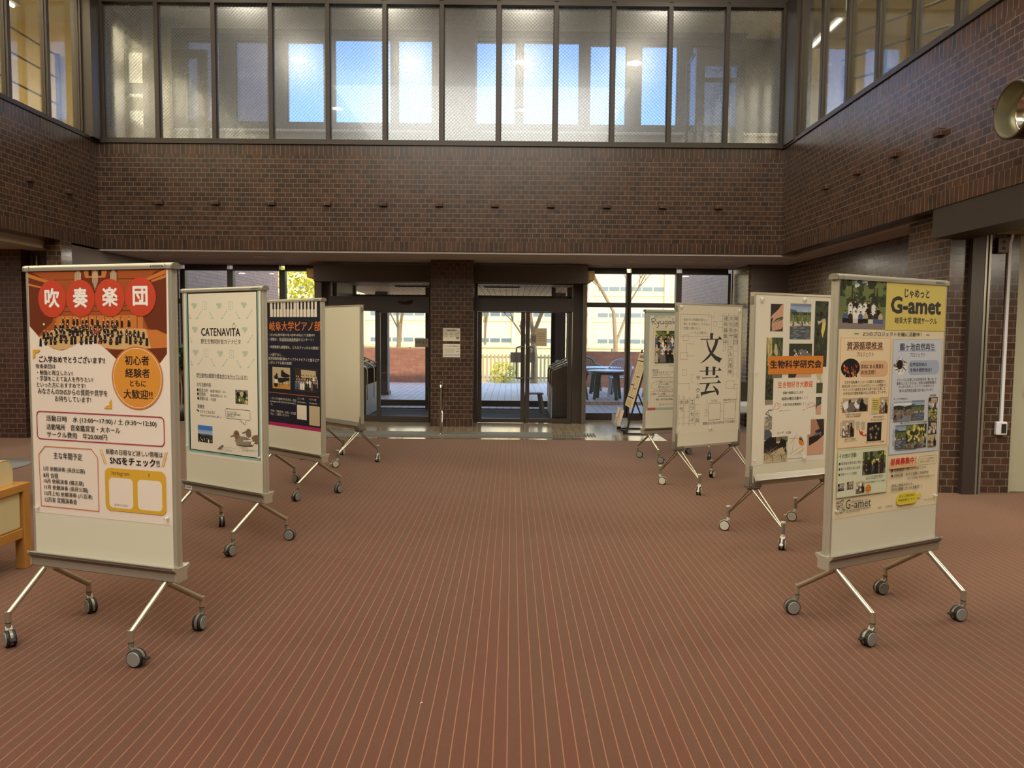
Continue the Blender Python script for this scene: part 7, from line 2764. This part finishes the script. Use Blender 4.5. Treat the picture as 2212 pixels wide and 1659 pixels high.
def stand_b(k, label, tray):
    x, y, th = BD[k]
    W, ZTOP, ZBB, T = 0.882, 1.826, 0.408, 0.046
    t = thing('poster_stand', label, 'display stand', (x, y, 0), th, 'mobile poster stands in the hall')
    h = W / 2
    mb = MB()
    mb.box(-h + 0.014, h - 0.014, -0.0195, 0.0195, ZBB + 0.02, ZTOP - 0.014)
    mb.build('board_panel', M['board'], t)
    fr = MB()
    for a, b in ((-h, -h + 0.016), (h - 0.016, h)):
        fr.box(a, b, -0.0225, -0.017, ZBB, ZTOP)
        fr.box(a, b, 0.017, 0.0225, ZBB, ZTOP)
    for s_ in (-1, 1):
        fr.box(s_ * (h - 0.006), s_ * (h - 0.002), -0.017, 0.017, ZBB, ZTOP)
        fr.box(s_ * (h - 0.006), s_ * h, -0.006, 0.006, ZBB, ZTOP)
    fr.box(-h + 0.016, h - 0.016, -0.0225, 0.0225, ZTOP - 0.016, ZTOP)
    fr.box(-h + 0.016, h - 0.016, -0.0225, 0.0225, ZBB, ZBB + 0.022)
    fr.build('board_frame', M['alu'], t, bevel=0.0015)
    for s_ in (-1, 1):
        mb = MB()
        mb.box(s_ * (h + 0.003), s_ * (h - 0.026), -0.0265, -0.022, ZBB - 0.012, ZBB + 0.15)
        mb.box(s_ * (h + 0.003), s_ * (h - 0.12), -0.0265, -0.022, ZBB - 0.012, ZBB + 0.022)
        mb.box(s_ * (h + 0.003), s_ * h, -0.0265, 0.0265, ZBB - 0.012, ZBB + 0.07)
        mb.box(s_ * (h + 0.003), s_ * (h - 0.12), -0.0265, 0.0265, ZBB - 0.016, ZBB - 0.0)
        br = mb.build('corner_bracket', M['alu_d'], t, bevel=0.002)
        mb = MB()
        for z in (ZBB + 0.01, ZBB + 0.135):
            mb.cyl((s_ * (h - 0.012), -0.0265, z), (s_ * (h - 0.012), -0.029, z), 0.004, 10)
        mb.build('screw', M['hub_l'], br)
        mb = MB()
        mb.box(s_ * (h - 0.002), s_ * (h + 0.004), -0.012, 0.012, ZTOP - 0.085, ZTOP - 0.03)
        mb.build('edge_clip', M['alu_d'], t)
    if tray:
        mb = MB()
        mb.prism([(-0.0225, ZBB + 0.03), (-0.05, ZBB + 0.025), (-0.058, ZBB + 0.045), (-0.055, ZBB + 0.05), (-0.046, ZBB + 0.034), (-0.0225, ZBB + 0.085)], 'x', -h + 0.04, h - 0.04)
        mb.build('pen_tray', M['alu_d'], t)
    for sx in (-1, 1):
        for sy in (-1, 1):
            fx, fy = sx * 0.357, sy * 0.278
            lg = MB()
            for q in (-1, 1):
                lg.tube([(sx * 0.375 + q * 0.028, -sy * 0.004, ZBB - 0.014), (fx + q * 0.006, fy - sy * 0.012, 0.155)], 0.0075, 10)
            lg.box(sx * 0.375 - 0.045, sx * 0.375 + 0.045, -0.02, 0.02, ZBB - 0.03, ZBB - 0.014, 1)
            lg.cyl((fx, fy, 0.112), (fx, fy, 0.19), 0.0135, 14, 1)
            lg.cyl((fx, fy, 0.186), (fx, fy, 0.196), 0.017, 14, 2)
            leg = lg.build('leg', [M['tube'], M['alu_d'], M['hub_l']], t)
            caster(leg, fx, fy, TRAIL[k][(sx, sy)], True, (sx, sy) in ((-1, -1), (1, 1), (1, -1)))
    return t


stand_a(1, 'rolling poster stand holding the wind orchestra poster, nearest on the left')
s2 = stand_a(2, 'rolling poster stand holding the white mint bordered wildlife poster')
stand_a(3, 'rolling poster stand holding the dark piano club poster')
stand_b(4, 'blank rolling whiteboard with thin double legs behind the piano poster', True)
stand_b(5, 'thin framed rolling board holding the poster with two large black characters', False)
stand_b(6, 'thin framed rolling board holding the biology photo collage poster', True)
stand_a(7, 'rolling poster stand farthest on the right, half hidden behind a thin framed board')
stand_a(8, 'rolling poster stand holding the cream poster with a yellow heading')
mb = MB()
mb.box(-0.425, -0.345, -0.0338, -0.033, 0.332, 0.358, 0)
for q in range(5):
    mb.box(-0.418 + q * 0.013, -0.408 + q * 0.013, -0.0341, -0.0337, 0.341, 0.350, 1)
st = mb.build('label_sticker', [M['white'], M['grey']], s2)
st['label'] = 'white sticker on the tray beam'

PLAB = dict(orch='tall wind orchestra poster with a concert hall photo and four red circles', cate='white wildlife club poster with a mint border and two ducks',
            piano='black piano club poster with a keyboard along its top', bungei='white poster with two large black characters and thin line squares',
            bio='white biology club poster with nature photos and an orange banner', gamet='cream environment club poster with a yellow heading and a group photo',
            intl='pale green bordered poster with a handwritten heading, partly hidden by another board')
for key, p in POSTERS.items():
    k = p['k']
    bx, by, th = BD[k]
    sx = min(1.0, 0.846 / p['w'])
    pr = Print(p['w'], p['h'])
    for e in p['el']:
        pr.draw(e)
    if sx < 1:
        pr.v = [(v[0] * sx, v[1], v[2]) for v in pr.v]
        pr.w *= sx
    hw = (0.872 if k in (1, 2, 3, 7, 8) else 0.882) / 2 - 0.012
    u0 = min(max(p['u0'], -hw), hw - pr.w)
    o = pr.obj('poster', p['col'], (bx, by, 0), th, u0, p['z1'], 0.0212 if k in (1, 2, 3, 7, 8) else 0.0195)
    tag(o, PLAB[key], 'poster', 'club recruitment posters')


def magnet(k, u, z, r, label, pin=False):
    x, y, th = BD[k]
    t = Vector((x, y, 0)) + Matrix.Rotation(th, 3, 'Z') @ Vector((u, -0.0285 if not pin else -0.0275, z))
    mb = MB()
    if pin:
        mb.lathe([(0, 0.003), (r * 0.8, 0.003), (r, -0.001), (r * 0.5, -0.007), (r * 0.45, -0.013), (r * 0.8, -0.017), (0, -0.018)], ax='y', n=12)
    else:
        mb.lathe([(0, 0.002), (r, 0.002), (r, -0.002), (r * 0.92, -0.005), (r * 0.55, -0.006), (r * 0.5, -0.012), (0, -0.0135)], ax='y', n=20)
    o = mb.build('push_pin' if pin else 'magnet', M['magnet'], None, loc=t)
    o.rotation_euler = (0, 0, th)
    tag(o, label, 'pin' if pin else 'magnet', 'clear pins on the posters' if pin else 'clear round magnets on the boards')


magnet(5, -0.405, 1.785, 0.018, 'clear round magnet at the upper left corner of the poster with two large characters')
magnet(5, 0.385, 1.765, 0.018, 'clear round magnet at the upper right corner of the poster with two large characters')
magnet(5, 0.02, 0.585, 0.018, 'clear round magnet at the bottom edge of the poster with two large characters')
magnet(6, -0.375, 1.775, 0.018, 'clear round magnet at the upper left corner of the biology poster')
magnet(6, 0.05, 1.785, 0.018, 'clear round magnet at the top edge of the biology poster above the pond photo')
magnet(6, 0.1, 0.585, 0.018, 'clear round magnet at the bottom edge of the biology poster')
magnet(5, -0.16, 1.775, 0.008, 'left clear pin on the top edge of the poster with two large characters', True)
magnet(5, 0.09, 1.775, 0.008, 'right clear pin on the top edge of the poster with two large characters', True)
magnet(5, -0.41, 0.58, 0.008, 'clear pin at the lower left corner of the poster with two large characters', True)
magnet(6, -0.405, 0.60, 0.008, 'clear pin at the lower left corner of the biology poster', True)
magnet(6, -0.41, 1.24, 0.008, 'clear pin at the left edge of the biology poster beside the orange banner', True)
magnet(1, -0.395, 0.622, 0.009, 'clear pin at the lower left corner of the orchestra poster', True)
magnet(1, 0.395, 0.63, 0.009, 'clear pin at the lower right corner of the orchestra poster', True)
magnet(2, -0.39, 0.66, 0.009, 'clear pin at the lower left corner of the mint bordered poster', True)
magnet(2, 0.395, 0.64, 0.009, 'clear pin at the lower right corner of the mint bordered poster', True)
magnet(8, -0.40, 0.625, 0.009, 'clear pin at the lower left corner of the cream poster with the yellow heading', True)
magnet(8, 0.392, 0.635, 0.009, 'clear pin at the lower right corner of the cream poster with the yellow heading', True)

# ================================================================== other furniture
# stainless handrail
t = thing('handrail', 'stainless steel hoop handrail in front of the brick pier', 'railing', (-1.045, 11.26, 0.03))
mb = MB()
path = [(0, -0.11, 0), (0, -0.11, 0.68)]
for i in range(9):
    a = pi - pi * i / 8
    path.append((0, 0.11 * cos(a), 0.68 + 0.075 * sin(a)))
path += [(0, 0.11, 0.68), (0, 0.11, 0)]
mb.tube(path, 0.019, 14)
mb.build('hoop', M['chrome'], t)
for y in (-0.11, 0.11):
    mb = MB()
    mb.lathe([(0.04, 0), (0.04, 0.004), (0.022, 0.01), (0.02, 0.01)], (0, y, -0.001))
    mb.build('base_flange', M['chrome'], t)


def notice(name, label, loc, w, h, draw, base='paper', rx=0.0):
    pr = Print(w, h)
    draw(pr)
    o = pr.obj(name, base, loc, 0, -w / 2, h / 2, 0.0)
    tag(o, label, 'notice')
    return o


def n1(p):
    p.line('ink', .003, [(.02 + .018 * cos(a * .4), .035 + .018 * sin(a * .4)) for a in range(17)])
    for i in range(8):
        p.rect('green', .055 + i * .021, .025, .071 + i * .021, .048)
    p.rect('ink', .06, .055, .2, .058)
    for i in range(3):
        p.rect('grey', .02 + i * .085, .08, .07 + i * .085, .087)
        p.rect('grey', .02 + i * .085, .11, .08 + i * .085, .116)
        p.rect('grey', .03 + i * .085, .14, .07 + i * .085, .146)
    p.rect('duckg', .215, .14, .26, .18)
    p.rect('skin', .24, .05, .262, .1)


def n2(p):
    p.text('ink', 'ライト点灯で事故防止!!', .02, .035, .238, .022, 1)
    for i in range(6):
        p.rect('grey', .02, .075 + i * .013, .2 - .02 * (i % 2), .078 + i * .013)
    p.rect('brown', .23, .075, .262, .085)
    p.rect('ink', .215, .12, .255, .128)
    p.rect('bll', .01, .165, .268, .19)


notice('notice', 'white notice taped to the brick pier, upper one of two', (-0.975, YC - 0.004, 1.50), 0.278, 0.211, n1, 'paper')
notice('notice', 'white notice taped to the brick pier, lower one of two', (-0.975, YC - 0.004, 1.24), 0.278, 0.215, n2, 'paper')
notice('door_notice', 'back of a large paper notice on the right leaf of the double door', (0.497, 12.845, 1.468), 0.192, 0.304, lambda p: [p.rect('duckg', .03, .08 + i * .03, .16, .088 + i * .03) for i in range(5)], 'beige')
notice('door_notice', 'back of a small paper notice left of the larger one on the double door', (0.365, 12.842, 1.44), 0.1, 0.155, lambda p: p.rect('grey', .02, .03, .08, .12), 'duckg')
notice('door_notice', 'hours sign on the sliding door reading 12:00 in reverse', (-1.53, 12.83, 1.356), 0.228, 0.146, lambda p: p.text('ink3', '12:00', .02, .06, .18, .05, 0, True), 'duckg')


# easel sign
ez = thing('easel_sign', 'leaning floor plan sign on a black easel by the right window', 'sign', (1.76, 11.8, 0))
mb = MB()


def lean(z):
    return 0.262 * z


for y in (-0.33, 0.33):
    mb.bar((0.0, y, 0.02), (lean(1.28), y, 1.28), 0.022, 0.022)
    mb.bar((0.0, y, 0.012), (0.42, y, 0.012), 0.022, 0.022)
    mb.bar((0.42, y, 0.012), (lean(0.62) + 0.01, y, 0.62), 0.02, 0.02)
    mb.box(-0.05, 0.0, y - 0.012, y + 0.012, 0.0, 0.07)
mb.bar((0.0, -0.33, 0.012), (0.0, 0.33, 0.012), 0.022, 0.022)
mb.bar((0.42, -0.33, 0.012), (0.42, 0.33, 0.012), 0.022, 0.022)
mb.build('easel_frame', M['rubber'], ez)
pm = MB()
c_, s_ = cos(math.atan(0.262)), sin(math.atan(0.262))


def pl(y, z, d):
    """point on the sign: y along it, z height, d in front of it"""
    return (lean(z) - 0.012 - d * c_, y, z + d * s_)


def pslab(mb, y0, y1, z0, z1, d0, d1, m):
    vs = [pl(y, z, d) for d in (d0, d1) for z in (z0, z1) for y in (y0, y1)]
    mb.add(vs, [(0, 1, 3, 2), (4, 6, 7, 5), (0, 4, 5, 1), (2, 3, 7, 6), (0, 2, 6, 4), (1, 5, 7, 3)], m)


pslab(pm, -0.31, 0.31, 0.39, 1.23, 0, 0.02, 0)
for y0, y1, z0, z1 in ((-0.29, 0.29, 1.10, 1.115), (-0.29, 0.29, 0.53, 0.545), (-0.29, -0.275, 0.53, 1.11), (0.275, 0.29, 0.53, 1.11), (-0.02, -0.005, 0.53, 1.11), (-0.29, -0.02, 0.86, 0.875), (0.0, 0.28, 0.72, 0.735),
                       (-0.15, -0.14, 0.54, 0.86), (0.12, 0.13, 0.73, 1.1), (-0.29, -0.02, 0.68, 0.69), (-0.2, -0.19, 0.9, 1.06), (-0.1, -0.09, 0.9, 1.06), (0.05, 0.06, 0.57, 0.7), (0.2, 0.21, 0.57, 0.7)):
    pslab(pm, y0, y1, z0, z1, 0.02, 0.0206, 1)
for i in range(9):
    pslab(pm, -0.2 + i * 0.045, -0.175 + i * 0.045, 1.15, 1.2, 0.02, 0.0206, 1)
    pslab(pm, -0.22 + i * 0.05, -0.212 + i * 0.05, 0.41, 0.5, 0.02, 0.0206, 1)
pm.build('sign_panel', [pmat('tan'), pmat('ink')], ez)
mb = MB()
mb.box(-0.14, -0.136, -0.3, 0.3, 0.12, 0.27)
mb.box(-0.14, 0.0, -0.3, 0.3, 0.116, 0.12)
mb.box(-0.14, 0.02, -0.3, -0.296, 0.12, 0.25)
mb.box(-0.14, 0.02, 0.296, 0.3, 0.12, 0.25)
mb.build('leaflet_tray', M['acrylic'], ez)
for i, (y, c) in enumerate(((-0.22, 'paper'), (0.0, 'skin'), (0.2, 'paper3'))):
    mb = MB()
    mb.bar((1.66, 11.8 + y, 0.125), (1.72, 11.8 + y, 0.36), 0.12, 0.02, up=(1, 0, 0))
    tag(mb.build('leaflet', pmat(c)), 'leaflets in the clear tray of the easel sign, %s' % ('nearest bundle', 'pinkish middle bundle', 'farthest bundle')[i], 'leaflet', 'leaflets on the easel')


# umbrella stands
def umbrella_rack(loc, sx, label):
    t = thing('umbrella_stand', label, 'umbrella stand', loc, group='umbrella lockers in the vestibule')
    mb = MB()
    prof = [(sx * 0.0, 0.02), (sx * 0.36, 0.02), (sx * 0.36, 1.0), (sx * 0.0, 0.86)]
    mb.prism(prof if sx > 0 else prof[::-1], 'y', 0, 0.03)
    mb.prism(prof if sx > 0 else prof[::-1], 'y', 1.37, 1.4)
    mb.box(sx * 0.33, sx * 0.36, 0, 1.4, 0.02, 1.0)
    mb.box(0, sx * 0.36, 0, 1.4, 0.02, 0.05)
    mb.build('body', M['steel_dk'], t)
    mb = MB()
    mb.box(-sx * 0.012, 0, 0.0, 1.4, 0.02, 0.58)
    mb.build('side_panel', M['white'], t)
    for y in (0.02, 0.7, 1.36):
        mb = MB()
        mb.tube([(-sx * 0.01, y, 0.3), (-sx * 0.01, y, 0.83), (sx * 0.01, y, 0.89), (sx * 0.06, y, 0.93), (sx * 0.36, y, 1.06)], 0.014, 10)
        mb.build('hoop', M['chrome'], t)
    for i in range(12):
        mb = MB()
        y = 0.08 + i * 0.11
        mb.bar((sx * 0.02, y, 0.87), (sx * 0.34, y, 0.99), 0.05, 0.02)
        for q in range(3):
            xx = 0.06 + q * 0.1
            mb.box(sx * xx, sx * (xx + 0.05), y - 0.012, y + 0.012, 0.885 + xx * 0.37, 0.915 + xx * 0.37)
        mb.build('lock_bar', M['chrome'], t)
    for y in (0.05, 1.35):
        for xx in (0.04, 0.32):
            mb = MB()
            mb.cyl((sx * xx, y, 0.0), (sx * xx, y, 0.03), 0.02, 10)
            mb.build('foot', M['rubber'], t)


umbrella_rack((0.73, 13.5, 0), 1, 'umbrella locker rack inside the vestibule, seen through the double door')
umbrella_rack((-2.62, 13.6, 0), -1, 'umbrella locker rack inside the vestibule, beside the blank whiteboard')
# stool
t = thing('stool', 'low grey stool inside the vestibule, seen through the double door', 'stool', (0.42, 14.35, 0), 0.15)
mb = MB()
mb.box(-0.17, 0.17, -0.15, 0.15, 0.385, 0.41)
mb.build('seat', M['grey'], t, bevel=0.006)
for sx in (-1, 1):
    for sy in (-1, 1):
        mb = MB()
        mb.bar((sx * 0.12, sy * 0.1, 0.386), (sx * 0.18, sy * 0.15, 0.0), 0.05, 0.035)
        mb.build('leg', M['grey'], t)

# armchair at the left edge
t = thing('armchair', 'wooden armchair with cream cushions at the left edge of the photo', 'armchair', (-3.05, 4.4, 0))
for px_, py_ in ((-0.033, 0.312), (-0.033, -0.312), (-0.68, 0.312), (-0.68, -0.312)):
    mb = MB()
    mb.box(px_ - 0.032, px_ + 0.032, py_ - 0.032, py_ + 0.032, 0, 0.50)
    mb.build('leg', M['wood'], t, bevel=0.004)
mb = MB()
mb.box(-0.066, 0, -0.345, 0.345, 0.495, 0.545)
mb.box(-0.05, -0.012, -0.28, 0.28, 0.2, 0.262)
mb.build('back_frame', M['wood'], t, bevel=0.004)
for q in (-0.345, 0.281):
    mb = MB()
    mb.box(-0.72, -0.066, q, q + 0.064, 0.495, 0.545)
    mb.box(-0.65, -0.066, q + 0.016, q + 0.048, 0.2, 0.262)
    mb.build('armrest', M['wood'], t, bevel=0.004)
mb = MB()
mb.box(-0.05, -0.02, -0.278, 0.278, 0.262, 0.494)
mb.build('back_panel', M['fabric'], t, bevel=0.012)
mb = MB()
mb.box(-0.68, -0.07, -0.275, 0.275, 0.27, 0.41)
mb.build('seat_cushion', M['fabric'], t, bevel=0.03)
mb = MB()
mb.prism([(-0.275, 0.41), (0.275, 0.41), (0.275, 0.62), (0.268, 0.655), (0.25, 0.685), (0.22, 0.70), (-0.22, 0.70), (-0.25, 0.685), (-0.268, 0.655), (-0.275, 0.62)], 'x', -0.2, -0.066)
bc = mb.build('back_cushion', M['fabric'], t, bevel=0.012)
mb = MB()
mb.tube([(-0.066, 0.276, 0.55), (-0.066, 0.276, 0.62), (-0.066, 0.269, 0.656), (-0.066, 0.25, 0.687), (-0.066, 0.22, 0.702), (-0.066, -0.22, 0.702)], 0.003, 6)
mb.build('piping', M['fabric'], bc)
t = thing('low_table', 'low round table with a thin grey top behind the armchair', 'table', (-4.36, 6.1, 0))
mb = MB()
mb.lathe([(0, 0.385), (0.36, 0.385), (0.38, 0.392), (0.38, 0.4), (0, 0.4)], n=40)
mb.build('table_top', M['grey'], t)
mb = MB()
mb.lathe([(0.03, 0.385), (0.03, 0.02), (0.2, 0.015), (0.2, 0), (0, 0)], n=24)
mb.build('pedestal', M['steel_dk'], t)
# bench by the right window
t = thing('bench', 'pale cushioned bench under the right balcony, seen between two boards', 'bench', (3.6, 12.1, 0))
mb = MB()
mb.box(-0.34, 0.34, -0.3, 0.3, 0.3, 0.45)
mb.build('seat', M['bench'], t, bevel=0.03)
mb = MB()
mb.box(-0.34, 0.34, 0.22, 0.32, 0.45, 0.78)
mb.build('backrest', M['steel_dk'], t, bevel=0.02)
for sx in (-1, 1):
    for sy in (-1, 1):
        mb = MB()
        mb.box(sx * 0.3 - 0.02, sx * 0.3 + 0.02, sy * 0.24 - 0.02, sy * 0.24 + 0.02, 0, 0.3)
        mb.build('leg', M['steel_dk'], t)
# plant by the left window
t = leafy('potted_plant', (-5.62, 12.8, 0), 0.2, 1.08, 160, 0.07, M['leaf'], 'dark leafy potted plant by the left window, behind the second stand from the left', 'plant', 6, 0.018)
mb = MB()
mb.lathe([(0, 0), (0.12, 0), (0.15, 0.28), (0.135, 0.28), (0.13, 0.25), (0, 0.25)], n=24)
mb.build('pot', M['steel_dk'], t)
# white cabinet behind the left pier
t = thing('cabinet', 'white cabinet on a grey base behind the dark brick pier at the left edge', 'cabinet', (-8.35, 12.5, 0))
mb = MB()
mb.box(-0.85, 0.85, -0.3, 0.3, 0.0, 0.58, 1)
mb.box(-0.85, 0.85, -0.28, 0.3, 0.58, 2.5, 0)
mb.build('body', [M['white'], M['grey']], t)
for q in (-1, 1):
    mb = MB()
    mb.box(q * 0.01, q * 0.84, -0.3, -0.28, 0.6, 2.48)
    dr = mb.build('door', M['white'], t, bevel=0.003)
    mb = MB()
    mb.cyl((q * 0.77, -0.3, 1.42), (q * 0.77, -0.34, 1.42), 0.02, 12)
    mb.build('knob', M['grey'], dr)
t = thing('easel', 'dark folding easel in front of the white cabinet at the left edge', 'easel', (-7.72, 11.6, 0))
mb = MB()
for y in (-0.22, 0.22):
    mb.bar((0.18, y, 0.0), (-0.12, y * 0.6, 1.15), 0.035, 0.03)
mb.bar((-0.4, 0, 0.0), (-0.1, 0, 1.1), 0.03, 0.03)
mb.bar((0.1, -0.2, 0.35), (0.1, 0.2, 0.35), 0.03, 0.03)
mb.build('easel_frame', M['rubber'], t)

# spotlight drum on the right balcony wall
t = thing('wall_spotlight', 'large brown drum spotlight on the right balcony wall', 'spotlight', (3.985, 5.72, 3.2))
mb = MB()
mb.lathe([(0.205, 0.0), (0.205, -0.27), (0.212, -0.275), (0.212, -0.295), (0.198, -0.3), (0.192, -0.29)], ax='x', n=48)
mb.build('housing', M['bronze'], t)
mb = MB()
mb.lathe([(0.193, -0.292), (0.19, -0.2), (0.178, -0.16), (0.16, -0.15)], ax='x', n=48)
mb.build('reflector', M['stain_in'], t)
mb = MB()
mb.lathe([(0.165, -0.16), (0.15, -0.158), (0.15, -0.12), (0, -0.115)], ax='x', n=40)
mb.build('lamp_ring', M['chrome'], t)

# conduit, switch and bell on the right wall
t = thing('conduit', 'white cable conduit running down the brick wall at the right edge', 'conduit', (4.752, 7.3, 0.73))
mb = MB()
mb.box(-0.014, 0.014, -0.022, 0, -0.04, 1.70)
mb.bar((0, -0.012, 1.69), (0.02, -0.012, 1.78), 0.028, 0.024)
mb.prism([(0.0, 1.77), (0.05, 1.77), (0.085, 1.82), (0.02, 1.83)], 'y', -0.025, 0)
mb.build('channel', M['plast_w'], t)
t = thing('wall_switch', 'white wall switch with a dark face at the foot of the conduit', 'switch', (4.747, 7.3, 0.64))
mb = MB()
mb.box(-0.055, 0.055, -0.04, 0, -0.065, 0.065)
mb.build('switch_box', M['plast_w'], t, bevel=0.01)
mb = MB()
mb.box(-0.005, 0.04, -0.045, -0.04, -0.045, 0.045)
mb.build('switch_face', M['rubber'], t)
t = thing('wall_bell', 'brown square alarm box high on the brick wall at the right edge', 'alarm box', (4.67, 7.3, 2.395))
mb = MB()
mb.box(-0.055, 0.055, -0.05, 0, -0.075, 0.075)
mb.build('box_body', M['bronze'], t, bevel=0.006)
mb = MB()
for z in (-0.03, 0.03):
    mb.cyl((0.0, -0.05, z), (0, -0.054, z), 0.014, 12)
mb.build('indicator', M['rubber'], t)

# telephone booth in the upper gallery
t = thing('telephone_booth', 'dark telephone booth behind the right end of the upper glass', 'telephone booth', (3.37, 12.62, 3.3))
mb = MB()
rect_frame(mb, -0.4, 0.4, 0.0, 2.84, 0.14, 0, 0.06, 0, 0.22, 0.3)
mb.box(-0.26, 0.26, 0, 0.06, 2.36, 2.42)
mb.box(0.34, 0.4, 0.06, 0.62, 0, 2.84)
mb.box(-0.4, 0.4, 0.0, 0.65, 2.84, 2.88)
mb.box(-0.42, -0.36, 0.6, 0.65, 0, 2.84)
mb.build('booth_frame', M['frame'], t)
mb = MB()
mb.box(-0.26, 0.26, 0.025, 0.03, 0.3, 2.36)
mb.box(-0.26, 0.26, 0.025, 0.03, 2.42, 2.62)
mb.box(-0.4, -0.395, 0.06, 0.6, 0.05, 2.8)
mb.build('pane', M['clear'], t)
pr = Print(0.5, 1.0)
pr.text('ink', 'Telephone', .05, .06, .36, .06, 0)
pr.line('ink', .008, [(.02, .04), (.0, .03), (.0, .09), (.02, .08)])
x0 = .16
for a, b in (((x0, .22), (x0 + .1, .22)), ((x0, .22), (x0, .55)), ((x0 + .1, .22), (x0 + .1, .55)), ((x0, .55), (x0 + .1, .55)), ((x0, .3), (x0 + .1, .3)), ((x0 + .01, .18), (x0 + .01, .22)), ((x0 + .02, .38), (x0 + .08, .38)), ((x0 + .02, .44), (x0 + .08, .44)), ((x0 + .02, .5), (x0 + .08, .5))):
    pr.line('ink', .008, [a, b])
mb = MB()
mb.add([(-0.25 + v[0], 0.024, 2.60 - v[1]) for v in pr.v], pr.f, 0)
for i in range(len(mb.m)):
    mb.m[i] = 0
mb.build('lettering', M['ink'], t)

# carpet lint
mb = MB()
mb.tube([(0, 0, 0.003), (0.004, 0.006, 0.004), (0.010, 0.007, 0.003)], 0.0012, 6)
tag(mb.build('lint_scrap', M['paper'], loc=(-0.36, 2.98, 0.0)), 'tiny pale scrap of lint on the carpet in the foreground', 'scrap')

bpy.data.objects.remove(txt_o)
